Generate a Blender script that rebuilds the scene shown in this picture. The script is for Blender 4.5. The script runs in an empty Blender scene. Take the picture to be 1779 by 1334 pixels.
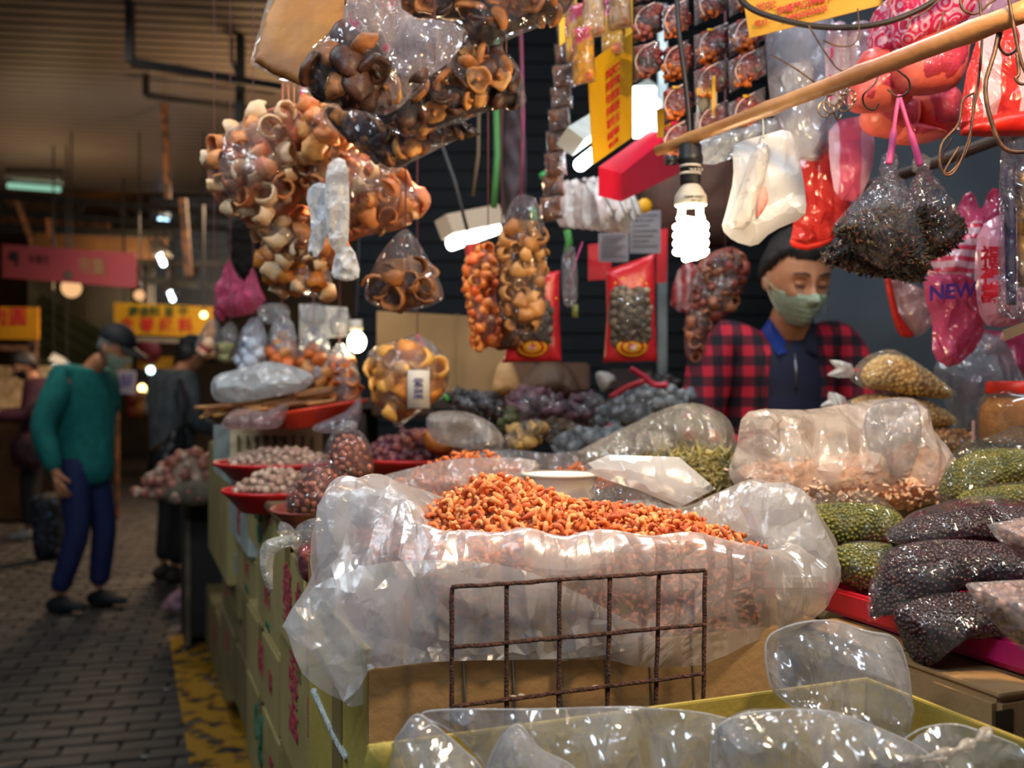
import bpy, bmesh, math, random
import numpy as np
from mathutils import Vector, Matrix, noise as mn
from mathutils.geometry import delaunay_2d_cdt
R = math.radians
PI = math.pi
sc = bpy.context.scene
COL = sc.collection
random.seed(7)

# ------------------------------------------------------------------ camera, world, lights, exposure
cam_d = bpy.data.cameras.new('camera')
cam = bpy.data.objects.new('camera', cam_d)
COL.objects.link(cam)
cam.location = (0, 0, 1.3)
cam.rotation_euler = (PI / 2, 0, 0)
cam_d.lens = 35
cam_d.sensor_width = 36
cam_d.clip_start = 0.05
cam_d.dof.use_dof = True
cam_d.dof.focus_distance = 1.12
cam_d.dof.aperture_fstop = 4.6
sc.camera = cam
sc.view_settings.view_transform = 'Standard'
sc.view_settings.look = 'None'
sc.view_settings.gamma = 1
sc.view_settings.use_curve_mapping = False
sc.view_settings.exposure = 0.45
w = bpy.data.worlds.new('world')
sc.world = w
w.use_nodes = True
w.node_tree.nodes['Background'].inputs[0].default_value = (0.55, 0.62, 0.75, 1)
w.node_tree.nodes['Background'].inputs[1].default_value = 0.10
sc.cycles.transparent_max_bounces = 20
sc.cycles.max_bounces = 7
sc.cycles.diffuse_bounces = 3
sc.cycles.glossy_bounces = 3
sc.cycles.adaptive_threshold = 0.02
sc.cycles.sample_clamp_indirect = 3.0
sc.cycles.caustics_reflective = False
sc.cycles.caustics_refractive = False


def area(name, loc, target, size, size_y, power, col):
    d = bpy.data.lights.new(name, 'AREA')
    d.shape = 'RECTANGLE'
    d.size = size
    d.size_y = size_y
    d.energy = power
    d.color = col
    o = bpy.data.objects.new(name, d)
    o.location = loc
    o.rotation_euler = (Vector(target) - Vector(loc)).to_track_quat('-Z', 'Y').to_euler()
    COL.objects.link(o)
    return o


# market lamps outside the frame, cool tubes and one warm; unseen fills added behind
area('tube_fill', (-0.9, 0.1, 2.5), (-0.3, 1.6, 1.4), 1.2, 0.12, 16, (0.72, 0.86, 1.0))
area('tube_fill', (1.2, 0.7, 2.7), (0.9, 1.6, 1.2), 1.2, 0.12, 10, (0.80, 0.90, 1.0))
area('tube_fill', (0.3, 1.9, 2.75), (0.2, 2.0, 1.2), 1.2, 0.12, 13, (0.92, 0.95, 1.0))
area('tube_fill', (-1.2, 1.5, 2.7), (-0.8, 2.2, 1.2), 1.2, 0.12, 10, (0.85, 0.92, 1.0))
area('warm_fill', (0.55, 0.75, 1.95), (0.25, 1.2, 1.1), 0.10, 0.10, 9, (1.0, 0.72, 0.42))
area('warm_fill', (-0.2, 2.0, 1.75), (-0.5, 1.7, 1.9), 0.08, 0.08, 6, (1.0, 0.66, 0.34))  # unseen warm fill added below the hanging bags to gild their undersides
area('tube_fill', (-2.6, 5.0, 3.3), (-2.2, 5.5, 0), 1.5, 0.3, 17, (0.95, 0.92, 0.85))
area('warm_fill', (-4.6, 9.5, 2.2), (-4.6, 9.8, 4.0), 0.8, 0.5, 14, (1.0, 0.62, 0.30))  # unseen warm fill aimed up at the lane roof
area('warm_fill', (-1.7, 7.2, 2.5), (-1.5, 7.8, 4.0), 0.4, 0.4, 22, (1.0, 0.62, 0.30))  # unseen warm fill aimed up at the roof, further right
area('warm_fill', (-2.6, 9.3, 2.9), (-2.4, 9.0, 0), 1.2, 1.2, 75, (1.0, 0.66, 0.40))  # unseen warm fill added to brighten the dark alley
area('tube_fill', (-3.4, 7.4, 2.2), (-3.4, 9.5, 2.6), 1.2, 0.3, 9, (1.0, 0.85, 0.72))  # unseen fill added to light the banner and signs
area('warm_fill', (-3.8, 12.9, 2.3), (-3.9, 15.5, 4.2), 2.5, 1.0, 110, (1.0, 0.66, 0.38))  # unseen warm fill added for the brown structure at the alley's end

# ------------------------------------------------------------------ helpers
F = 1729.6
CX, CY = 889.5, 667.0


def P(px, py, Y):
    return Vector(((px - CX) / F * Y, Y, 1.3 - (py - CY) / F * Y))


UU = Vector((0.933, 0.36, 0)).normalized()
VV = Vector((-0.36, 0.933, 0)).normalized()
O0 = Vector((-0.057, 0.95, 0))
ZZ = Vector((0, 0, 1))


def S(u, v, z):
    return O0 + UU * u + VV * v + ZZ * z


def hexc(h, k=1.0):
    h = h.lstrip('#')
    c = [int(h[i:i + 2], 16) / 255 for i in (0, 2, 4)]
    c = [(x / 12.92 if x <= 0.04045 else ((x + 0.055) / 1.055) ** 2.4) * k for x in c]
    return (c[0], c[1], c[2], 1)


_m = {}


def new_mat(name):
    m = bpy.data.materials.new(name)
    m.use_nodes = True
    nt = m.node_tree
    nt.nodes.clear()
    out = nt.nodes.new('ShaderNodeOutputMaterial')
    return m, nt, out


def N(nt, t, **kw):
    n = nt.nodes.new(t)
    for k, v in kw.items():
        if k.startswith('i_'):
            n.inputs[k[2:].replace('_', ' ')].default_value = v
        elif k.startswith('n_'):
            n.inputs[int(k[2:])].default_value = v
        else:
            setattr(n, k, v)
    return n


def noise_mix(nt, c1, c2, scale, detail=3, lo=0.35, hi=0.65, coord='Object', stretch=(1, 1, 1)):
    tc = N(nt, 'ShaderNodeTexCoord')
    mp = N(nt, 'ShaderNodeMapping')
    mp.inputs['Scale'].default_value = stretch
    nt.links.new(tc.outputs[coord], mp.inputs[0])
    no = N(nt, 'ShaderNodeTexNoise', i_Scale=scale, i_Detail=detail)
    nt.links.new(mp.outputs[0], no.inputs['Vector'])
    cr = N(nt, 'ShaderNodeValToRGB')
    cr.color_ramp.elements[0].position = lo
    cr.color_ramp.elements[1].position = hi
    cr.color_ramp.elements[0].color = c1
    cr.color_ramp.elements[1].color = c2
    nt.links.new(no.outputs['Fac'], cr.inputs[0])
    return cr, no, mp


def mat(name, c1, c2=None, rough=0.6, scale=30, bump=0.0, bscale=None, metal=0.0, spec=0.5, sss=0.0, emit=0, coat=0.0,
        lo=0.35, hi=0.65, stretch=(1, 1, 1), rand=0.0):
    if name in _m:
        return _m[name]
    if isinstance(c1, str):
        c1 = hexc(c1)
    c2 = hexc(c2) if isinstance(c2, str) else (c2 or c1)
    m, nt, out = new_mat(name)
    b = N(nt, 'ShaderNodeBsdfPrincipled')
    b.inputs['Roughness'].default_value = rough
    b.inputs['Metallic'].default_value = metal
    b.inputs['Specular IOR Level'].default_value = spec
    if coat:
        b.inputs['Coat Weight'].default_value = coat
        b.inputs['Coat Roughness'].default_value = 0.15
    cr, no, mp = noise_mix(nt, c1, c2, scale, lo=lo, hi=hi, stretch=stretch)
    src = cr.outputs[0]
    if rand:
        oi = N(nt, 'ShaderNodeObjectInfo')
        mr = N(nt, 'ShaderNodeMapRange')
        mr.inputs['To Min'].default_value = 1 - rand
        mr.inputs['To Max'].default_value = 1 + rand
        nt.links.new(oi.outputs['Random'], mr.inputs[0])
        vm = N(nt, 'ShaderNodeVectorMath', operation='SCALE')
        nt.links.new(src, vm.inputs[0])
        nt.links.new(mr.outputs[0], vm.inputs['Scale'])
        src = vm.outputs[0]
    nt.links.new(src, b.inputs['Base Color'])
    if sss:
        b.inputs['Subsurface Weight'].default_value = sss
        b.inputs['Subsurface Radius'].default_value = (0.01, 0.005, 0.003)
    if bump:
        n2 = N(nt, 'ShaderNodeTexNoise', i_Scale=bscale or scale * 2, i_Detail=4)
        nt.links.new(mp.outputs[0], n2.inputs['Vector'])
        bp = N(nt, 'ShaderNodeBump', i_Strength=bump, i_Distance=0.01)
        nt.links.new(n2.outputs['Fac'], bp.inputs['Height'])
        nt.links.new(bp.outputs[0], b.inputs['Normal'])
    if emit:
        b.inputs['Emission Color'].default_value = c1
        b.inputs['Emission Strength'].default_value = emit
    nt.links.new(b.outputs[0], out.inputs[0])
    _m[name] = m
    return m


def emis(name, col, strength):
    if name in _m:
        return _m[name]
    m, nt, out = new_mat(name)
    e = N(nt, 'ShaderNodeEmission')
    e.inputs[0].default_value = col
    e.inputs[1].default_value = strength
    nt.links.new(e.outputs[0], out.inputs[0])
    _m[name] = m
    return m


def film(name, haze=0.12, col=(0.9, 0.93, 1, 1), tint=(0.97, 0.97, 0.98, 1), rough=0.12, gl=0.35, bscale=28, bump=0.5, hvar=0.5,
         pcol=None, pscale=14, pthr=0.62, pmode='noise', gk=0.5):
    """thin plastic film: see-through with a milky haze, glossy and creased; optional print"""
    if name in _m:
        return _m[name]
    m, nt, out = new_mat(name)
    L = nt.links.new
    tc = N(nt, 'ShaderNodeTexCoord')
    no = N(nt, 'ShaderNodeTexNoise', i_Scale=bscale * 0.45, i_Detail=4)
    no.inputs['Distortion'].default_value = 1.4
    L(tc.outputs['Object'], no.inputs['Vector'])
    vo = N(nt, 'ShaderNodeTexVoronoi', i_Scale=bscale * .8)
    vo.feature = 'DISTANCE_TO_EDGE'
    vo2 = N(nt, 'ShaderNodeTexVoronoi', i_Scale=bscale * 2.1)
    vo2.feature = 'F1'
    mp2 = N(nt, 'ShaderNodeMapping')
    mp2.inputs['Scale'].default_value = (1.7, 1.0, .32)
    mp2.inputs['Rotation'].default_value = (.4, .5, .3)
    mx = N(nt, 'ShaderNodeVectorMath', operation='MULTIPLY_ADD')
    L(no.outputs['Color'], mx.inputs[0])
    mx.inputs[1].default_value = (0.03, 0.03, 0.03)
    L(tc.outputs['Object'], mx.inputs[2])
    L(mx.outputs[0], mp2.inputs[0])
    L(mp2.outputs[0], vo.inputs['Vector'])
    L(mp2.outputs[0], vo2.inputs['Vector'])
    a0 = N(nt, 'ShaderNodeMath', operation='MULTIPLY_ADD')
    L(vo2.outputs['Distance'], a0.inputs[0])
    a0.inputs[1].default_value = 0.35
    L(no.outputs['Fac'], a0.inputs[2])
    ad = N(nt, 'ShaderNodeMath', operation='MULTIPLY_ADD')
    L(vo.outputs['Distance'], ad.inputs[0])
    ad.inputs[1].default_value = 1.3
    L(a0.outputs[0], ad.inputs[2])
    bp = N(nt, 'ShaderNodeBump', i_Strength=bump, i_Distance=0.02)
    L(ad.outputs[0], bp.inputs['Height'])
    tr = N(nt, 'ShaderNodeBsdfTransparent')
    tr.inputs[0].default_value = tint
    di = N(nt, 'ShaderNodeBsdfDiffuse')
    tl = N(nt, 'ShaderNodeBsdfTranslucent')
    L(bp.outputs[0], di.inputs['Normal'])
    mr = N(nt, 'ShaderNodeMapRange')
    L(no.outputs['Fac'], mr.inputs[0])
    mr.inputs['From Min'].default_value = 0.3
    mr.inputs['From Max'].default_value = 0.7
    mr.inputs['To Min'].default_value = haze * (1 - hvar)
    mr.inputs['To Max'].default_value = min(1, haze * (1 + hvar))
    fac = mr.outputs[0]
    if pcol is not None:
        if pmode == 'noise':
            pn = N(nt, 'ShaderNodeTexNoise', i_Scale=pscale, i_Detail=1)
            L(tc.outputs['Object'], pn.inputs['Vector'])
            ps = pn.outputs['Fac']
        elif pmode == 'swirl':
            pn = N(nt, 'ShaderNodeTexVoronoi', i_Scale=pscale)
            pn.inputs['Randomness'].default_value = 0.25
            L(tc.outputs['Object'], pn.inputs['Vector'])
            ml = N(nt, 'ShaderNodeMath', operation='PINGPONG')
            L(pn.outputs['Distance'], ml.inputs[0])
            ml.inputs[1].default_value = 0.14
            m2 = N(nt, 'ShaderNodeMath', operation='MULTIPLY')
            L(ml.outputs[0], m2.inputs[0])
            m2.inputs[1].default_value = 7.0
            ps = m2.outputs[0]
        else:
            wv = N(nt, 'ShaderNodeTexWave', i_Scale=pscale, i_Distortion=0.6)
            wv.bands_direction = 'X' if pmode == 'stripex' else 'Z'
            L(tc.outputs['Object'], wv.inputs['Vector'])
            ps = wv.outputs['Fac']
        st = N(nt, 'ShaderNodeMapRange')
        L(ps, st.inputs[0])
        st.inputs['From Min'].default_value = pthr - 0.03
        st.inputs['From Max'].default_value = pthr + 0.03
        cm = N(nt, 'ShaderNodeMix', data_type='RGBA')
        L(st.outputs[0], cm.inputs['Factor'])
        cm.inputs['A'].default_value = col
        cm.inputs['B'].default_value = pcol
        L(cm.outputs['Result'], di.inputs[0])
        L(cm.outputs['Result'], tl.inputs[0])
        mf = N(nt, 'ShaderNodeMix', data_type='FLOAT')
        L(st.outputs[0], mf.inputs['Factor'])
        L(fac, mf.inputs['A'])
        mf.inputs['B'].default_value = max(0.75, haze)
        fac = mf.outputs['Result']
    else:
        di.inputs[0].default_value = col
        tl.inputs[0].default_value = col
    dt = N(nt, 'ShaderNodeMixShader')
    dt.inputs[0].default_value = 0.45
    L(di.outputs[0], dt.inputs[1])
    L(tl.outputs[0], dt.inputs[2])
    m1 = N(nt, 'ShaderNodeMixShader')
    L(fac, m1.inputs[0])
    L(tr.outputs[0], m1.inputs[1])
    L(dt.outputs[0], m1.inputs[2])
    g = N(nt, 'ShaderNodeBsdfGlossy')
    g.inputs['Roughness'].default_value = rough
    L(bp.outputs[0], g.inputs['Normal'])
    lw = N(nt, 'ShaderNodeLayerWeight')
    lw.inputs['Blend'].default_value = gl
    L(bp.outputs[0], lw.inputs['Normal'])
    gm = N(nt, 'ShaderNodeMath', operation='MULTIPLY')
    L(lw.outputs['Fresnel'], gm.inputs[0])
    gm.inputs[1].default_value = gk
    ga = N(nt, 'ShaderNodeMath', operation='ADD')
    ga.use_clamp = True
    L(gm.outputs[0], ga.inputs[0])
    ga.inputs[1].default_value = 0.03
    m2 = N(nt, 'ShaderNodeMixShader')
    L(ga.outputs[0], m2.inputs[0])
    L(m1.outputs[0], m2.inputs[1])
    L(g.outputs[0], m2.inputs[2])
    L(m2.outputs[0], out.inputs[0])
    _m[name] = m
    return m


# ---- objects
def thing(name, label, cat, loc=(0, 0, 0), group=None):
    o = bpy.data.objects.new(name, None)
    o.empty_display_size = 0.05
    COL.objects.link(o)
    o.location = loc
    o['label'] = label
    o['category'] = cat
    if group:
        o['group'] = group
    return o


def tag(o, label, cat, group=None):
    o['label'] = label
    o['category'] = cat
    if group:
        o['group'] = group
    return o


def me_np(name, V, Fc, smooth=True):
    me = bpy.data.meshes.new(name)
    V = np.asarray(V, dtype=np.float32)
    if isinstance(Fc, np.ndarray) and Fc.ndim == 2:
        n, k = Fc.shape
        me.vertices.add(len(V))
        me.vertices.foreach_set('co', V.ravel())
        me.loops.add(n * k)
        me.loops.foreach_set('vertex_index', Fc.astype(np.int32).ravel())
        me.polygons.add(n)
        me.polygons.foreach_set('loop_start', np.arange(0, n * k, k, dtype=np.int32))
        me.update(calc_edges=True)
    else:
        me.from_pydata([tuple(v) for v in V], [], [tuple(int(i) for i in f) for f in Fc])
    if smooth:
        me.polygons.foreach_set('use_smooth', [True] * len(me.polygons))
    me.validate()
    return me


def put(name, me, m, parent=None, loc=None, kind=None):
    o = bpy.data.objects.new(name, me)
    COL.objects.link(o)
    if m is not None:
        if isinstance(m, (list, tuple)):
            if not me.materials:
                for q in m:
                    me.materials.append(q)
        elif not me.materials:
            me.materials.append(m)
    if loc is not None:
        o.location = loc
    if parent:
        o.parent = parent
    if kind:
        o['kind'] = kind
    return o


def mk(name, V, Fc, m, parent=None, smooth=True, kind=None, center=True):
    """mesh from world coordinates; origin at the parent's place or the mesh's own centre"""
    V = np.asarray(V, dtype=np.float64)
    if parent is not None:
        org = np.array(wloc(parent))
        me = me_np(name, V - org, Fc, smooth)
        return put(name, me, m, parent, None, kind)
    org = V.mean(0) if center else np.zeros(3)
    org[2] = V[:, 2].min() if center else 0
    me = me_np(name, V - org, Fc, smooth)
    return put(name, me, m, None, tuple(org), kind)


def wloc(o):
    l = Vector(o.location)
    while o.parent:
        o = o.parent
        l += Vector(o.location)
    return l


def rep(src, loc, rot=None, scl=None, parent=None, name=None):
    """a copy of a single mesh object"""
    c = src.copy()
    COL.objects.link(c)
    c.parent = parent
    c.location = Vector(loc) - (wloc(parent) if parent else Vector((0, 0, 0)))
    if rot is not None:
        c.rotation_euler = rot
    if scl is not None:
        c.scale = scl if hasattr(scl, '__len__') else (scl, scl, scl)
    return c


def joinVF(parts):
    Vs, Fs, n = [], [], 0
    for V, Fc in parts:
        V = np.asarray(V)
        Vs.append(V)
        if isinstance(Fc, np.ndarray):
            Fs.append(Fc + n)
        else:
            Fs.extend([tuple(i + n for i in f) for f in Fc])
        n += len(V)
    if all(isinstance(f, np.ndarray) for f in Fs):
        return np.vstack(Vs), np.vstack(Fs)
    out = []
    for f in Fs:
        if isinstance(f, np.ndarray):
            out.extend([tuple(int(i) for i in q) for q in f])
        else:
            out.append(f)
    return np.vstack(Vs), out


def bm_VF(bm):
    bm.verts.ensure_lookup_table()
    V = np.array([v.co[:] for v in bm.verts])
    Fs = [tuple(v.index for v in f.verts) for f in bm.faces]
    bm.free()
    return V, Fs


def ico(sub=1, r=1.0):
    bm = bmesh.new()
    bmesh.ops.create_icosphere(bm, subdivisions=sub, radius=r)
    V, Fs = bm_VF(bm)
    return V, np.array(Fs)


def boxVF(sx, sy, sz, bev=0.0, base=False):
    bm = bmesh.new()
    bmesh.ops.create_cube(bm, size=1)
    for v in bm.verts:
        v.co.x *= sx
        v.co.y *= sy
        v.co.z = v.co.z * sz + (sz / 2 if base else 0)
    if bev:
        bmesh.ops.bevel(bm, geom=bm.edges[:], offset=bev, segments=2, affect='EDGES')
        bm.verts.index_update()
    return bm_VF(bm)


def orient(V, X, Yv, Z, loc):
    M = np.array([list(X), list(Yv), list(Z)])
    return np.asarray(V) @ M + np.array(loc)


def fbox(name, corner, du, dv, dz, m, parent=None, bev=0.004, X=None, Yv=None):
    """box in the stall's frame, corner + U*du + V*dv + Z*dz"""
    X = X or UU
    Yv = Yv or VV
    V, Fs = boxVF(abs(du), abs(dv), abs(dz), min(bev, abs(du) / 3, abs(dv) / 3, abs(dz) / 3) if bev else 0)
    c = Vector(corner) + X * (du / 2) + Yv * (dv / 2) + ZZ * (dz / 2)
    return mk(name, orient(V, X, Yv, ZZ, c), Fs, m, parent, smooth=False)


def tubeVF(pts, r, n=8, caps=True):
    pts = [Vector(p) for p in pts]
    rs = r if hasattr(r, '__len__') else [r] * len(pts)
    V, Fs = [], []
    t0 = (pts[1] - pts[0]).normalized()
    up = Vector((0, 0, 1)) if abs(t0.z) < 0.9 else Vector((1, 0, 0))
    a = t0.cross(up).normalized()
    for i, p in enumerate(pts):
        t = (pts[min(i + 1, len(pts) - 1)] - pts[max(i - 1, 0)])
        if t.length < 1e-9:
            t = t0
        t.normalize()
        a = (a - t * a.dot(t))
        if a.length < 1e-6:
            a = t.orthogonal()
        a.normalize()
        b = t.cross(a)
        for k in range(n):
            q = 2 * PI * k / n
            V.append(p + (a * math.cos(q) + b * math.sin(q)) * rs[i])
    for i in range(len(pts) - 1):
        for k in range(n):
            k2 = (k + 1) % n
            Fs.append((i * n + k, i * n + k2, (i + 1) * n + k2, (i + 1) * n + k))
    if caps:
        Fs.append(tuple(range(n - 1, -1, -1)))
        Fs.append(tuple((len(pts) - 1) * n + k for k in range(n)))
    return np.array([v[:] for v in V]), Fs


def curve_pts(pts, k=6, closed=False):
    pts = [Vector(p) for p in pts]
    out = []
    n = len(pts)
    rng = range(n if closed else n - 1)
    for i in rng:
        if closed:
            p0, p1, p2, p3 = pts[(i - 1) % n], pts[i], pts[(i + 1) % n], pts[(i + 2) % n]
        else:
            p0, p1, p2, p3 = pts[max(i - 1, 0)], pts[i], pts[i + 1], pts[min(i + 2, n - 1)]
        for j in range(k):
            t = j / k
            out.append(0.5 * ((2 * p1) + (p2 - p0) * t + (2 * p0 - 5 * p1 + 4 * p2 - p3) * t * t + (3 * p1 - p0 - 3 * p2 + p3) * t ** 3))
    if not closed:
        out.append(pts[-1])
    return out


def wire(name, pts, r, m, parent=None, k=5, n=6):
    V, Fs = tubeVF(curve_pts(pts, k) if k > 1 else pts, r, n)
    return mk(name, V, Fs, m, parent)


def latheVF(prof, n=40):
    V, Fs = [], []
    for r, z in prof:
        for k in range(n):
            a = 2 * PI * k / n
            V.append((r * math.cos(a), r * math.sin(a), z))
    for i in range(len(prof) - 1):
        for k in range(n):
            k2 = (k + 1) % n
            Fs.append((i * n + k, i * n + k2, (i + 1) * n + k2, (i + 1) * n + k))
    return np.array(V), Fs


# ---- crumple field
def creases(Pn, seed, freq, n=7):
    """straight sharp folds, as in crumpled film"""
    rs = np.random.RandomState(seed)
    out = np.zeros(len(Pn))
    freq = freq * 2.8
    W = Pn.copy()
    for _ in range(2):
        d = rs.normal(size=3)
        d /= np.linalg.norm(d)
        e = rs.normal(size=3)
        W = W + 0.16 / freq * np.sin((Pn @ d)[:, None] * freq * .8 + rs.rand() * 6) * e
    for i in range(n):
        d = rs.normal(size=3)
        d[1] *= .3
        d /= np.linalg.norm(d)
        f = freq * (0.8 + 2.2 * rs.rand() ** 1.3)
        ph = (W @ d) * f + rs.rand() * 10
        tri = np.abs((ph / PI) % 2 - 1) * 2 - 1
        # each fold runs only over part of the sheet
        g = rs.normal(size=3)
        g /= np.linalg.norm(g)
        gate = np.clip(np.sin((W @ g) * freq * .7 + rs.rand() * 6) * 1.5, 0, 1)
        out += tri * (.35 + .65 * gate) * (freq / f) ** .9
    return out / n * 2.7


def inside(poly, pts):
    x, y = pts[:, 0], pts[:, 1]
    r = np.zeros(len(pts), bool)
    n = len(poly)
    j = n - 1
    for i in range(n):
        xi, yi = poly[i]
        xj, yj = poly[j]
        c = ((yi > y) != (yj > y)) & (x < (xj - xi) * (y - yi) / (yj - yi + 1e-12) + xi)
        r ^= c
        j = i
    return r


def dist_poly(poly, pts):
    d = np.full(len(pts), 1e9)
    n = len(poly)
    for i in range(n):
        a = poly[i]
        b = poly[(i + 1) % n]
        ab = b - a
        t = np.clip(((pts - a) @ ab) / (ab @ ab + 1e-15), 0, 1)
        q = a + t[:, None] * ab
        d = np.minimum(d, np.linalg.norm(pts - q, axis=1))
    return d


def wpoly(poly, Y, smooth=0, slope=0.0):
    """pixel outline -> outline (x,z) on the upright plane y = Y + slope*x"""
    q = [P(a, b, Y / (1 - slope * (a - CX) / F)) for a, b in poly]
    if smooth == -1:
        q = [p for i in range(len(q)) for p in (q[i].lerp(q[i - 1], .22), q[i].lerp(q[(i + 1) % len(q)], .22))]
    elif smooth:
        q = curve_pts(q, smooth, True)
    return np.array([(p.x, p.z) for p in q])


def inflateVF(pl, Y, T, seg=34, crum=0.0, freq=30, seed=1, rcap=None, neck=None, back=1.0, pleat=0.0, tilt=0.0, edge=1.0, jit=.15):
    """pillow body with outline pl (x,z), half thickness T; tilt leans the top away (dy/dz)"""
    ext = max(pl.max(0) - pl.min(0))
    h = ext / seg
    bd = []
    n = len(pl)
    for i in range(n):
        a, b = pl[i], pl[(i + 1) % n]
        k = max(1, int(np.linalg.norm(b - a) / h))
        for j in range(k):
            bd.append(a + (b - a) * j / k)
    bd = np.array(bd)
    lo, hi = pl.min(0), pl.max(0)
    rs = np.random.RandomState(seed)
    gx, gz = np.meshgrid(np.arange(lo[0], hi[0], h), np.arange(lo[1], hi[1], h * 0.87))
    gx = gx + (np.arange(gx.shape[0]) % 2)[:, None] * h / 2
    g = np.stack([gx.ravel(), gz.ravel()], 1) + rs.uniform(-jit, jit, (gx.size, 2)) * h
    g = g[inside(pl, g)]
    if len(g):
        g = g[dist_poly(pl, g) > h * 0.5]
    allp = np.vstack([bd, g]) if len(g) else bd
    nb = len(bd)
    r = delaunay_2d_cdt([Vector(p) for p in allp], [], [list(range(nb))], 1, 1e-7)
    vs, fs = r[0], [f for f in r[2] if len(f) == 3]
    orig = r[3]
    P2 = np.array([(v.x, v.y) for v in vs])
    d = dist_poly(pl, P2)
    d[d < 1e-6] = 0
    isb = d < h * 0.02
    rr = rcap or max(d.max(), 1e-6)
    t = np.clip(d / rr, 0, 1)
    prof = np.clip(1 - (1 - t) ** 2, 0, 1) ** (0.5 * edge)
    P3 = np.stack([P2[:, 0], np.zeros(len(P2)), P2[:, 1]], 1)
    c1 = creases(P3, seed, freq) if crum else np.zeros(len(P2))
    c2 = creases(P3, seed + 50, freq) if crum else np.zeros(len(P2))
    yf = -T * prof - crum * c1 * np.minimum(1, t * 3 + 0.25)
    yb = T * back * prof + crum * c2 * np.minimum(1, t * 3 + 0.25)
    if pleat and neck is not None:
        dd = P2 - np.array(neck)
        an = np.arctan2(dd[:, 0], -dd[:, 1])
        rd = np.linalg.norm(dd, axis=1)
        wv = (np.abs(((an * 9 + 0.7 * np.sin(an * 23 + seed)) / PI) % 2 - 1) * 2 - 1) * pleat * np.exp(-rd / (ext * 0.33)) * np.minimum(1, rd / (ext * 0.06))
        yf += wv
        yb -= wv
    ymid = (yf + yb) / 2
    bad = yf > yb - 0.0004
    yf = np.where(bad, ymid - 0.0004, yf)
    yb = np.where(bad, ymid + 0.0004, yb)
    zc = lo[1]
    lean = tilt * (P2[:, 1] - zc)
    nv = len(P2)
    bmap = np.arange(nv) + nv
    e = np.where(isb, ymid, 0)
    V1 = np.stack([P2[:, 0], Y + np.where(isb, e, yf) + lean, P2[:, 1]], 1)
    V2 = np.stack([P2[:, 0], Y + yb + lean, P2[:, 1]], 1)
    keep = ~isb
    newi = np.full(nv, -1)
    newi[keep] = np.arange(keep.sum()) + nv
    newi[isb] = np.where(isb)[0]
    V = np.vstack([V1, V2[keep]])
    f1 = np.array(fs)
    # orient: front normal towards -Y
    a, b, c = P2[f1[:, 0]], P2[f1[:, 1]], P2[f1[:, 2]]
    cr = (b[:, 0] - a[:, 0]) * (c[:, 1] - a[:, 1]) - (b[:, 1] - a[:, 1]) * (c[:, 0] - a[:, 0])
    f1[cr < 0] = f1[cr < 0][:, ::-1]
    f2 = newi[f1][:, ::-1]
    Fc = np.vstack([f1, f2])
    ok = (Fc[:, 0] != Fc[:, 1]) & (Fc[:, 1] != Fc[:, 2]) & (Fc[:, 0] != Fc[:, 2])
    key = np.sort(Fc, 1)
    _, ui = np.unique(key, axis=0, return_index=True)
    m2 = np.zeros(len(Fc), bool)
    m2[ui] = True
    return V, Fc[ok & m2]


def sway(V, Fc):
    return V, Fc


def fold_sharp(me, deg):
    """keep the film smooth but let its sharper folds read as folds"""
    bm = bmesh.new()
    bm.from_mesh(me)
    lim = math.radians(deg)
    for e in bm.edges:
        if len(e.link_faces) == 2 and e.calc_face_angle(0) > lim:
            e.smooth = False
    bm.to_mesh(me)
    bm.free()


def pillow(name, poly, Y, T, m, parent=None, smooth=3, kind=None, **kw):
    neck = kw.pop('neck', None)
    if m is not None and m.name.startswith('film') and 'edge' not in kw:
        kw['edge'] = 1.45
        if smooth == 2 and len(poly) > 5:
            smooth = -1
    slope = kw.pop('slope', 0.0)
    if m is not None and m.name.startswith('film') and kw.get('crum'):
        kw['crum'] = kw['crum'] * 1.7
    pl = wpoly(poly, Y, smooth, slope)
    if neck:
        q = P(neck[0], neck[1], Y)
        neck = (q.x, q.z)
    facet = m is not None and m.name.startswith('film') and kw.get('crum', 0) > 0
    if facet:
        kw['seg'] = int(kw.get('seg', 34) * .62)
        kw['jit'] = .42
    V, Fc = inflateVF(pl, Y, T, neck=neck, **kw)
    if slope:
        V[:, 1] += slope * V[:, 0]
    o = mk(name, V, Fc, m, parent, kind=kind)
    if facet:
        fold_sharp(o.data, 13)
    return o


def spots(poly, Y, T, size, nmax, seed=1, sep=0.8, layers=1, smooth=3, margin=0.45, rcap=None, front=0.85, tilt=0.0):
    """places for pieces packed in a pillow volume: list of (x,y,z)"""
    pl = wpoly(poly, Y, smooth)
    lo, hi = pl.min(0), pl.max(0)
    rs = np.random.RandomState(seed)
    out = []
    for L in range(layers):
        cand = rs.uniform(0, 1, (nmax * 40, 2)) * (hi - lo) + lo
        cand = cand[inside(pl, cand)]
        if not len(cand):
            continue
        d = dist_poly(pl, cand)
        cand, d = cand[d > size * margin], d[d > size * margin]
        got = []
        rr = rcap or d.max()
        s2 = (size * sep) ** 2
        cell = {}
        cs = size * sep
        for (x, z), dd in zip(cand, d):
            kx, kz = int(x / cs), int(z / cs)
            bad = False
            for i in (-1, 0, 1):
                for j in (-1, 0, 1):
                    for (a, b) in cell.get((kx + i, kz + j), ()):
                        if (a - x) ** 2 + (b - z) ** 2 < s2:
                            bad = True
                            break
                    if bad:
                        break
                if bad:
                    break
            if bad:
                continue
            cell.setdefault((kx, kz), []).append((x, z))
            prof = max(0, 1 - (1 - min(1, dd / rr)) ** 2) ** .72
            yy = -T * prof * front + L * size * 0.75
            got.append((x, Y + yy + rs.uniform(-.1, .1) * size + tilt * (z - lo[1]), z))
            if len(got) >= nmax:
                break
        out += got
    return out


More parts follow.
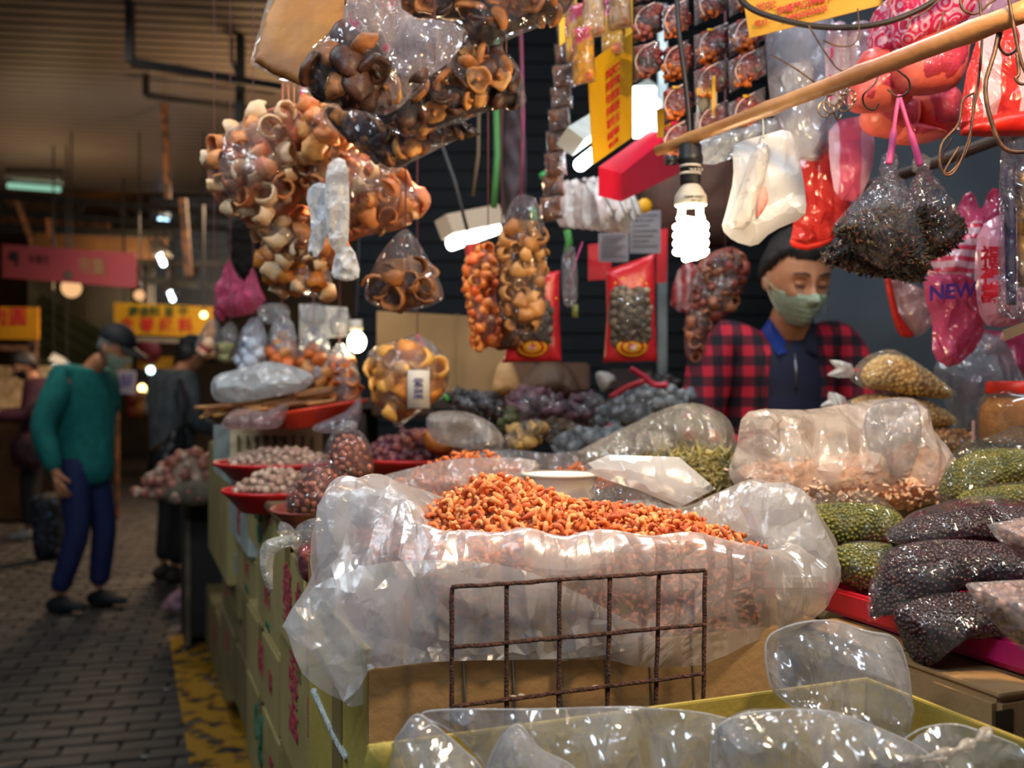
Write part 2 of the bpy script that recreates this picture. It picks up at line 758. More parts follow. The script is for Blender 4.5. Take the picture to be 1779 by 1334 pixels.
def scatterVF(protoV, protoF, locs, smin, smax, seed=1, sq=(1, 1, 1), rot=None):
    rs = np.random.RandomState(seed)
    n = len(locs)
    locs = np.asarray(locs)
    from_q = rs.normal(size=(n, 4))
    from_q /= np.linalg.norm(from_q, axis=1)[:, None]
    w_, x, y, z = from_q.T
    M = np.stack([np.stack([1 - 2 * (y * y + z * z), 2 * (x * y - z * w_), 2 * (x * z + y * w_)], 1),
                  np.stack([2 * (x * y + z * w_), 1 - 2 * (x * x + z * z), 2 * (y * z - x * w_)], 1),
                  np.stack([2 * (x * z - y * w_), 2 * (y * z + x * w_), 1 - 2 * (x * x + y * y)], 1)], 1)
    s = rs.uniform(smin, smax, n)
    pv = protoV * np.array(sq)
    V = np.einsum('nij,vj->nvi', M, pv) * s[:, None, None] + locs[:, None, :]
    nv = len(protoV)
    Fc = protoF[None, :, :] + (np.arange(n) * nv)[:, None, None]
    return V.reshape(-1, 3), Fc.reshape(-1, protoF.shape[1])


# ---- piece prototypes (unit size ~1)
def tri(Fs):
    o = []
    for f in Fs:
        for i in range(1, len(f) - 1):
            o.append((f[0], f[i], f[i + 1]))
    return np.array(o)


def shrimpVF(seed=0, n=6):
    rs = np.random.RandomState(seed)
    pts, rr = [], []
    K = 7
    tot = 2.6 + rs.uniform(-.5, .6)
    for i in range(K):
        t = i / (K - 1)
        a = t * tot
        R0 = 0.36 + rs.uniform(-.03, .03)
        pts.append((R0 * math.cos(a), rs.uniform(-.04, .04) + 0.1 * t, R0 * math.sin(a)))
        rr.append([.13, .2, .21, .18, .16, .10, .12][i] * (1.12 if i % 2 else 0.92))
    V, Fs = tubeVF(pts, rr, n)
    V = V * 1.0
    V[:, 1] *= 0.85
    return V, tri(Fs)


def lumpVF(seed=0, sub=2, amp=0.25, f=1.7, sq=(1, 1, 1)):
    V, Fc = ico(sub, 0.5)
    o = Vector((seed * 3.1, seed * 1.7, 0))
    k = np.array([1 + amp * mn.noise(Vector(v) * f * 2 + o) * 2 for v in V])
    return V * k[:, None] * np.array(sq), Fc


def curlVF(seed=0, w_=0.3, th=0.07, turns=0.8, K=12):
    """curled ribbon: crackling / dried bean curd"""
    rs = np.random.RandomState(seed)
    V, Fs = [], []
    for i in range(K):
        t = i / (K - 1)
        a = t * turns * 2 * PI
        r = 0.25 + 0.18 * t + 0.05 * math.sin(5 * t + seed)
        c, s = math.cos(a), math.sin(a)
        ww = w_ * (0.6 + 0.5 * math.sin(PI * t)) * (1 + 0.15 * math.sin(t * 19 + seed))
        tw = 0.3 * math.sin(t * 4 + seed)
        for (dr, dy) in ((0, -ww), (th, -ww * .9), (th * 1.5, 0), (th, ww * .9), (0, ww), (-th * .2, 0)):
            V.append(((r + dr) * c, dy + tw * 0.3, (r + dr) * s))
    for i in range(K - 1):
        for k in range(6):
            k2 = (k + 1) % 6
            Fs.append((i * 6 + k, i * 6 + k2, (i + 1) * 6 + k2, (i + 1) * 6 + k))
    Fs.append(tuple(range(5, -1, -1)))
    Fs.append(tuple((K - 1) * 6 + k for k in range(6)))
    V = np.array(V)
    V = V * (1 + .10 * np.array([mn.noise(Vector(v) * 9) for v in V]))[:, None]
    return V, tri(Fs)


def mushVF(seed=0):
    """dried mushroom: wavy cap with a curled rim, and a stub of a stem"""
    rs = np.random.RandomState(seed)
    prof = [(0.02, .24), (.18, .23), (.34, .17), (.46, .06), (.50, -.06), (.44, -.13), (.34, -.08), (.2, -.02), (.10, -.02), (.09, -.12), (.08, -.3), (.02, -.32)]
    V, Fs = latheVF(prof, 18)
    a = np.arctan2(V[:, 1], V[:, 0])
    r = np.linalg.norm(V[:, :2], axis=1)
    wv = 1 + (0.10 * np.sin(a * 3 + seed) + 0.07 * np.sin(a * 5 + 2 * seed)) * (r > 0.15)
    V[:, 0] *= wv
    V[:, 1] *= wv
    V[:, 2] += 0.10 * np.sin(a * 2 + seed * 2) * r
    return V, tri(Fs)


def flakeVF(seed=0, th=0.05):
    """thin wrinkled slice"""
    V, Fs = latheVF([(0.01, th), (.2, th), (.4, th), (.5, 0), (.4, -th), (.2, -th), (0.01, -th)], 14)
    a = np.arctan2(V[:, 1], V[:, 0])
    r = np.linalg.norm(V[:, :2], axis=1)
    wv = 1 + 0.22 * np.sin(a * 2 + seed) + 0.1 * np.sin(a * 5 + seed)
    V[:, 0] *= wv
    V[:, 1] *= wv * 0.8
    V[:, 2] += 0.16 * np.sin(a * 3 + seed) * r + 0.25 * V[:, 0] ** 2
    return V, tri(Fs)


def garlicVF(seed=0):
    prof = [(0.02, -.42), (.28, -.38), (.46, -.18), (.47, .05), (.33, .27), (.12, .42), (.05, .6), (.01, .66)]
    V, Fs = latheVF(prof, 16)
    a = np.arctan2(V[:, 1], V[:, 0])
    k = 1 + 0.07 * np.abs(np.sin(a * 3.5 + seed))
    V[:, 0] *= k
    V[:, 1] *= k
    V[:, 0] += 0.08 * V[:, 2] ** 2 * math.sin(seed)
    return V, tri(Fs)


def txt(s, M_X, M_Y, loc, size, m, parent=None, name='lettering', align='CENTER', ext=0.0006, sx=1.0, spacing=None, bold=0.0):
    """flat raised lettering; M_X reading direction, M_Y up"""
    cu = bpy.data.curves.new(name, 'FONT')
    cu.body = s
    cu.size = size
    cu.align_x = align
    cu.align_y = 'CENTER'
    cu.extrude = ext
    cu.resolution_u = 2
    cu.offset = bold
    if spacing:
        cu.space_line = spacing
    t = bpy.data.objects.new(name, cu)
    COL.objects.link(t)
    dg = bpy.context.evaluated_depsgraph_get()
    me = bpy.data.meshes.new_from_object(t.evaluated_get(dg))
    bpy.data.objects.remove(t)
    me.name = name
    X = Vector(M_X).normalized()
    Yv = Vector(M_Y).normalized()
    Z = X.cross(Yv)
    n = len(me.vertices)
    co = np.zeros(n * 3, dtype=np.float32)
    me.vertices.foreach_get('co', co)
    co = co.reshape(-1, 3) * np.array([sx, 1, 1])
    W = orient(co, X, Yv, Z, Vector(loc)) - np.array(wloc(parent) if parent else (0, 0, 0))
    me.vertices.foreach_set('co', W.astype(np.float32).ravel())
    me.update()
    me.materials.clear()
    me.materials.append(m)
    o = put(name, me, None, parent)
    return o


XX = Vector((1, 0, 0))

# ------------------------------------------------------------------ the setting
m_paver = mat('paver_stone', '#4a4642', '#34332f', 0.55, 9, 0.35, 60, rand=0.22)
m_joint = mat('joint_dirt', '#26241f', '#1c1a17', 0.8, 20)
m_slat = mat('roof_sheet', '#786f69', '#68605b', 0.42, 3, rand=0.04, stretch=(0.2, 1, 1))
m_dark = mat('dark_wall', '#1d1a16', '#2b251e', 0.8, 2)
m_steel = mat('dark_steel', '#1e1f20', '#2c2a28', 0.55, 12)
m_lsteel = mat('pale_steel', '#6d675c', '#8a8272', 0.5, 12)
m_rustw = mat('rusty_post', '#8a5a35', '#4c3524', 0.7, 14, lo=.4, hi=.6)

# floor: a slab with pavers set on it, one object each while they can be told apart
V, Fs = boxVF(14, 22, 0.04)
floor = mk('floor', V + np.array([-1.0, 11.0, -0.03]), Fs, m_joint, None, smooth=False)
floor['kind'] = 'structure'
PA = 8
pX = Vector((math.cos(R(14)), math.sin(R(14)), 0))
pY = Vector((-math.sin(R(14)), math.cos(R(14)), 0))
Vp, Fp = boxVF(0.190, 0.093, 0.03, 0.005)
me_p = me_np('paver', orient(Vp, pX, pY, ZZ, (0, 0, 0)), Fp, False)
me_p.materials.append(m_paver)
cells = []
for i in range(-45, 20):
    for j in range(20, 190):
        c = pX * (i * 0.2 + (0.1 if j % 2 else 0)) + pY * (j * 0.1)
        if c.y < 3.0 or c.y > 17 or abs(c.x) > 7.5:
            continue
        px = CX + c.x / c.y * F
        if px < -60 or px > 560:
            continue
        cells.append((c.y, c))
cells.sort(key=lambda t: t[0])
rs = np.random.RandomState(4)
rest = []
cnt = 0
for y_, c in cells:
    t_ = rs.uniform(-.003, .002)
    if cnt < 298 and CX + c.x / c.y * F > -15 and c.y > 3.25:
        o = put('brick', me_p, None, floor)
        o.location = Vector((c.x, c.y, -0.012 + t_)) - floor.location
        o.rotation_euler = (rs.uniform(-.012, .012), rs.uniform(-.012, .012), rs.uniform(-.02, .02))
        cnt += 1
    else:
        rest.append((c.x, c.y, -0.012 + t_))
bp4 = np.array([f for f in Fp if len(f) == 4])
Vb = orient(Vp, pX, pY, ZZ, (0, 0, 0))
Vr = (Vb[None] + np.array(rest)[:, None]).reshape(-1, 3)
Vs_, Fs_ = boxVF(0.190, 0.093, 0.03)
Vb = orient(Vs_, pX, pY, ZZ, (0, 0, 0))
fq = np.array(Fs_)
Vr = (Vb[None] + np.array(rest)[:, None]).reshape(-1, 3)
Fr = (fq[None] + (np.arange(len(rest)) * 8)[:, None, None]).reshape(-1, 4)
mk('far_paving', Vr, Fr, m_paver, floor, smooth=False, kind='stuff')

# worn yellow line painted along the stall's foot
m, nt, out = new_mat('worn_yellow_paint')
b = N(nt, 'ShaderNodeBsdfPrincipled', i_Roughness=0.6)
b.inputs['Base Color'].default_value = hexc('#a97a10')
tr = N(nt, 'ShaderNodeBsdfTransparent')
cr, no, mp = noise_mix(nt, (0, 0, 0, 1), (1, 1, 1, 1), 11, 5, .40, .5)
mx = N(nt, 'ShaderNodeMixShader')
nt.links.new(cr.outputs[0], mx.inputs[0])
nt.links.new(tr.outputs[0], mx.inputs[1])
nt.links.new(b.outputs[0], mx.inputs[2])
nt.links.new(mx.outputs[0], out.inputs[0])
p0 = Vector((-0.80, 2.7, 0.0065))
V = [p0, p0 + UU * 0.22, p0 + UU * 0.22 + VV * 2.6, p0 + VV * 2.6]
V = [v - UU * 0.03 for v in V]
ln = mk('trim_1', V, [(0, 1, 2, 3)], m, None, False)
ln['kind'] = 'structure'

# litter on the paving
m_litter = mat('litter_paper', '#b9b5ad', '#8c8883', 0.7, 60)
for i, (px, py, lb) in enumerate([(252, 1320, 'small pale scrap of litter on the paving nearest the photo edge'),
                                  (290, 1202, 'tiny white scrap on the paving beside the yellow line'),
                                  (370, 1193, 'pale scrap lying on the worn yellow line beside the cartons')]):
    Y = 1.3 * F / (py - CY)
    V, Fc = lumpVF(i, 1, .4)
    o = mk('litter_scrap', V * np.array([.035, .02, .008]) + np.array(P(px, py, Y)) + np.array([0, 0, .012]), Fc, m_litter)
    tag(o, lb, 'litter')

# roof over the lane: long sheet-metal slats
cX = Vector((math.cos(R(8)), math.sin(R(8)), 0))
cY = Vector((-math.sin(R(8)), math.cos(R(8)), 0))
c0 = Vector((-0.5, 4.6, 3.6))
V, Fs = boxVF(13, 8.2, 0.05)
ceil = mk('ceiling', orient(V, cX, cY, ZZ, c0 + cY * 3.9 + ZZ * 0.06), Fs, m_dark, None, False)
ceil['kind'] = 'structure'
bm = bmesh.new()
prof = [(-.066, 0), (-.050, -.016), (.050, -.016), (.066, 0)]
vv = []
for sx in (-6.5, 6.5):
    vv.append([bm.verts.new((sx, a, z)) for a, z in prof])
for i in range(3):
    bm.faces.new((vv[0][i], vv[0][i + 1], vv[1][i + 1], vv[1][i]))
bmesh.ops.solidify(bm, geom=bm.faces[:], thickness=0.002)
V, Fs = bm_VF(bm)
me_s = me_np('slat', orient(V, cX, cY, ZZ, (0, 0, 0)), Fs, False)
me_s.materials.append(m_slat)
for i in range(54):
    o = put('slat', me_s, None, ceil)
    o.location = c0 + cY * (i * 0.145) - ceil.location + ZZ * 0.02

# back of the hall
V, Fs = boxVF(20, 0.2, 7)
wb = mk('wall_back', V + np.array([-3, 19, 3.5]), Fs, m_dark, None, False)
wb['kind'] = 'structure'
V, Fs = boxVF(0.2, 20, 6)
wl = mk('wall_left', V + np.array([-8.2, 10, 3]), Fs, mat('left_wall', '#5c4a34', '#3f3324', 0.8, 2), None, False)
wl['kind'] = 'structure'
V, Fs = boxVF(16, 7, 0.08)
cb = mk('trim_2', V + np.array([-3, 15.4, 4.6]), Fs, mat('far_roof', '#8a6238', '#5c4126', 0.6, 1.2), None, False)
cb['kind'] = 'structure'


def bar(name, a, b_, w_, m, parent=None, h=None):
    a, b_ = Vector(a), Vector(b_)
    d = b_ - a
    Z = d.normalized()
    X = Z.cross(Vector((0, 1, 0)))
    if X.length < 1e-3:
        X = Z.orthogonal()
    X.normalize()
    Yv = Z.cross(X)
    V, Fs = boxVF(w_, h or w_, d.length)
    return mk(name, orient(V, X, Yv, Z, (a + b_) / 2), Fs, m, parent, False)


# hanging steel brackets under the roof
def bracket(lbl, pts, w_, m):
    t = thing('hanging_bracket', lbl, 'bracket', pts[0])
    for a, b_ in zip(pts[:-1], pts[1:]):
        bar('steel_bar', a, b_, w_, m, t)
    return t


def up_to(p, z):
    return Vector((p.x, p.y, z))


a = P(226, 108, 6.0)
bracket('thick dark steel bracket hanging from the roof, higher of the two', [up_to(a, 3.6), a, P(490, 152, 6.4)], 0.045, m_steel)
a = P(254, 166, 7.4)
bracket('thin dark steel bracket hanging below the thicker one', [up_to(a, 3.6), a, P(480, 194, 7.8)], 0.04, m_steel)
_z = 0
t = thing('drop_pole', 'thin rusty pole hanging down in front of the far trusses', 'pole', P(284, 130, 8.2))
bar('pole_top', up_to(P(284, 130, 8.2), 3.6), P(284, 175, 8.2), .035, m_steel, t)
bar('pole_shaft', P(285, 180, 8.2), P(292, 345, 8.2), .045, m_rustw, t)
bar('pole_shaft', P(318, 345, 8.4), P(328, 480, 8.4), .055, m_rustw, t)
t = thing('drop_pole', 'dark post hanging down beside the puffy pink snack bags', 'pole', P(410, 150, 6.6))
bar('pole_shaft', P(418, 148, 6.6), P(408, 440, 6.6), .05, m_steel, t)
bar('pole_arm', P(402, 100, 6.6), P(418, 148, 6.6), .02, m_steel, t)
bar('pole_top', P(418, 148, 6.6), up_to(P(418, 148, 6.6), 3.6), .05, m_steel, t)
bar('pole_top', up_to(P(402, 100, 6.6), 3.6), P(402, 100, 6.6), .02, m_steel, t)
t = thing('mesh_curtain', 'dark bundle of netting hanging on the post above pink net bags', 'net', P(420, 400, 6.0))
pillow('netting', [(400, 385), (440, 385), (452, 440), (445, 475), (415, 478), (398, 440)], 4.2, .06, mat('net_dark', '#17130f', '#241b14', .9, 40), t, crum=.02, seed=4)

# trusses in the dark beyond the roof
t = thing('roof_truss', 'dark steel truss spanning the lane beyond the slatted roof', 'truss', P(0, 350, 12))
bar('top_chord', P(-80, 332, 12), P(400, 372, 12), .08, m_steel, t)
bar('bottom_chord', P(-80, 362, 12), P(400, 398, 12), .08, m_steel, t)
for i in range(9):
    x = -60 + i * 52
    bar('web_bar', P(x, 334 + i * 4, 12), P(x + (26 if i % 2 else -20), 366 + i * 4, 12), .06, m_steel, t)
t = thing('roof_truss', 'second dark truss with brown boards hanging over the pink banner', 'truss', P(0, 390, 11))
bar('top_chord', P(-80, 392, 13), P(300, 408, 13), .1, m_steel, t)
bar('board', P(60, 420, 13.2), P(290, 428, 13.2), .35, mat('brown_board', '#7a5630', '#54391f', .7, 2), t, h=.05)
bar('board', P(-60, 380, 13.4), P(190, 392, 13.4), .25, m_rustw, t, h=.05)
bar('web_bar', P(30, 350, 11), P(60, 430, 11), .05, m_rustw, t)
bar('web_bar', P(85, 380, 11), P(88, 425, 11), .05, m_rustw, t)
t = thing('roof_truss', 'pale triangular truss behind the hanging tubes in the alley', 'truss', P(300, 500, 12))
bar('bottom_chord', P(235, 486, 12), P(420, 500, 12), .09, m_lsteel, t)
bar('top_chord', P(235, 455, 12), P(400, 460, 12), .07, m_lsteel, t)
bar('web_bar', P(272, 452, 12), P(240, 500, 12), .05, m_lsteel, t)
bar('web_bar', P(288, 452, 12), P(310, 495, 12), .05, m_lsteel, t)
bar('web_bar', P(345, 462, 12), P(322, 495, 12), .05, m_rustw, t)
m_bluep = mat('blue_shutter', '#26364a', '#1a2434', .6, 2)
t = thing('shutter_box', 'dark blue grey shutter seen between truss bars beyond the poles', 'shutter', P(330, 500, 16))
V, Fs = boxVF(1.4, .1, 1.8, .01)
mk('shutter_sheet', V + np.array(P(340, 440, 16)), Fs, m_bluep, t, False)
for i in range(12):
    V, Fs = boxVF(1.4, .04, .06)
    mk('slat', V + np.array(P(340, 440, 15.92)) + np.array([0, 0, -.8 + i * .145]), Fs, m_bluep, t, False)
t = thing('side_building', 'dim grey building front behind the man in green', 'building', P(140, 640, 15))
V, Fs = boxVF(1.3, .6, 2.0)
mk('facade', V + np.array(P(140, 545, 15)), Fs, mat('dim_grey', '#7a7660', '#5a584a', .8, 1.5), t, False)
V, Fs = boxVF(.5, .3, 1.3)
mk('pipe_column', V + np.array(P(188, 545, 14)), Fs, mat('dim_dark', '#23221b', '#302e26', .8, 3), t, False)
for i in range(5):
    bar('awning_strut', P(70, 520 + i * 22, 12.5 + i * .01), P(190, 590 + i * 22, 12.5 + i * .01), .12, mat('olive_dark', '#3a3818', '#4c4a28', .8, 3), t)


# tube lamps in the alley
def tube_lamp(lbl, a, b_, r, strength, col=(0.75, 0.92, 1.0, 1)):
    a, b_ = Vector(a), Vector(b_)
    t = thing('hanging_tube_lamp', lbl, 'lamp', (a + b_) / 2)
    for e_ in (a, b_):
        bar('hanger', e_ + Vector((0, 0, r * 2)), up_to(e_, 3.58 if e_.y < 12 else 4.56), .012, m_steel, t)
    V, Fs = tubeVF([a, b_], r, 10)
    mk('tube', V, Fs, emis('tube_%d' % int(strength * 10), col, strength), t)
    up = Vector((0, 0, r * 2.2))
    d = (b_ - a).normalized()
    side = d.cross(ZZ)
    if side.length < .1:
        side = XX.copy()
    side.normalize()
    q = [a + up - side * r * 3, a + up * 1.9, a + up - side * -r * 3, b_ + up + side * r * 3, b_ + up * 1.9, b_ + up - side * r * 3]
    V = [q[0], q[1], q[2], q[5], q[4], q[3]]
    V2 = [v + Vector((0, 0, .006)) for v in V]
    mk('reflector', V + V2, [(0, 1, 4, 3), (1, 2, 5, 4), (6, 9, 10, 7), (7, 10, 11, 8), (0, 3, 9, 6), (2, 8, 11, 5), (0, 6, 7, 1), (1, 7, 8, 2), (3, 4, 10, 9), (4, 5, 11, 10)],
       mat('lamp_white', '#c9cfc8', '#b4bab4', .4, 10), t, False)
    return t


tube_lamp('white tube lamp hanging just right of the pink banner', P(273, 432, 11), P(284, 458, 9.8), .028, 9)
tube_lamp('white tube lamp hanging lower, above the long yellow sign', P(292, 500, 13), P(300, 520, 11.8), .028, 8)
tube_lamp('small bluish lamp tube glowing under the roof edge', P(276, 382, 13), P(292, 385, 13), .035, 4, (.4, .7, 1, 1))
tube_lamp('short white tube lamp glowing behind the woman in maroon', P(93, 640, 9.5), P(116, 652, 9.5), .035, 7)
tube_lamp('pale greenish unlit tube along the far edge of the roof', P(14, 322, 10.6), P(104, 329, 10.6), .03, .45, (.45, .9, .65, 1))  # pale tone of this unlit tube is put in as weak emission
m_glowm = emis('warm_glow', (1.0, 0.72, 0.25, 1), 6)
for i, (px, py, c_, lb, r) in enumerate([(247, 674, 0, 'warm yellow bulb glowing low in the alley', .05), (258, 684, 0, 'lowest of the warm yellow bulbs in the alley', .05), (268, 672, 0, 'warm yellow bulb beside the backpack wearer', .045),
                                         (262, 643, 1, 'round white bulb above the warm yellow bulbs', .05), (354, 547, 0, 'small amber bulb beside the end of the long yellow sign', .03),
                                         (124, 500, 2, 'dim amber dome lamp under the pink banner', .09), (242, 513, 2, 'small dim amber lamp right of the banner foot', .05)]):
    Y = 13 if i < 4 else 9
    V, Fc = ico(2, r)
    t = thing('bulb', lb, 'lamp', P(px, py, Y))
    mm = [m_glowm, emis('cool_glow', (.7, 1, .95, 1), 5), emis('amber_dim', (1, .55, .25, 1), .7)][c_]
    mk('globe', V + np.array(P(px, py, Y)), Fc, mm, t)
    V, Fs = tubeVF([P(px, py, Y) + Vector((0, 0, r)), P(px, py, Y) + Vector((0, 0, r * 2.4))], r * .35, 8)
    mk('socket', V, Fs, m_steel, t)
    bar('cord', P(px, py, Y) + Vector((0, 0, r * 2.2)), up_to(P(px, py, Y), 4.56 if Y > 12 else 3.58), .012, m_steel, t)


# signs
def sign(name, lbl, quad, th, m, cat='sign', parts=()):
    """flat board through four corner points (tl,tr,br,bl)"""
    q = [Vector(p) for p in quad]
    n = (q[1] - q[0]).cross(q[3] - q[0]).normalized()
    if n.y < 0:
        n = -n
    V = q + [p + n * th for p in q]
    t = thing(name, lbl, cat, sum(q, Vector()) / 4)
    mk('board', V, [(0, 1, 2, 3), (7, 6, 5, 4), (0, 4, 5, 1), (1, 5, 6, 2), (2, 6, 7, 3), (3, 7, 4, 0)], m, t, False)
    return t, q, n


m_red = mat('red_ink', '#c4281c', None, .6)
m_grn = mat('green_ink', '#23431c', None, .6)
m_blk = mat('black_ink', '#15120f', None, .6)
m_yel = mat('yellow_board', '#dba400', '#c99300', .5, 3)
m_pinkb = mat('pink_banner', '#8a3a44', '#9c4245', .6, 1.2)


def sign_text(q, n, rows, m_list):
    X = (q[1] - q[0]).normalized()
    Yv = (q[0] - q[3])
    Yv = (Yv - X * Yv.dot(X)).normalized()
    return X, Yv


t, q, n = sign('banner', 'dim pink banner with a black tree emblem hanging across the lane', [P(4, 424, 9), P(236, 440, 8.4), P(236, 500, 8.4), P(4, 482, 9)], .01, m_pinkb, 'banner')
X = (q[1] - q[0]).normalized()
Yv = ZZ
nf = -n * .006
m_tan = mat('tan_ink', '#8d7a4c', None, .6)
txt('市集', X, Yv, P(160, 465, 8.56) + nf, .16, m_tan, t)
txt('水果行', X, Yv, P(68, 452, 8.8) + nf, .085, m_blk, t)
V, Fc = lumpVF(3, 2, .2)
mk('tree_emblem', V * np.array([.13, .01, .09]) + np.array(P(28, 446, 8.93) + nf), Fc, m_blk, t)
bar('emblem_trunk', P(29, 448, 8.92), P(29, 462, 8.92), .022, m_blk, t, h=.01)
V, Fc = lumpVF(5, 2, .2)
mk('round_emblem', V * np.array([.09, .01, .07]) + np.array(P(120, 478, 8.68) + nf), Fc, mat('olive_ink', '#4a3f35', None, .7), t)
t, q, n = sign('sign_board', 'orange yellow sign with red characters on a post behind the woman in maroon', [P(-60, 532, 8.8), P(66, 534, 8.8), P(66, 590, 8.8), P(-60, 588, 8.8)], .03, mat('amber_board', '#dd9300', '#c98200', .5, 3))
txt('肉圓', XX, ZZ, P(14, 552, 8.78), .17, m_red, t, bold=.004)
bar('post', P(60, 590, 8.84), P(60, 935, 8.84), .05, m_rustw, t)
bar('post', P(-55, 590, 8.84), P(-55, 935, 8.84), .05, m_rustw, t)
bar('cross_rail', P(-60, 603, 8.84), P(60, 605, 8.84), .05, m_rustw, t)
t, q, n = sign('sign_board', 'long yellow sign with green and red characters behind the man in the cap', [P(198, 525, 11), P(372, 533, 11), P(372, 586, 11), P(198, 580, 11)], .03, m_yel)
txt('素食料 豆 干', XX, ZZ, P(275, 542, 10.97), .12, m_grn, t, bold=.003)
txt('生 零 批 料', XX, ZZ, P(272, 566, 10.97), .165, m_red, t, bold=.004)
for x in (215, 350):
    bar('hanger', P(x, 530, 11.02), up_to(P(x, 530, 11.02), 3.58), .02, m_steel, t)
bar('lamp_tray', P(225, 589, 10.9), P(312, 592, 10.9), .05, m_lsteel, t)
t, q, n = sign('sign_board', 'small orange sign low in the alley under a round red plaque', [P(240, 618, 13), P(300, 620, 13), P(300, 640, 13), P(240, 640, 13)], .03, mat('amber_board2', '#c98a10', None, .5))
V, Fs = latheVF([(.001, 0), (.16, 0), (.16, .03), (.001, .03)], 24)
mk('round_plaque', np.stack([V[:, 0], V[:, 2], V[:, 1]], 1) + np.array(P(258, 610, 12.9)), Fs, mat('dull_red', '#8c2a30', '#74222a', .6, 5), t)

# far stalls in the alley: tables with goods
rs = np.random.RandomState(12)
m_warmshelf = mat('warm_shelf', '#d0b184', '#a0764a', .6, 5)
t = thing('far_stall', 'stall table with a bright tan top behind the woman in maroon', 'stall', P(0, 930, 9.4))
V, Fs = boxVF(1.6, .8, .06, .01)
mk('table_top', V + np.array([-5.0, 9.6, 1.02]), Fs, m_warmshelf, t, False)
V, Fs = boxVF(1.5, .05, .42, .01)
mk('back_panel', V + np.array([-5.0, 9.9, 1.27]), Fs, mat('pale_tile', '#e5d3ac', '#b89a68', .5, 16), t, False)
V, Fs = boxVF(1.5, .7, .95, .01)
mk('table_skirt', V + np.array([-5.0, 9.65, .5]), Fs, mat('skirt_brown', '#6d4a2a', '#4d341f', .8, 4), t, False)
t = thing('far_stall', 'far stall of reddish goods at the end of the alley', 'stall', P(240, 760, 13))
V, Fs = boxVF(1.1, .8, .9, .02)
mk('counter', V + np.array(P(330, 800, 13)) + np.array([0, .5, 0]), Fs, mat('counter_dark', '#2a2019', '#3b2c20', .8, 4), t, False)
for i in range(16):
    V, Fc = lumpVF(i, 2, .2)
    cc = ['goods_red', 'goods_orange', 'goods_pale', 'goods_blue']
    hh = [('#a8402f', '#7c2b22'), ('#c77c34', '#a35f28'), ('#b9ab98', '#94846f'), ('#3c4a7c', '#2c3660')]
    k = i % 4
    mk('goods', V * (.16 + .08 * rs.rand()) + np.array(P(232 + 14 * (i % 8), 690 + 26 * (i // 8) + rs.uniform(-6, 6), 12.8)), Fc, mat(cc[k], hh[k][0], hh[k][1], .6, 8), t)
t, q, n = sign('poster', 'small blue and white poster in the alley beside the green sweater', [P(206, 642, 9.5), P(236, 644, 9.5), P(236, 685, 9.5), P(206, 683, 9.5)], .01, mat('poster_white', '#8f8da0', '#7a7a92', .6, 6), 'poster')
bar('post', P(204, 642, 9.53), up_to(P(204, 642, 9.53), .01), .03, m_rustw, t)
txt('鮮', XX, ZZ, P(220, 662, 9.48), .14, mat('blue_ink', '#2a2f7c', None, .6), t)

# wire-mesh crates pile etc behind the backpack wearer (low goods heap on a dark stand)

# ------------------------------------------------------------------ the stall: cartons, counters
m_card = mat('carton_olive', '#a3925a', '#8d7c48', .75, 5, .12, 90)
m_card2 = mat('carton_tan', '#a88556', '#96744a', .75, 5, .12, 90)
m_cardy = mat('carton_yellow', '#ad9844', '#978338', .7, 6, .12, 90)
m_cardd = mat('carton_dull', '#857546', '#6f6038', .8, 5, .12, 90)
m_tape = mat('brown_tape', '#7d6a3d', None, .25, 10)
m_cred = mat('carton_print_red', '#a8323c', '#8f3038', .7, 60)
m_cgrn = mat('carton_print_green', '#1f6b4c', '#255a44', .7, 60)
m_wcard = mat('carton_white', '#a9b0a6', '#8f988f', .7, 8, .1, 90)


def carton(lbl, corner, L, W, H, m=None, col='front', face=None, group=None, glyph=None, tape=True, textm=None):
    """closed carton; corner = its lane-side near bottom corner; L runs along the lane, W into the stall"""
    m = m or m_card
    t = thing('carton', lbl, 'carton', corner, group)
    c = Vector(corner)
    fbox('body', c, W, L, H - .004, m, t, .006)
    # flaps on top, meeting over the middle with a taped seam
    g = .003
    fbox('flap', c + ZZ * (H - .004) + UU * g, W - 2 * g, L / 2 - .002, .004, m, t, .001)
    fbox('flap', c + ZZ * (H - .004) + VV * (L / 2 + .002) + UU * g, W - 2 * g, L / 2 - .004, .004, m, t, .001)
    if tape:
        fbox('tape', c + ZZ * (H - .0002) + VV * (L / 2 - .025), W, .05, .001, m_tape, t, 0)
        fbox('tape', c + ZZ * (H * .72) - UU * .0012 + VV * (L / 2 - .025), .0012, .05, H * .28, m_tape, t, 0)
    nf = -UU * .0015
    tm = textm or m_cred
    if face:
        for (s, fv, fz, sz, *r) in face:
            sx = (r[0] if r else 1) * 2.6
            sz = sz * .72
            txt(s, -VV, ZZ, c + VV * (L * fv) + ZZ * (H * fz) + nf, sz, r[1] if len(r) > 1 else tm, t, sx=sx, spacing=.9, bold=.0012)
    if glyph:
        fv, fz, s = glyph
        o = c + VV * (L * fv) + ZZ * (H * fz) + nf
        VQ = VV * 2.2
        for a in (-.16, .10):
            pts = [o - VQ * (a * s) + ZZ * (s * .05), o - VQ * (a * s * 1.5) + ZZ * (s * .42), o - VQ * (a * s * 1.4) + ZZ * (s * .75)]
            V, Fs = tubeVF(curve_pts(pts, 4), [s * .05] * 8 + [s * .02], 6)
            mk('emblem', V, Fs, m_cgrn, t)
        V, Fc = ico(2, 1)
        mk('emblem', orient(V * np.array([s * .36, s * .20, .0015]), -VV, ZZ, -UU, o - ZZ * s * .18), Fc, m_cgrn, t)
    return t


def lane(px_near, py_top, Y):
    return P(px_near, py_top, Y)


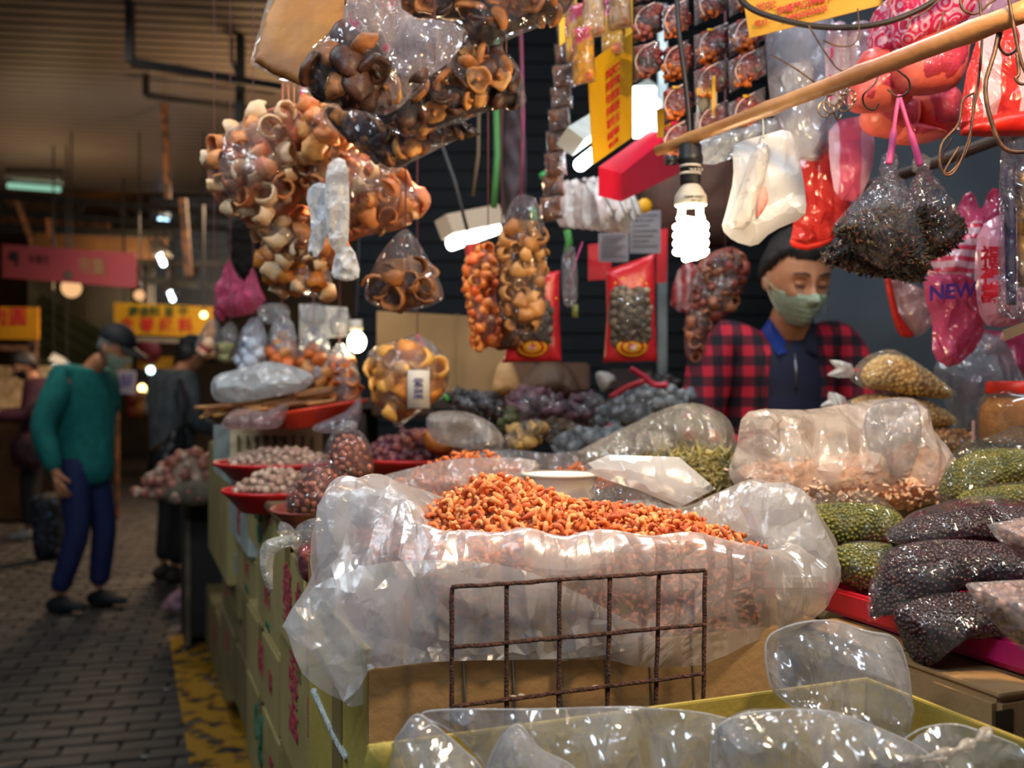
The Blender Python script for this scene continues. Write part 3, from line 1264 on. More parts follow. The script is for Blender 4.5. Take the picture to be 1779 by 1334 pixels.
def carton_px(lbl, pxn, ytop, ybot, Y, pxf, W, **k):
    c = P(pxn, ytop, Y)
    zt = c.z
    zb = 1.3 - (ybot - CY) / F * Y
    # length along VV so the far corner projects to pxf
    r = (pxf - CX) / F
    den = VV.x - r * VV.y
    L = (r * c.y - c.x) / den
    return carton(lbl, (c.x, c.y, max(zb, 0.012)), L, W, zt - max(zb, 0.012), **k)


T1 = [('紅棗\n批發\n農產', .35, .5, .035, .8), ('淨重\n20KG', .75, .5, .022, .8)]
carton_px('tall olive carton under the loose white strip, red print on its lane side', 529, 975, 1172, 1.46, 476, .42, face=[('台\n灣\n王', .5, .5, .05, 1.0), ('上\n選', .16, .62, .03, .8)], m=m_card)
carton_px('worn olive carton below the one beside the big bag\'s hanging corner', 560, 1174, 1460, 1.38, 487, .42, face=[('王\n料\n上\n品', .62, .55, .05, 1.0), ('批\n發\n用', .22, .6, .03, .8)], m=m_card)
carton_px('olive carton with a pale top edge at the foot of the stack, red print', 484, 1142, 1286, 1.92, 428, .40, face=[('洋\n菇', .48, .55, .05, 1.0), ('淨\n重', .2, .5, .03, .8)], m=m_card)
carton_px('olive carton at the bottom frame edge with a green leaf emblem', 484, 1287, 1480, 1.92, 428, .40, glyph=(.5, .5, .11), face=[('菜', .18, .62, .035, .8)], m=m_card)
carton_px('olive carton with red characters under the green leaf carton above', 486, 1000, 1141, 1.95, 447, .40, face=[('料\n理', .5, .55, .045, 1.0), ('食品', .5, .12, .022, .8, m_cgrn)], m=m_card)
carton_px('olive carton with a green leaf emblem under the lower red plate', 480, 876, 999, 1.98, 430, .40, glyph=(.52, .5, .12), face=[('青\n菜', .2, .75, .026, .8)], m=m_card)
carton_px('whitish carton with four red characters under the lower red plate', 432, 866, 972, 2.50, 398, .36, face=[('三\n寶\n味\n料', .45, .5, .036, 1.0)], m=m_wcard, tape=False)
carton_px('whitish carton with red characters standing lower behind its twin', 418, 972, 1016, 2.85, 384, .36, face=[('食\n品', .5, .5, .036, 1.0)], m=m_wcard, tape=False)
carton_px('olive carton with one red character below the whitish carton', 446, 974, 1076, 2.45, 411, .36, face=[('王', .45, .6, .05, 1.0), ('淨重', .45, .22, .025, .8, m_cgrn)], m=m_card)
carton_px('plain olive carton behind the one with a single red character', 414, 1016, 1080, 2.95, 396, .34, m=m_cardd)
carton_px('wide olive carton with dark red characters, middle of the lane stack', 446, 1077, 1192, 2.62, 386, .36, face=[('粉\n絲', .80, .6, .05, 1.0)], m=m_cardd)
carton_px('dark olive carton on the floor at the stack\'s foot by the yellow line', 446, 1193, 1330, 2.66, 383, .36, face=[('粉\n絲', .75, .6, .05, 1.0)], m=m_cardd)
carton_px('lowest and farthest olive carton beside the dark empty stand', 390, 1100, 1222, 3.75, 357, .36, face=[('豆\n干', .5, .55, .07, .9)], m=m_cardd)
carton_px('plain olive carton standing high behind the whitish cartons', 395, 790, 1020, 3.02, 362, .30, m=m_card, tape=False)
# sheet of pale paper taped at the stack's top
t, q, n = sign('paper_sheet', 'pale sheet of paper hanging on the carton stack left of the cream card', [P(371, 738, 2.95), P(402, 736, 2.85), P(401, 842, 2.85), P(371, 818, 2.95)], .003, m_wcard, 'paper')

# counters carried by cartons
m_ply = mat('counter_board', '#6d5233', '#59422a', .7, 3, stretch=(1, 8, 1))
fb = fbox('counter_board', S(-.03, .88, 1.045), 1.0, 1.25, .018, m_ply, None, .003)
tag(fb, 'brown counter board under the clear bags in the middle of the stall', 'counter')
fb = fbox('counter_board', S(.50, .42, 1.035), 1.6, .50, .018, m_ply, None, .003)
tag(fb, 'brown counter board under the soybean bags in front of the vendor', 'counter')
fb = fbox('crate_block', S(.42, .92, .012), .50, 1.15, 1.032, m_cardd, None, .01)
tag(fb, 'large plain carton block holding up the middle counter', 'carton')
fb = fbox('crate_block', S(.52, .46, .012), 1.5, .42, 1.022, m_cardd, None, .01)
tag(fb, 'large plain carton block holding up the vendor\'s counter', 'carton')

fb = fbox('raised_crate', S(.95, .37, 1.054), 1.1, .54, .110, m_cardd, None, .006)
tag(fb, 'low crate on the vendor\'s counter under the soybean bags and the jar', 'crate')
# ------------------------------------------------------------------ the big open bag of dried shrimp in its carton
c0 = S(-.075, .035, .40)
t = thing('open_carton', 'open tan carton that holds the big plastic bag of dried shrimp', 'carton', c0)
ocW, ocL, ocH = .47, .33, .705
fbox('front_panel', S(-.075, .030, .40), ocW, .006, ocH - .078, m_card2, t, .001)
fbox('back_panel', S(-.075, .030 + ocL, .40), ocW, .006, ocH - .02, m_card2, t, .001)
fbox('side_panel', S(-.075, .036, .40), .006, ocL - .006, ocH - .06, m_cardy, t, .001)
fbox('side_panel', S(-.075 + ocW - .006, .036, .40), .006, ocL - .006, ocH - .03, m_card2, t, .001)
fbox('bottom_panel', S(-.07, .036, .41), ocW - .012, ocL - .006, .006, m_card2, t, .001)
fbox('crease_strip', S(-.0768, .15, .42), .0015, .05, .60, m_tape, t, 0)
for i in range(6):
    a = S(.02 + i * .052, .0288, 1.05)
    V, Fs = tubeVF([a, a + UU * .006 - ZZ * .14], .0012, 4)
    mk('ink_line', V, Fs, mat('grey_ink', '#6b6355', None, .6), t)
# a stripped piece of grey-white tape hanging off the corner
V, Fs = tubeVF(curve_pts([P(545, 1200, 1.215), P(562, 1235, 1.165), P(580, 1275, 1.105), P(603, 1316, 1.038)], 6), .0045, 6)
tag(mk('torn_strip', V * 1.0, Fs, mat('strip_white', '#b7bcb8', '#8e948f', .35, 120, .5, 200)), 'torn whitish plastic strip hanging at the carton corner below the big bag', 'plastic strip')
carton('stack carton that carries the open shrimp carton, mostly out of sight', S(-.07, .04, .012), .32, .45, .385, m=m_cardd, tape=False)

# shrimp
m_shr = [mat('shrimp_orange', '#f08a44', '#dc6c2c', .55, 60, .3, 200, sss=.0, rand=.22), mat('shrimp_light', '#f4aa68', '#e88a48', .55, 60, .3, 200, rand=.2), mat('shrimp_deep', '#cf6630', '#b8542a', .55, 60, .3, 200, rand=.2)]


def shrimp_top(u, v):
    return 1.108 + .066 * math.exp(-((u - .125) / .085) ** 2 - ((v - .22) / .15) ** 2) + .030 * math.exp(-((u - .27) / .09) ** 2 - ((v - .22) / .12) ** 2) \
        + .012 * math.exp(-((u - .35) / .05) ** 2 - ((v - .16) / .1) ** 2)


nu, nv = 60, 40
u0, u1, v0, v1 = -.035, .385, .055, .345
gr = []
for j in range(nv):
    for i in range(nu):
        u = u0 + (u1 - u0) * i / (nu - 1)
        v = v0 + (v1 - v0) * j / (nv - 1)
        e = min(i, nu - 1 - i, 3) / 3 * min(j, nv - 1 - j, 3) / 3
        z = shrimp_top(u, v) - .006 - (1 - e) * .02
        gr.append(S(u, v, z)[:])
top = len(gr)
Fs = [(j * nu + i, j * nu + i + 1, (j + 1) * nu + i + 1, (j + 1) * nu + i) for j in range(nv - 1) for i in range(nu - 1)]
ring = [j * nu for j in range(nv - 1, 0, -1)] + list(range(nu)) + [j * nu + nu - 1 for j in range(1, nv)] + [(nv - 1) * nu + i for i in range(nu - 2, 0, -1)]
for k in ring:
    p = gr[k]
    gr.append((p[0], p[1], .97))
n = len(ring)
for k in range(n):
    Fs.append((ring[k], top + k, top + (k + 1) % n, ring[(k + 1) % n]))
core = mk('shrimp_heap', gr, Fs, mat('shrimp_core', '#a6542c', '#7d3d20', .7, 40, .5, 120))
tag(core, 'packed mass of dried shrimp filling the big open bag', 'dried shrimp')
core['kind'] = 'stuff'
# every shrimp lies on the heap's surface
protos = []
for k in range(5):
    V, Fc = shrimpVF(k)
    me = me_np('dried_shrimp', V * .0155, Fc)
    me.materials.append(m_shr[[0, 0, 1, 2, 1][k]])
    protos.append((V * .0155, Fc, me))
rs = np.random.RandomState(3)
pts = []
cell = {}
for _ in range(60000):
    u, v = rs.uniform(u0, u1), rs.uniform(v0, v1)
    k = (int(u / .0075), int(v / .0075))
    if any((abs(a[0] - u) ** 2 + abs(a[1] - v) ** 2) < .0072 ** 2 for i in (-1, 0, 1) for j in (-1, 0, 1) for a in cell.get((k[0] + i, k[1] + j), ())):
        continue
    cell.setdefault(k, []).append((u, v))
    z = shrimp_top(u, v) + rs.uniform(-.004, .007)
    pts.append(S(u, v, z))


def shr_vis(p):
    px = CX + p.x / p.y * F
    py = CY + (1.3 - p.z) / p.y * F
    # what stays above the bag's front edge
    xs = [640, 735, 830, 1000, 1150, 1260, 1340, 1360]
    ys = [905, 918, 922, 930, 928, 938, 952, 960]
    return 735 < px < 1345 and py < np.interp(px, xs, ys)


vis = [p for p in pts if shr_vis(p)]
vis.sort(key=lambda p: p.y)
rs.shuffle(vis[:0])
# the 300 that stand proudest and nearest
score = sorted(range(len(vis)), key=lambda i: vis[i].y - 6 * (vis[i].z - 1.1))
pick = set(score[:298])
for i in pick:
    p = vis[i]
    o = put('dried_shrimp', protos[rs.randint(5)][2], None)
    o.location = p + Vector((0, -.001, .003))
    o.rotation_euler = tuple(rs.uniform(0, 6.28, 3))
    s = rs.uniform(.85, 1.35)
    o.scale = (s, s, s)
    tag(o, 'small curled orange dried shrimp on the heap in the big open bag', 'dried shrimp', 'dried shrimp on the front heap')
rest = [p for i, p in enumerate(vis) if i not in pick] + [p for p in pts if not shr_vis(p)]
for k in range(3):
    sub = rest[k::3]
    if k == 0:
        allV = []
    allV.append(scatterVF(protos[k * 2 if k < 2 else 3][0], protos[k * 2 if k < 2 else 3][1], [p[:] for p in sub], .85, 1.3, k))
for k in range(3):
    o = mk('shrimp_layer', allV[k][0], allV[k][1], m_shr[k])
    tag(o, ['orange dried shrimp lying deeper in the front heap, too many to count', 'paler dried shrimp mixed through the front heap', 'darker red dried shrimp mixed through the front heap'][k], 'dried shrimp')
    o['kind'] = 'stuff'
# shrimp pressed against the front of the bag, seen dimly through the film
loc = []
for _ in range(1500):
    u = rs.uniform(-.02, .385)
    loc.append(S(u, .052 + rs.uniform(-.003, .004), rs.uniform(1.0, 1.115))[:])
V, Fc = scatterVF(protos[3][0], protos[3][1], loc, .8, 1.2, 9)
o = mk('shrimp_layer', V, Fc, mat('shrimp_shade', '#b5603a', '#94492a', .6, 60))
tag(o, 'dried shrimp pressed against the front film of the big bag', 'dried shrimp')
o['kind'] = 'stuff'

# the bag: rows of a closed draped surface: inside wall, rim, bulge, hem
st = [  # inside(px,py,Y), rim, bulge, hem
    [(1000, 940, 1.045), (1000, 932, 1.022), (1000, 1010, 1.000), (1000, 1146, 1.025)],
    [(1180, 938, 1.110), (1190, 929, 1.070), (1210, 1010, 1.048), (1200, 1150, 1.062)],
    [(1310, 962, 1.165), (1345, 955, 1.130), (1370, 1010, 1.110), (1330, 1112, 1.110)],
    [(1345, 958, 1.22), (1405, 905, 1.220), (1464, 1000, 1.190), (1395, 1085, 1.180)],
    [(1325, 930, 1.32), (1392, 856, 1.330), (1440, 930, 1.400), (1430, 1040, 1.330)],
    [(1245, 915, 1.36), (1300, 836, 1.390), (1340, 880, 1.480), (1340, 930, 1.500)],
    [(1130, 915, 1.36), (1180, 880, 1.400), (1180, 885, 1.470), (1180, 960, 1.480)],
    [(1040, 915, 1.36), (1040, 872, 1.400), (1040, 880, 1.460), (1040, 960, 1.480)],
    [(920, 915, 1.33), (900, 882, 1.380), (900, 885, 1.440), (900, 960, 1.460)],
    [(830, 925, 1.27), (790, 868, 1.320), (780, 880, 1.360), (780, 960, 1.380)],
    [(770, 925, 1.18), (690, 836, 1.240), (670, 860, 1.290), (670, 960, 1.300)],
    [(735, 925, 1.13), (610, 828, 1.180), (555, 880, 1.180), (550, 960, 1.180)],
    [(725, 925, 1.10), (575, 862, 1.130), (548, 960, 1.120), (545, 1030, 1.120)],
    [(720, 930, 1.07), (650, 851, 1.070), (590, 990, 1.020), (492, 1090, 1.000)],
    [(728, 930, 1.05), (700, 874, 1.040), (670, 1010, .985), (604, 1226, .975)],
    [(760, 934, 1.03), (745, 922, 1.000), (780, 1010, .968), (742, 1150, .972)],
    [(860, 936, 1.03), (860, 924, 1.000), (870, 1010, .982), (868, 1142, .990)],
]
rows = []
for r in range(4):
    rows.append(curve_pts([P(*s[r]) for s in st], 12, True))
n = len(rows[0])
cols = []
for k in range(n):
    c = [rows[0][k] - ZZ * .03, rows[0][k], rows[1][k], rows[2][k], rows[3][k]]
    q = curve_pts(c, 9)
    cols.append(q)
K = len(cols[0])
V = np.array([p[:] for c in cols for p in c])
cr = creases(V, 11, 11, 8) * .016 + creases(V, 12, 30, 8) * .004
cen = np.array(S(.17, .2, 1.05))
d = V - cen
d /= np.linalg.norm(d, axis=1)[:, None]
fade = np.array([min(1, max(.25, abs(j - 18) / 8)) for _ in cols for j in range(K)])
V = V + d * (cr * fade)[:, None]
V[:, 2] += np.array([.004 * math.sin(k * .55) * math.sin(k * .13 + 1) * (1 if 9 < j < 26 else .3) for k in range(n) for j in range(K)])
Fs = np.array([(k * K + j, ((k + 1) % n) * K + j, ((k + 1) % n) * K + j + 1, k * K + j + 1) for k in range(n) for j in range(K - 1)])
f_big = film('film_frosted', .44, (.92, .84, .80, 1), (.98, .97, .96, 1), .28, .4, 14, .5, .25, gk=.35)
f_frost2 = film('film_frosted_thin', .34, (.84, .87, .90, 1), (.98, .98, .99, 1), .25, .4, 14, .5, .35, gk=.35)
bag = thing('open_plastic_bag', 'big frosted plastic bag spread open around the orange dried shrimp', 'plastic bag', S(.17, .2, .97))
fold_sharp(mk('bag_film', V, Fs, f_big, bag).data, 11)
pillow('folded_flap', [(490, 1088), (545, 1020), (600, 995), (680, 975), (840, 976), (960, 1008), (1060, 1062), (1135, 1108), (1040, 1140), (900, 1146), (745, 1150), (670, 1160), (640, 1165), (606, 1228), (585, 1195), (540, 1130)],
       .993, .008, f_frost2, bag, smooth=2, crum=.011, freq=22, seed=5, seg=64, edge=.6, slope=.386)
pillow('folded_flap', [(548, 905), (565, 862), (640, 848), (700, 858), (738, 905), (742, 990), (700, 1040), (600, 1050), (560, 1020)], 1.045, .010, f_frost2, bag, smooth=2, crum=.008, freq=25, seed=15, seg=34, edge=.6)
pillow('folded_flap', [(1285, 880), (1330, 838), (1395, 850), (1425, 905), (1462, 985), (1440, 1040), (1370, 1085), (1330, 1110), (1345, 1010)], 1.165, .012, f_frost2, bag, smooth=2, crum=.010, freq=25, seed=25, seg=34, edge=.6)

# rusty wire grid standing in front
m_rust = mat('rusty_wire', '#6b4130', '#3d2720', .85, 160, .9, 400)
g = thing('wire_grid', 'rusty square-mesh wire grid standing in front of the shrimp bag', 'wire grid', P(1000, 1230, .985))
gl = [P(785, 1020, .95), P(880, 1014, .967), P(972, 1008, .984), P(1060, 1001, 1.003), P(1145, 996, 1.022), P(1225, 990, 1.04)]
gb = [(785, 1300), (880, 1292), (970, 1285), (1054, 1275), (1138, 1270), (1221, 1262)]
rows_ = []
for i in range(6):
    a = gl[i]
    b_ = P(gb[i][0], gb[i][1], a.y)
    k = 10
    pp = [a.lerp(b_, j / k) + Vector((rs.uniform(-.0004, .0004), 0, 0)) for j in range(k + 1)]
    V, Fs = tubeVF(pp, [.0021 + .0004 * rs.rand() for _ in pp], 8)
    mk('wire', V, Fs, m_rust, g)
for a_, b_ in (((785, 1020), (1225, 990)), ((785, 1125), (1224, 1085)), ((785, 1228), (1222, 1170)), ((785, 1325), (1221, 1255))):
    A = P(a_[0], a_[1], .9465)
    B = P(b_[0], b_[1], 1.0365)
    pp = [A.lerp(B, j / 30) + Vector((0, 0, rs.uniform(-.0005, .0005))) for j in range(31)]
    V, Fs = tubeVF(pp, [.0020 + .0005 * rs.rand() for _ in pp], 8)
    mk('wire', V, Fs, m_rust, g)
for (x, y, l) in ((905, 1208, 10), (1040, 1193, 16), (890, 1210, 6)):
    V, Fc = lumpVF(x, 1, .4)
    mk('tape_scrap', V * np.array([.009 + l * .0004, .005, .0042]) + np.array(P(x, y, .95 + .0002 * (x - 785))), Fc, mat('scrap_white', '#b8ab95', '#9a7c4f', .5, 90), g)

# small white tub and second bag of shrimp behind
m_tub = mat('tub_plastic', '#efe6d6', None, .35, 5, sss=.2)
tb = thing('plastic_tub', 'white round plastic tub half sunk behind the front shrimp heap', 'tub', P(973, 870, 1.44))
V, Fs = latheVF([(.001, 0), (.047, 0), (.049, .004), (.0535, .036), (.056, .0365), (.056, .0385), (.0525, .0385), (.048, .006), (.001, .004)], 48)
mk('cup', V * np.array([1, .8, 1]) + np.array(P(973, 868, 1.46)), Fs, m_tub, tb)
V, Fs = latheVF([(.0525, .035), (.0575, .035), (.0575, .039), (.0525, .039)], 48)
mk('rim', V * np.array([1, .8, 1]) + np.array(P(973, 867, 1.46)), Fs, m_tub, tb)


def dome(name, lbl, cat, px, py, Y, rx, ry, h, mcore, protos_, mlist, n, smin, smax, seed=1, zbase=None, indiv=0, ilabel=None, icat=None, igroup=None, iname=None, flat=.35, ex=1.6):
    """a heap: base centre at pixel (px,py) on distance Y"""
    c = P(px, py, Y)
    rs_ = np.random.RandomState(seed)
    V, Fc = ico(4, 1)
    keep = V.copy()
    keep[:, 2] = np.where(V[:, 2] > 0, V[:, 2], V[:, 2] * .15)
    r = np.linalg.norm(V[:, :2], axis=1)
    keep[:, 2] = np.where(V[:, 2] > 0, np.clip(1 - r ** ex, 0, 1), keep[:, 2])
    W = keep * np.array([rx, ry, h]) * .95 + np.array(c)
    core_ = mk(name, W, Fc, mcore)
    tag(core_, lbl, cat)
    core_['kind'] = 'stuff'
    pos = []
    cell_ = {}
    sz = smax * .7
    for _ in range(n * 30):
        a = rs_.uniform(-1, 1)
        b_ = rs_.uniform(-1, 1)
        rr = math.hypot(a, b_)
        if rr > 1:
            continue
        x, y = a * rx, b_ * ry
        k = (int(x / sz), int(y / sz))
        if any((q[0] - x) ** 2 + (q[1] - y) ** 2 < sz * sz for i in (-1, 0, 1) for j in (-1, 0, 1) for q in cell_.get((k[0] + i, k[1] + j), ())):
            continue
        cell_.setdefault(k, []).append((x, y))
        pos.append(Vector((c.x + x, c.y + y, c.z + h * max(0, 1 - rr ** ex) + rs_.uniform(-.1, .25) * smax)))
        if len(pos) >= n:
            break
    pos.sort(key=lambda p: p.y - p.z)
    ms = []
    for k, (V_, F_) in enumerate(protos_):
        me = me_np(iname or 'piece', V_ * (smin + smax) / 2, F_)
        me.materials.append(mlist[k % len(mlist)])
        ms.append(me)
    for p in pos[:indiv]:
        o = put(iname, ms[rs_.randint(len(ms))], None)
        o.location = p
        o.rotation_euler = tuple(rs_.uniform(0, 6.28, 3))
        s = rs_.uniform(smin, smax) / ((smin + smax) / 2)
        o.scale = (s, s, s)
        tag(o, ilabel, icat, igroup)
    if len(pos) > indiv:
        V_, F_ = scatterVF(protos_[0][0], protos_[0][1], [p[:] for p in pos[indiv:]], smin, smax, seed)
        o = mk(name + '_layer', V_, F_, mlist[0])
        tag(o, lbl + ', loose pieces over it', cat)
        o['kind'] = 'stuff'
    return core_


SP = [shrimpVF(k) for k in range(4)]
dome('back_shrimp_heap', 'second heap of dried shrimp behind the front bag and left of the tub', 'dried shrimp', 818, 852, 1.75, .145, .16, .062, mat('shrimp_core', '', ''), SP, m_shr, 1500, .015, .021, 5)
dome('far_shrimp_heap', 'low heap of small dried shrimp behind the white tub', 'dried shrimp', 1010, 838, 2.0, .10, .10, .030, mat('shrimp_core', '', ''), SP, m_shr, 500, .015, .02, 6)
f_clear = film('film_clear', .10, (.86, .9, .97, 1), (.98, .98, .99, 1), .09, .35, 24, .8, .7)
f_clear2 = film('film_clear_hazy', .2, (.84, .87, .93, 1), (.97, .97, .98, 1), .12, .4, 20, .7, .6)
f_milky = film('film_milky', .55, (.93, .92, .89, 1), (.97, .97, .97, 1), .22, .4, 14, .5, .3)
b2 = pillow('plastic_bag', [(655, 830), (720, 812), (780, 798), (850, 795), (930, 800), (930, 830), (880, 850), (840, 862), (900, 900), (780, 912), (690, 880), (640, 850)], 1.60, .03, film('film_pinkish', .30, (.95, .85, .80, 1), (.97, .95, .94, 1), .2, .4, 16, .6, .4), None, crum=.012, freq=18, seed=3)
tag(b2, 'translucent bag folded around the second shrimp heap, left of the white tub', 'plastic bag')
b2 = pillow('plastic_bag', [(800, 800), (870, 780), (960, 788), (1010, 782), (1060, 790), (1080, 830), (1020, 842), (900, 830)], 2.05, .03, f_clear2, None, crum=.012, freq=18, seed=13)
tag(b2, 'clear crumpled bag edge lying behind the white tub', 'plastic bag')

# flat milky bag lying over the back rim
b2 = pillow('flat_bag', [(1010, 812), (1060, 792), (1185, 796), (1246, 850), (1180, 882), (1110, 852), (1040, 830)], 1.36, .012, film('film_flatwhite', .62, (.93, .92, .90, 1), (.97, .97, .97, 1), .25, .4, 8, .3, .2), None, smooth=1, crum=.004, freq=14, seed=8, tilt=.35)
tag(b2, 'flat whitish plastic bag lying over the back of the open shrimp bag', 'plastic bag')
b2 = pillow('clear_wrap', [(1035, 830), (1110, 850), (1180, 888), (1130, 905), (1050, 880), (1020, 860)], 1.38, .01, f_clear, None, smooth=2, crum=.01, freq=25, seed=9)
tag(b2, 'shiny crumpled clear film between the tub and the flat white bag', 'plastic film')

# ------------------------------------------------------------------ open carton at the very front with clear film in it
z1 = 1.0
A, B, D = Vector((-.119, .824, 0)), Vector((.366, 1.015, 0)), Vector((.433, .843, 0))
bot = .72
t = thing('open_carton', 'open yellow-olive carton at the bottom of the photo, clear film spilling out', 'carton', (A.x, A.y, bot))
Lr = (D - B).length + .05
uu = (B - A).normalized()
vv_ = Vector((uu.y, -uu.x, 0))
fbox('back_panel', A + ZZ * bot, (B - A).length, .006, z1 - bot, m_cardy, t, .001, uu, -vv_)
fbox('side_panel', B + ZZ * bot - uu * .006, .006, .30, z1 - bot, m_cardy, t, .001, uu, vv_)
fbox('side_panel', A + ZZ * bot, .006, .30, z1 - bot - .02, m_cardy, t, .001, uu, vv_)
fbox('front_panel', A + vv_ * .30 + ZZ * bot, (B - A).length, .006, z1 - bot - .09, m_cardy, t, .001, uu, vv_)
fbox('bottom_panel', A + ZZ * bot, (B - A).length, .30, .006, m_cardy, t, .001, uu, vv_)
pillow('flap', [(640, 1300), (668, 1288), (690, 1300), (705, 1334), (720, 1380), (640, 1380), (632, 1340)], .80, .008, m_cardy, t, smooth=2)
fb = fbox('crate_block', A + vv_ * .3 + ZZ * .012, (B - A).length, .3, bot - .013, m_cardd, None, .01, uu, -vv_)
tag(fb, 'carton under the open front carton, below the frame', 'carton')

f_front = film('film_front', .24, (.74, .80, .90, 1), (.97, .975, .99, 1), .1, .42, 14, .8, .7)
items = [
    ('crumpled clear film peaking at the left end of the front carton', [(668, 1320), (690, 1280), (722, 1238), (760, 1262), (800, 1300), (840, 1334), (850, 1400), (690, 1400)], .80, .03, 21, None),
    ('wide clear film lying across the middle of the front carton', [(722, 1240), (800, 1230), (945, 1234), (1090, 1226), (1230, 1240), (1290, 1258), (1270, 1330), (1240, 1420), (860, 1420), (850, 1340), (790, 1270)], .84, .035, 22, None),
    ('rounded clear bag bulging at the right of the front carton', [(1235, 1330), (1240, 1262), (1290, 1242), (1380, 1230), (1460, 1240), (1540, 1270), (1600, 1300), (1640, 1334), (1640, 1420), (1240, 1420)], .80, .05, 23, None),
    ('clear film with stained crease at the photo\'s lower right corner', [(1560, 1300), (1600, 1262), (1660, 1258), (1720, 1275), (1779, 1300), (1830, 1320), (1830, 1420), (1560, 1420)], .84, .025, 24, None),
    ('loose clear bag hanging from the shrimp bag over the front carton', [(1328, 1110), (1385, 1080), (1450, 1078), (1500, 1095), (1562, 1108), (1580, 1180), (1586, 1240), (1570, 1296), (1540, 1270), (1490, 1258), (1420, 1240), (1370, 1225), (1335, 1190)], .93, .035, 26, None),
    ('small crumple of clear film left of centre in the front carton', [(845, 1334), (870, 1280), (900, 1255), (935, 1300), (1000, 1334), (1040, 1400), (850, 1400)], .80, .02, 27, None),
]
for lb, poly, Y, T, sd, _ in items:
    o = pillow('clear_film', poly, Y, T * .55, f_front, None, smooth=2, crum=.030, freq=15, seed=sd, seg=56)
    tag(o, lb, 'plastic film')
    ol = [Vector((a, Y + .002 * math.sin(k * 1.7), b_)) for k, (a, b_) in enumerate(wpoly(poly, Y, -1))]
    V, Fs = tubeVF(curve_pts(ol, 3, True) + [ol[0]], .0009, 5, False)
    mk('folded_edge', V, Fs, film('film_edge', .55, (.85, .88, .92, 1), (.97, .97, .98, 1), .15, .4, 30, .3, .3), o)
V, Fs = tubeVF(curve_pts([P(1560, 1325, .80), P(1640, 1310, .79), P(1690, 1290, .80), P(1722, 1266, .82)], 8), [.004 + .002 * math.sin(i) for i in range(25)], 8)
tag(mk('twisted_film', V, Fs, film('film_stained', .5, (.75, .68, .6, 1), pcol=(.6, .22, .1, 1), pscale=40, pthr=.62, rough=.2)), 'twisted brownish-stained film end at the lower right corner', 'plastic film')

# ------------------------------------------------------------------ right side: tray, cartons and bean bags
m_tray = mat('tray_red', '#d8262f', '#c81f38', .35, 3, .05)
m_traym = mat('tray_magenta', '#c8246e', '#a81d5c', .35, 3)
t = thing('plastic_tray', 'red and magenta plastic tray under the bags of dark beans', 'tray', S(.52, -.2, 1.02))
fbox('rim_side', S(.515, -.05, 1.022), .012, .17, .028, m_tray, t, .003)
fbox('rim_side', S(.515, -.32, 1.022), .012, .27, .028, m_traym, t, .003)
fbox('tray_floor', S(.52, -.32, 1.018), .40, .44, .008, m_traym, t, .002)
fbox('rim_side', S(.908, -.32, 1.022), .012, .43, .028, m_traym, t, .003)
fbox('rim_back', S(.52, .11, 1.022), .40, .012, .028, m_tray, t, .003)
fbox('rim_front', S(.52, -.332, 1.022), .40, .012, .028, m_traym, t, .003)
carton('brown carton with a black tape line under the red and magenta tray', S(.455, -.215, .35), .30, .5, .665, m=m_card2, tape=False)
fb = fbox('black_strap', S(.4535, -.2165, .36), .02, .002, .64, mat('black_tape', '#15130f', None, .4), None, 0)
tag(fb, 'black tape strip running down the carton edge under the tray', 'tape')
carton('dull carton standing at the right edge under the tray', S(.49, -.42, .35), .18, .5, .62, m=m_cardd, tape=False)
carton('worn brown carton with a curled lid right of the shrimp bag', S(.40, .10, .35), .36, .12, .655, m=m_card2, tape=True)
carton('dull carton deeper under the tray behind the brown one', S(.53, .10, .35), .32, .5, .655, m=m_cardd, tape=False)
for i, (u, v, w_, l) in enumerate(((.46, -.40, .5, .85),)):
    fb = fbox('crate_block', S(u, v, .012), w_, l, .335, m_cardd, None, .01)
    tag(fb, 'low block of cartons holding the right-hand stack, below the frame', 'carton')

m_adz = mat('adzuki', '#3c151d', '#220c14', .38, 60)
m_mung = mat('mung', '#7f7926', '#575c18', .42, 60)
m_soy = mat('soybean', '#f4d088', '#e8bc6c', .4, 60)
m_pnut = mat('peanut', '#9c5236', '#7d3c28', .4, 60, rand=.15)
BEAN = (lambda a: (a[0] * np.array([.5, .38, .38]) * 1.0, a[1]))(ico(1, 1))
ROUND = (lambda a: (a[0] * .45, a[1]))(ico(1, 1))


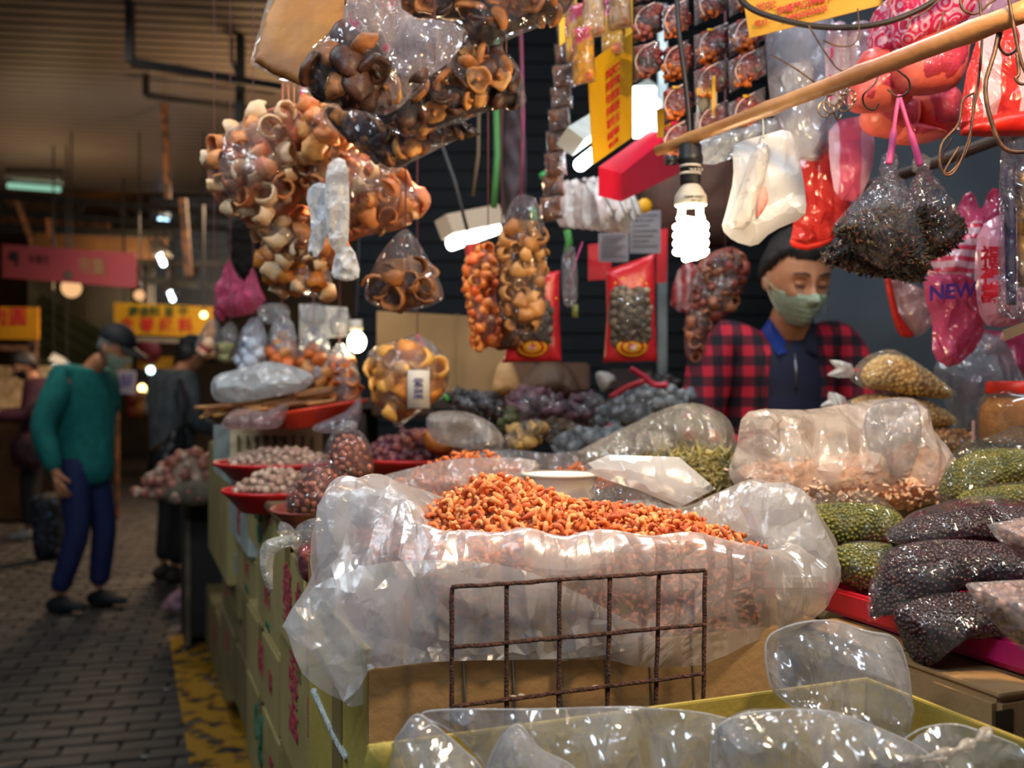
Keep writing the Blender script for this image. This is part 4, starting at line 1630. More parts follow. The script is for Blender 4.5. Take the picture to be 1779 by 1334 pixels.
def bean_bag(lbl, poly, cpoly, Y, T, bsize, mbean, mcore, mfilm, seed, tilt=0., name='bag_of_beans', cat='bag of beans', neck=None, group=None, bean=BEAN, n=2600, crum=.006, tieat=None, part='beans', tie='#d24a3a', film_seg=44):
    c = P(sum(p[0] for p in poly) / len(poly), max(p[1] for p in poly), Y)
    t = thing(name, lbl, cat, c, group)
    pl = wpoly(cpoly, Y, 3)
    V, Fc = inflateVF(pl, Y, T * .86, seg=30, seed=seed, tilt=tilt, crum=.004, freq=25)
    mk(part + '_mass', V, Fc, mcore, t, kind='stuff')
    # beans over the skin of the mass
    a, b_, c_ = V[Fc[:, 0]], V[Fc[:, 1]], V[Fc[:, 2]]
    ar = np.linalg.norm(np.cross(b_ - a, c_ - a), axis=1) / 2
    rs_ = np.random.RandomState(seed)
    tot = ar.sum()
    nn = int(min(n * 2, tot / (bsize ** 2 * .26)))
    pk = rs_.choice(len(Fc), nn * 2, p=ar / tot)
    r1, r2 = np.sqrt(rs_.rand(nn * 2)), rs_.rand(nn * 2)
    q = a[pk] * (1 - r1)[:, None] + b_[pk] * (r1 * (1 - r2))[:, None] + c_[pk] * (r1 * r2)[:, None]
    cell_ = {}
    keep = []
    s_ = bsize * .66
    for p in q:
        k = tuple((p / s_).astype(int))
        ok = True
        for i in (-1, 0, 1):
            for j in (-1, 0, 1):
                for l in (-1, 0, 1):
                    for z in cell_.get((k[0] + i, k[1] + j, k[2] + l), ()):
                        if ((z - p) ** 2).sum() < s_ * s_:
                            ok = False
                            break
                    if not ok:
                        break
                if not ok:
                    break
            if not ok:
                break
        if ok:
            cell_.setdefault(k, []).append(p)
            keep.append(p)
    V2, F2 = scatterVF(bean[0], bean[1], keep, bsize * 1.0, bsize * 1.25, seed)
    mk(part, V2, F2, mbean, t, kind='stuff')
    pillow('film', poly, Y, T * 1.02 + bsize * .5, mfilm, t, seed=seed, crum=crum, freq=40, tilt=tilt, neck=neck, pleat=.01 if neck else 0, seg=film_seg, smooth=2)
    if tieat:
        p = P(tieat[0], tieat[1], Y)
        V3, F3 = [], []
        ang = tieat[2]
        pts_ = [p + Vector((math.cos(ang) * .012 * math.cos(k), math.sin(k) * .012, math.sin(ang) * .012 * math.cos(k))) for k in np.linspace(0, 2 * PI, 16)]
        V3, F3 = tubeVF(pts_, .0016, 6, False)
        mk('rubber_band', V3, F3, mat('band' + tie[1:], tie, None, .4), t)
    return t


c_adz = mat('adzuki_core', '#1a080c', '#10060a', .6, 60)
c_mung = mat('mung_core', '#55581c', '#3c4214', .6, 60)
c_soy = mat('soy_core', '#c99a4e', '#b58840', .6, 60)
c_pn = mat('peanut_core', '#6b3424', '#502619', .7, 60)
f_bean = film('film_bean', .04, (.85, .9, 1, 1), (.99, .99, .99, 1), .08, .34, 22, .8, .8, gk=.36)

bean_bag('clear bag of dark adzuki beans, topmost of the three dark bags', [(1535, 938), (1560, 912), (1600, 885), (1650, 868), (1700, 858), (1779, 868), (1840, 880), (1840, 950), (1779, 945), (1700, 938), (1640, 942), (1570, 950)],
         [(1545, 935), (1585, 905), (1640, 893), (1700, 880), (1779, 885), (1840, 895), (1840, 945), (1700, 940), (1600, 942)], 1.17, .05, .0062, m_adz, c_adz, f_bean, 31)
bean_bag('clear bag of dark adzuki beans, largest and middle of the three dark bags', [(1506, 1080), (1520, 1030), (1530, 960), (1570, 945), (1620, 936), (1700, 938), (1779, 948), (1850, 960), (1850, 1060), (1779, 1040), (1700, 1020), (1640, 1030), (1590, 1045), (1550, 1068), (1512, 1080)],
         [(1512, 1072), (1530, 1030), (1560, 965), (1620, 942), (1700, 942), (1779, 955), (1850, 965), (1850, 1050), (1779, 1035), (1700, 1018), (1640, 1026), (1580, 1045)], 1.08, .055, .0062, m_adz, c_adz, f_bean, 32)
bean_bag('clear bag of dark adzuki beans, lowest one sagging over the tray rim', [(1560, 1060), (1590, 1040), (1650, 1028), (1720, 1028), (1779, 1050), (1840, 1080), (1840, 1150), (1779, 1128), (1720, 1108), (1660, 1110), (1630, 1130), (1595, 1160), (1575, 1130), (1562, 1095)],
         [(1565, 1065), (1600, 1045), (1650, 1034), (1720, 1034), (1779, 1055), (1840, 1085), (1840, 1145), (1779, 1122), (1720, 1102), (1655, 1108), (1598, 1152), (1570, 1100)], 1.02, .05, .0062, m_adz, c_adz, f_bean, 33)
m_pale = mat('pale_pulse', '#b98f84', '#9a7068', .5, 60)
c_pale = mat('pale_core', '#8a6660', '#74544f', .6, 60)
f_pale = film('film_pale', .3, (.9, .86, .88, 1), (.97, .97, .98, 1), .1, .4, 30, .9, .4)
bean_bag('milky bag of pale pink nuts at the right edge, upper of two', [(1720, 912), (1750, 905), (1779, 898), (1840, 885), (1840, 1000), (1790, 980), (1750, 955)], [(1745, 925), (1779, 912), (1840, 900), (1840, 990), (1779, 960)], .98, .035, .011, m_pale, c_pale, f_pale, 34, n=400)
bean_bag('milky bag of pale pink nuts at the right edge, lower one with red print', [(1675, 1012), (1730, 1010), (1779, 1008), (1850, 1005), (1850, 1180), (1790, 1140), (1740, 1100), (1700, 1050)], [(1705, 1030), (1779, 1018), (1850, 1015), (1850, 1165), (1779, 1115), (1730, 1065)], .90, .04, .011, m_pale, c_pale, f_pale, 35, n=500)
V, Fs = boxVF(.05, .0015, .006)
bean_bag('bag of green mung beans, big one leaning at the right by the jar', [(1630, 862), (1650, 800), (1672, 768), (1720, 758), (1745, 748), (1760, 738), (1790, 740), (1840, 765), (1840, 860), (1740, 862), (1690, 872), (1640, 880)],
         [(1640, 858), (1665, 805), (1720, 782), (1800, 785), (1840, 790), (1840, 858), (1740, 858), (1680, 868)], 1.42, .06, .0062, m_mung, c_mung, f_bean, 36, n=3200)
bean_bag('bag of green mung beans lying flat above the dark beans at the right edge', [(1660, 875), (1690, 850), (1740, 838), (1840, 834), (1840, 880), (1720, 880)], [(1670, 872), (1700, 852), (1840, 842), (1840, 878), (1720, 878)], 1.30, .04, .0062, m_mung, c_mung, f_bean, 37, n=1200)
bean_bag('clear bag of green mung beans with a loose peaked mouth next to the open bag', [(1405, 870), (1425, 850), (1450, 862), (1490, 848), (1530, 862), (1575, 900), (1560, 935), (1500, 950), (1440, 950), (1415, 930)],
         [(1408, 885), (1450, 876), (1530, 880), (1568, 905), (1550, 935), (1490, 948), (1430, 945), (1412, 910)], 1.30, .045, .0062, m_mung, c_mung, f_bean, 38, n=2400)
bean_bag('smaller bag of green mung beans lowest beside the red tray rim', [(1440, 975), (1460, 945), (1500, 938), (1560, 945), (1548, 985), (1520, 1035), (1480, 1025), (1450, 1005)], [(1445, 978), (1465, 950), (1550, 950), (1540, 985), (1518, 1028), (1480, 1020)], 1.22, .04, .0062, m_mung, c_mung, f_bean, 39, n=2000)

# soybean bags stacked by the vendor
f_soy = film('film_soy', .12, (.95, .92, .86, 1), (.99, .98, .97, 1), .12, .36, 16, .7, .5, gk=.4)
m_knot = film('film_knot', .8, (.93, .91, .86, 1), rough=.3, bscale=30)
for (lb, poly, cp, Y, sd, kn, ta) in [
    ('tied bag of yellow soybeans on top of the stack before the vendor', [(1478, 648), (1500, 620), (1545, 603), (1585, 622), (1640, 665), (1668, 686), (1650, 696), (1600, 690), (1540, 680), (1505, 678), (1475, 660)], [(1500, 650), (1530, 620), (1580, 628), (1650, 684), (1600, 686), (1540, 676), (1510, 668)], 1.86, 41, [(1480, 632), (1440, 625), (1452, 640), (1436, 652), (1480, 656)], (1486, 643, 0)),
    ('tied bag of yellow soybeans in the middle of the stack before the vendor', [(1462, 700), (1500, 685), (1550, 680), (1600, 690), (1650, 715), (1668, 738), (1640, 742), (1600, 745), (1520, 735), (1465, 715)], [(1480, 702), (1520, 688), (1600, 694), (1655, 732), (1600, 740), (1520, 730)], 1.88, 42, [(1468, 690), (1440, 680), (1438, 695), (1425, 706), (1468, 712)], (1470, 702, 0)),
]:
    tt = bean_bag(lb, poly, cp, Y, .05, .0105, m_soy, c_soy, f_soy, sd, n=900, bean=ROUND, tieat=ta)
    pillow('gathered_mouth', kn, Y, .014, m_knot, tt, smooth=2, crum=.006, freq=60, seed=sd)
bean_bag('bag of peeled peanuts at the bottom of the stack behind the pink shrimp bag', [(1610, 752), (1640, 742), (1680, 748), (1690, 770), (1660, 790), (1625, 780)], [(1615, 755), (1640, 746), (1682, 752), (1686, 770), (1655, 785)], 1.86, .04, .013, mat('peeled_nut', '#dca879', '#c68d5c', .5, 50), c_soy, f_soy, 43, n=300)

# the big hazy bag of pale pink dried shrimp
f_pinkbag = film('film_pinkbag', .56, (1.0, .93, .86, 1), (.98, .96, .95, 1), .16, .42, 14, .8, .5)
m_noodle = [mat('pink_skin', '#f8c8a4', '#f0b08a', .5, 50, rand=.1), mat('pink_skin2', '#fadcc0', '#f2c4a2', .5, 50)]
t = thing('large_clear_bag', 'large hazy clear bag of pale pink tiny shrimp in front of the vendor', 'plastic bag', P(1460, 880, 1.6))
poly = [(1268, 830), (1280, 775), (1300, 715), (1400, 712), (1480, 700), (1560, 690), (1600, 700), (1612, 740), (1640, 775), (1655, 812), (1630, 860), (1600, 880), (1500, 888), (1400, 882), (1310, 860)]
cpoly = [(1280, 825), (1330, 806), (1420, 800), (1520, 790), (1600, 775), (1640, 800), (1622, 855), (1590, 872), (1500, 880), (1400, 876), (1320, 856)]
V, Fc = inflateVF(wpoly(cpoly, 1.6, 3), 1.6, .085, seed=4, crum=.006, freq=20)
mk('shrimp_mass', V, Fc, m_noodle[0], t, kind='stuff')
q = V[np.random.RandomState(5).choice(len(V), 1500)]
q = q + np.random.RandomState(6).normal(size=q.shape) * .004
a, b_ = scatterVF(SP[1][0], SP[1][1], q, .010, .016, 4)
mk('tiny_shrimp', a, b_, m_noodle[1], t, kind='stuff')
pillow('film', poly, 1.6, .10, f_pinkbag, t, crum=.022, freq=16, seed=6, seg=56, edge=1.2)
V, Fc = inflateVF(wpoly([(1500, 740), (1520, 700), (1580, 694), (1600, 720), (1595, 790), (1560, 830), (1520, 800)], 1.5, 3), 1.5, .02, seed=14, crum=.012, freq=26)
mk('film_fold', V, Fc, f_clear2, t)

# bag of dried little fish, left of it
t = thing('large_clear_bag', 'open clear bag of dried little fish between the tub and the pink shrimp bag', 'plastic bag', P(1180, 850, 1.78))
poly = [(995, 800), (1030, 770), (1100, 735), (1160, 708), (1205, 700), (1250, 715), (1275, 745), (1280, 800), (1270, 850), (1200, 850), (1100, 820)]
pillow('film', poly, 1.78, .08, film('film_fishbag', .26, (.93, .88, .76, 1), (.98, .96, .93, 1), .14, .42, 16, .8, .5), t, crum=.016, freq=18, seed=16, seg=50)
V, Fs = tubeVF([(0, 0, -.5), (.02, .01, -.2), (0, 0, .1), (-.03, 0, .4), (-.02, .01, .55)], [.02, .09, .1, .05, .01], 6)
FISH = (V * np.array([1, .6, 1]), tri(Fs))
m_fish = [mat('dry_fish', '#a99a5c', '#6f6a44', .35, 60), mat('dry_fish2', '#c9bb86', '#8f854f', .35, 60)]
for k, cpoly in enumerate(([(1105, 800), (1160, 785), (1250, 780), (1272, 800), (1272, 845), (1200, 846), (1130, 815)], [(1180, 810), (1225, 800), (1270, 815), (1272, 848), (1215, 850), (1185, 835)])):
    V, Fc = inflateVF(wpoly(cpoly, 1.72, 3), 1.72, .05, seed=7)
    mk('fish_mass', V, Fc, mat('fish_core', '#6a6238', '#4a452a', .6, 60), t, kind='stuff')
    q = V[np.random.RandomState(5).choice(len(V), 600)]
    a, b_ = scatterVF(FISH[0], FISH[1], q, .03, .045, 4)
    mk('dried_fish', a, b_, m_fish[k], t, kind='stuff')

# jar with a red lid
t = thing('plastic_jar', 'clear square-shouldered jar of orange-brown powder with a red lid', 'jar', P(1756, 775, 1.75))
jc = np.array(P(1752, 770, 1.75))
s = 1.75 / F
prof = [(0, 0), (52, 0), (56, 5), (56, 62), (52, 74), (44, 82), (40, 88), (40, 92)]
V, Fs = latheVF([(r * s, z * s) for r, z in prof], 40)
V[:, :2] = np.sign(V[:, :2]) * (np.abs(V[:, :2] / (56 * s)) ** .75) * 56 * s
mk('jar_wall', V + jc + np.array([.01, 0, 0]), Fs, film('jar_film', .06, (.95, .85, .75, 1), rough=.05, bscale=4, bump=.1, gl=.4), t)
V2 = V * np.array([.93, .93, .84]) + np.array([0, 0, .002])
mk('powder', np.vstack([V2, [[0, 0, V2[:, 2].max()]]]) + jc + np.array([.01, 0, 0]), list(Fs) + [((len(prof) - 1) * 40 + k, (len(prof) - 1) * 40 + (k + 1) % 40, len(V2)) for k in range(40)], mat('powder', '#cf8e48', '#b87636', .7, 60, .4, 200), t)
V, Fs = latheVF([(.001, 108), (40, 108), (44, 105), (45, 88), (43, 86), (.001, 86)], 60)
k = 1 + .02 * (np.arange(len(V)) % 2)
mk('lid', V * np.array([s, s, s]) * np.stack([k, k, np.ones(len(k))], 1) * np.array([1, 1, 1]) + jc + np.array([.01, 0, 0]), Fs, mat('lid_red', '#e8331c', '#d92a18', .4, 5), t)
fb = fbox('card_slip', P(1690, 768, 1.74), .005, .002, .038, mat('slip_pink', '#d9a79a', None, .6), None, 0)
tag(fb, 'narrow pinkish card slip standing left of the red-lidded jar', 'card')
t = thing('clear_bag', 'large grey clear bag slumped behind the soybean bags and jar', 'plastic bag', P(1720, 760, 2.15))
pillow('film', [(1622, 640), (1660, 600), (1710, 578), (1750, 600), (1770, 640), (1800, 700), (1800, 770), (1680, 770), (1640, 700)], 2.15, .08, film('film_greyish', .25, (.6, .6, .68, 1), (.9, .9, .92, 1), .12, .4, 16, .9, .5), t, crum=.02, freq=16, seed=19)
pillow('dark_goods', [(1660, 680), (1710, 640), (1770, 660), (1800, 720), (1800, 765), (1690, 765)], 2.17, .05, mat('dim_goods', '#3c3a46', '#54404a', .7, 16), t, crum=.01, freq=20, seed=20)

# ------------------------------------------------------------------ the bulb, its cord and the bamboo pole
BY = 1.57
m_cord = mat('black_rubber', '#0e0e10', '#18181a', .45, 20)
m_base = mat('bulb_base', '#cfc6b4', '#bfb6a4', .45, 20)
m_cfl = emis('cfl_glow', (1.0, 0.80, 0.48, 1), 58)
t = thing('hanging_bulb', 'lit spiral energy-saving bulb hanging in a black socket before the vendor', 'bulb', P(1200, 250, BY))
s = BY / F


def latat(px, py, prof, n=32):
    """prof in pixels (radius, y-down offset)"""
    V, Fs = latheVF([(max(r, .05) * s, -z * s) for r, z in prof], n)
    return V + np.array(P(px, py, BY)), Fs


V, Fs = latat(1199, 250, [(0, 0), (18, 0), (20, 4), (20, 18), (22, 22), (22, 32), (18, 38), (18, 66), (17, 70), (0, 70)])
mk('socket', V, Fs, m_cord, t)
V, Fs = tubeVF([P(1180, 278, BY), P(1172, 278, BY - .004)], .0035, 10)
mk('switch_stem', V, Fs, m_cord, t)
V, Fs = tubeVF([P(1173, 278, BY - .004), P(1158, 279, BY - .008)], .008, 12)
mk('switch_knob', V, Fs, m_cord, t)
for yy in (287, 300):
    V, Fs = latat(1199, yy, [(18.4, 0), (18.6, 0), (18.6, 5), (18.4, 5)])
    mk('white_band', V, Fs, m_base, t)
txt('2KRZU', XX, ZZ, P(1209, 295, BY - .0178), .007, m_base, t)
V, Fs = latat(1200, 318, [(0, 0), (13, 0), (15, 4), (19, 9), (27, 22), (28, 28), (28.5, 38), (27, 40), (0, 40)])
mk('ballast', V, Fs, m_base, t)
txt('ENERGY SAVING', XX, ZZ, P(1206, 341, BY - .0262), .0042, m_blk, t)
txt('23W  110V', XX, ZZ, P(1210, 348, BY - .0262), .0034, m_blk, t)
# spiral tube
pts = []
c = P(1200, 0, BY)
for sgn in (0, 1):
    seq = [Vector((-15 if sgn else 15, 0, 356)), Vector((-16 if sgn else 16, 0, 372))]
    for i in range(70):
        a = i / 69 * 2 * PI * 2.35 + (PI if sgn else 0)
        tt_ = i / 69
        rr = 25 * (1 - .0 * tt_) * (.75 + .25 * min(1, tt_ * 6)) * (1 - .45 * max(0, tt_ - .85) / .15)
        seq.append(Vector((rr * math.cos(a), rr * math.sin(a), 380 + tt_ * 68)))
    pp = [Vector((c.x + q.x * s, BY + q.y * s, P(0, q.z, BY).z)) for q in seq]
    V, Fs = tubeVF(pp, 6.6 * s, 10)
    mk('glass_spiral', V, Fs, m_cfl, t)
wire('cord', [P(1199, 252, BY), P(1196, 190, BY), P(1188, 120, BY), P(1180, 60, BY), P(1176, 0, BY), P(1172, -90, BY)], .0042, m_cord, t, 6, 8)
wire_c = wire('cable', [P(1270, -30, 1.50), P(1298, 10, 1.49), P(1350, 32, 1.47), P(1430, 47, 1.45), P(1520, 43, 1.42), P(1600, 15, 1.4), P(1680, -40, 1.38)], .0045, mat('cable_brown', '#2c211a', None, .5), None, 8, 8)
tag(wire_c, 'thick dark cable drooping across the yellow sheet at the top right', 'cable')

m_bam = mat('bamboo', '#b98550', '#8a5a33', .45, 8, .15, 60, stretch=(1, 1, 1))
pa, pb = P(1142, 262, 1.62), P(1800, 12, 1.12)
pts = [pa.lerp(pb, i / 24) for i in range(25)]
rr = [.0085 + .0045 * i / 24 + (.0016 if i % 6 == 3 else 0) for i in range(25)]
V, Fs = tubeVF(pts, rr, 12)
tag(mk('bamboo_pole', V, Fs, m_bam), 'bamboo pole slanting across the upper right with bags and wire hooks on it', 'pole')
V, Fs = tubeVF([P(1490, 330, 1.9), P(1600, 292, 1.85), P(1779, 225, 1.7), P(1840, 200, 1.7)], .011, 8)
tag(mk('dark_pole', V, Fs, mat('dark_wood', '#3a2c22', '#2a201a', .7, 12)), 'darker wooden pole behind the leaf bags at the right', 'pole')

m_wire = mat('iron_wire', '#6b4a34', '#3d2c24', .5, 90, metal=.4)


def wr(lbl, pts, r=.0016, m=None, cat='wire'):
    pts = [P(*p) for p in pts]
    o = wire('wire_hook', pts, r, m or m_wire, None, 6, 6)
    tag(o, lbl, cat)
    return o


H = 1.30
wr('long thin wire twisted along the bamboo above the cluster of metal rings', [(1405, 45, 1.42), (1440, 100, 1.40), (1470, 125, 1.38), (1560, 120, 1.34), (1620, 70, 1.3), (1640, 20, 1.3)], .0013)
wr('S-shaped wire hook below the bamboo left of the pink tie', [(1526, 128, 1.34), (1520, 145, 1.34), (1500, 165, 1.34), (1503, 185, 1.34), (1518, 191, 1.34), (1527, 180, 1.34)], .0014)
wr('wire hook hanging from the bamboo that carries the pink tie', [(1562, 84, 1.30), (1548, 95, 1.30), (1552, 115, 1.29), (1578, 138, 1.29), (1578, 158, 1.29), (1560, 168, 1.29), (1542, 155, 1.29)], .0014)
wr('long thin wire loop hanging from the pole left of the red and white bag', [(1700, -20, 1.22), (1706, 60, 1.22), (1700, 140, 1.22), (1690, 200, 1.22), (1680, 260, 1.22), (1650, 300, 1.22), (1634, 290, 1.22), (1636, 250, 1.22), (1665, 215, 1.22), (1672, 175, 1.22), (1692, 162, 1.22)], .0016)
wr('bent wire hook with an open end below the long wire loop', [(1692, 165, 1.21), (1686, 230, 1.21), (1660, 296, 1.21), (1640, 300, 1.21), (1666, 255, 1.21)], .0014)
wr('thick rusty wire curving down from the pole to the right edge', [(1740, 30, 1.16), (1728, 90, 1.16), (1712, 150, 1.16), (1722, 210, 1.16), (1745, 258, 1.16), (1790, 262, 1.16), (1830, 240, 1.16)], .0026)
wr('dark wire falling from the top right corner in front of the red bag', [(1750, -20, 1.13), (1762, 50, 1.13), (1775, 110, 1.13), (1800, 160, 1.13)], .002)
wr('small wire hook at the right edge by the clear bag', [(1766, 92, 1.12), (1770, 128, 1.12), (1764, 136, 1.12), (1775, 146, 1.12), (1800, 140, 1.12)], .0018)
wr('thin wire reaching from the bamboo up into the clear bag', [(1340, 95, 1.5), (1380, 118, 1.5), (1418, 145, 1.49)], .0012)
wr('thin wire loop hanging behind the cable by the pink packs', [(1490, 15, 1.4), (1492, 60, 1.4), (1480, 78, 1.4), (1455, 80, 1.4), (1430, 70, 1.4)], .0011)
wr('tangled wire ends at the top right above the pole', [(1668, -10, 1.25), (1672, 15, 1.25), (1695, 24, 1.25), (1720, 5, 1.25), (1745, -10, 1.25)], .0018)
wr('wire twisted round the pole near the right edge', [(1722, 20, 1.19), (1740, 50, 1.17), (1735, 78, 1.17), (1750, 95, 1.17), (1768, 80, 1.17), (1760, 40, 1.17)], .0018)
wr('wire loop around the pole beside the swirl-printed roll', [(1575, 50, 1.29), (1582, 35, 1.29), (1615, 15, 1.29), (1650, -20, 1.28)], .0013)
wr('rusty wire zigzag hanging in the dark right of the leaf bags', [(1655, 240, 1.5), (1634, 280, 1.5), (1655, 300, 1.5), (1668, 270, 1.5), (1700, 255, 1.5)], .0016)
# cluster of metal rings
t = thing('ring_cluster', 'cluster of shiny metal rings hanging on the bamboo above the white hanging bag', 'hooks', P(1455, 165, 1.40))
m_ring = mat('ring_metal', '#b9a58a', '#8a7458', .25, 40, metal=.9)
rs = np.random.RandomState(3)
for i, (px, py, r) in enumerate([(1432, 190, 11), (1445, 180, 14), (1455, 193, 12), (1468, 178, 13), (1476, 170, 11), (1450, 168, 12), (1470, 132, 10), (1440, 150, 13), (1460, 150, 14)]):
    a = rs.uniform(-.9, .9)
    c = P(px, py, 1.41 + rs.uniform(-.01, .01))
    k = 1.41 / F * r
    pts = [c + Vector((math.cos(a) * k * math.cos(q), math.sin(a) * k * math.cos(q), k * 1.2 * math.sin(q))) for q in np.linspace(0, 6.1, 20)]
    V, Fs = tubeVF(pts, .0013, 6)
    mk('ring', V, Fs, m_ring, t)

# big fluorescent lamp with the red banner under it
m_tube = emis('tube_main', (.86, .94, 1, 1), 7)
t = thing('fluorescent_lamp', 'bright fluorescent lamp behind the yellow hanging sheet, above the red box', 'lamp', P(1060, 260, 2.1))
A, B = P(1008, 286, 1.95), P(1140, 180, 2.9)
V, Fs = tubeVF([A, B], .014, 12)
mk('tube', V, Fs, m_tube, t)
bar('housing', A + Vector((-.02, 0, .045)), B + Vector((-.02, 0, .045)), .04, mat('lamp_white', '', ''), t)
tl_ = P(1100, 150, 2.3)
V, Fs = boxVF(.058, .02, .12, .004)
mk('glow_plate', V + np.array(P(1119, 195, 2.35)), Fs, m_tube, t)  # glowing plate added for the lamp's blown-out white
t = thing('fluorescent_lamp', 'smaller fluorescent lamp on the left of the long bag of chips', 'lamp', P(820, 405, 3.0))
A, B = P(783, 424, 2.95), P(862, 396, 3.1)
V, Fs = tubeVF([A, B], .02, 12)
mk('tube', V, Fs, m_tube, t)
bar('housing', A + Vector((-.02, 0, .05)), P(862, 376, 3.1), .06, mat('lamp_cream', '#cdb79a', None, .5), t)

# second bulb
t = thing('hanging_bulb', 'lit round bulb glowing left of the bag of yellow chips', 'bulb', P(620, 590, 2.9))
V, Fc = ico(3, .026)
mk('globe', V * np.array([1, 1, 1.15]) + np.array(P(620, 594, 2.9)), Fc, emis('bulb2', (1, .82, .5, 1), 34), t)
V, Fs = tubeVF([P(619, 575, 2.9), P(618, 556, 2.9)], .019, 12)
mk('socket', V, Fs, m_base, t)
wire('cord', [P(618, 556, 2.9), P(622, 480, 2.9), P(625, 300, 2.9)], .004, m_cord, t, 4, 6)
t, q, n = sign('paper_sheet', 'white paper sheet lit up behind the second bulb', [P(520, 528, 3.15), P(602, 534, 3.05), P(602, 585, 3.05), P(520, 590, 3.15)], .004, mat('white_paper', '#e8e2d4', '#d9d0bf', .7, 10), 'paper')

# ------------------------------------------------------------------ dark back of the stall
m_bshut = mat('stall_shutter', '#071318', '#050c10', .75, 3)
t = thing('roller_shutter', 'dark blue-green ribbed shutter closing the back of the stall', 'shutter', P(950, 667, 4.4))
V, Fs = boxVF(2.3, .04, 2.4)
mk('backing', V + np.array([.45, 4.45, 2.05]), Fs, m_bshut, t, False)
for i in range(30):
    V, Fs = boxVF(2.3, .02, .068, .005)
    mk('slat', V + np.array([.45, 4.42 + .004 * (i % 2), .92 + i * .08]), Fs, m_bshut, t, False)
m_gw = mat('grey_partition', '#4c555d', '#3f474f', .7, 3)
V, Fs = boxVF(1.6, .05, 3.2)
w1 = mk('wall_right', V + np.array([1.75, 3.3, 1.61]), Fs, m_gw, None, False)
w1['kind'] = 'structure'
V, Fs = boxVF(.03, .03, 2.3)
tag(mk('steel_post', V + np.array(P(1150, 560, 3.3)) + np.array([0, 0, -.1]), Fs, mat('post_metal', '#a7b4b4', '#8a9698', .3, 9, metal=.6), None, False), 'shiny steel post behind the red packet with the yellow oval', 'post')
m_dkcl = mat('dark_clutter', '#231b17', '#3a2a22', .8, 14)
t, q, n = sign('cardboard_sheet', 'sheet of brown cardboard behind the bag of yellow chips', [P(655, 540, 3.3), P(880, 552, 3.4), P(880, 680, 3.4), P(655, 680, 3.3)], .02, m_card2, 'cardboard')
bar('fold_line', P(795, 545, 3.33), P(792, 680, 3.33), .006, m_tape, t, h=.004)
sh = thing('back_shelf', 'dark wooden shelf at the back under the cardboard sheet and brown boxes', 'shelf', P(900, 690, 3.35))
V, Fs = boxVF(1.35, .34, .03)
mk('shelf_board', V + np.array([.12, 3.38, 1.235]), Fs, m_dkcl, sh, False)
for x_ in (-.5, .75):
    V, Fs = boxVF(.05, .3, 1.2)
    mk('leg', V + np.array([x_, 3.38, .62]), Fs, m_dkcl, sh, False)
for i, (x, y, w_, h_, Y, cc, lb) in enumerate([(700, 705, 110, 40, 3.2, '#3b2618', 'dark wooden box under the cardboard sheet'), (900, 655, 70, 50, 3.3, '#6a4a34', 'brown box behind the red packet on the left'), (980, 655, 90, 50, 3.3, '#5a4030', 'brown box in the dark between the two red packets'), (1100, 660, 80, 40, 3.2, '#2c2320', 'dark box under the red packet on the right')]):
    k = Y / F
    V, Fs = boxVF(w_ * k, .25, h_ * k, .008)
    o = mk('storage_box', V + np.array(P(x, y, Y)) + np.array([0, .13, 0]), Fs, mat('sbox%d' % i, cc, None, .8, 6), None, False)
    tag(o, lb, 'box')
# ceiling over the stall
V, Fs = boxVF(4.15, 3.1, .05)
c2 = mk('trim_3', V + np.array([.975, 2.05, 2.95]), Fs, m_dark, None, False)
c2['kind'] = 'structure'

# ------------------------------------------------------------------ hanging bags on the left
m_mush = [mat('mushroom_cap', '#5a3420', '#2c1a12', .5, 26, .3, 60, rand=.25), mat('mushroom_gill', '#b06c32', '#6f4220', .6, 26, .3, 60, rand=.25), mat('mushroom_pale', '#dca058', '#a86a34', .6, 26, .3, 60, rand=.2)]
MU = [mushVF(k) for k in range(4)]
CU = [curlVF(k, .3, .07, .75 + .1 * k) for k in range(4)]
FL = [flakeVF(k) for k in range(4)]
LU = [lumpVF(k, 2, .28) for k in range(4)]
f_hang = film('film_hang', .08, (.80, .86, 1, 1), (.99, .99, .99, 1), .08, .36, 16, .9, .8)
f_hangh = film('film_hang_hazy', .17, (.9, .88, .88, 1), (.98, .97, .97, 1), .1, .42, 24, .9, .7)
f_mprint = film('film_mprint', .28, (.88, .80, .84, 1), (.97, .95, .96, 1), .12, .4, 18, .8, .4, pcol=(.85, .05, .20, 1), pscale=24, pthr=.66)
m_pinkt = mat('pink_tie', '#e55b92', '#d8447f', .5, 40)


def hang_up(px, py, Y, t, z=2.925):
    a = P(px, py, Y)
    V, Fs = tubeVF([a, Vector((a.x, a.y, z))], .0013, 5)
    return mk('string', V, Fs, mat('string', '#7d4a4e', None, .7), t)


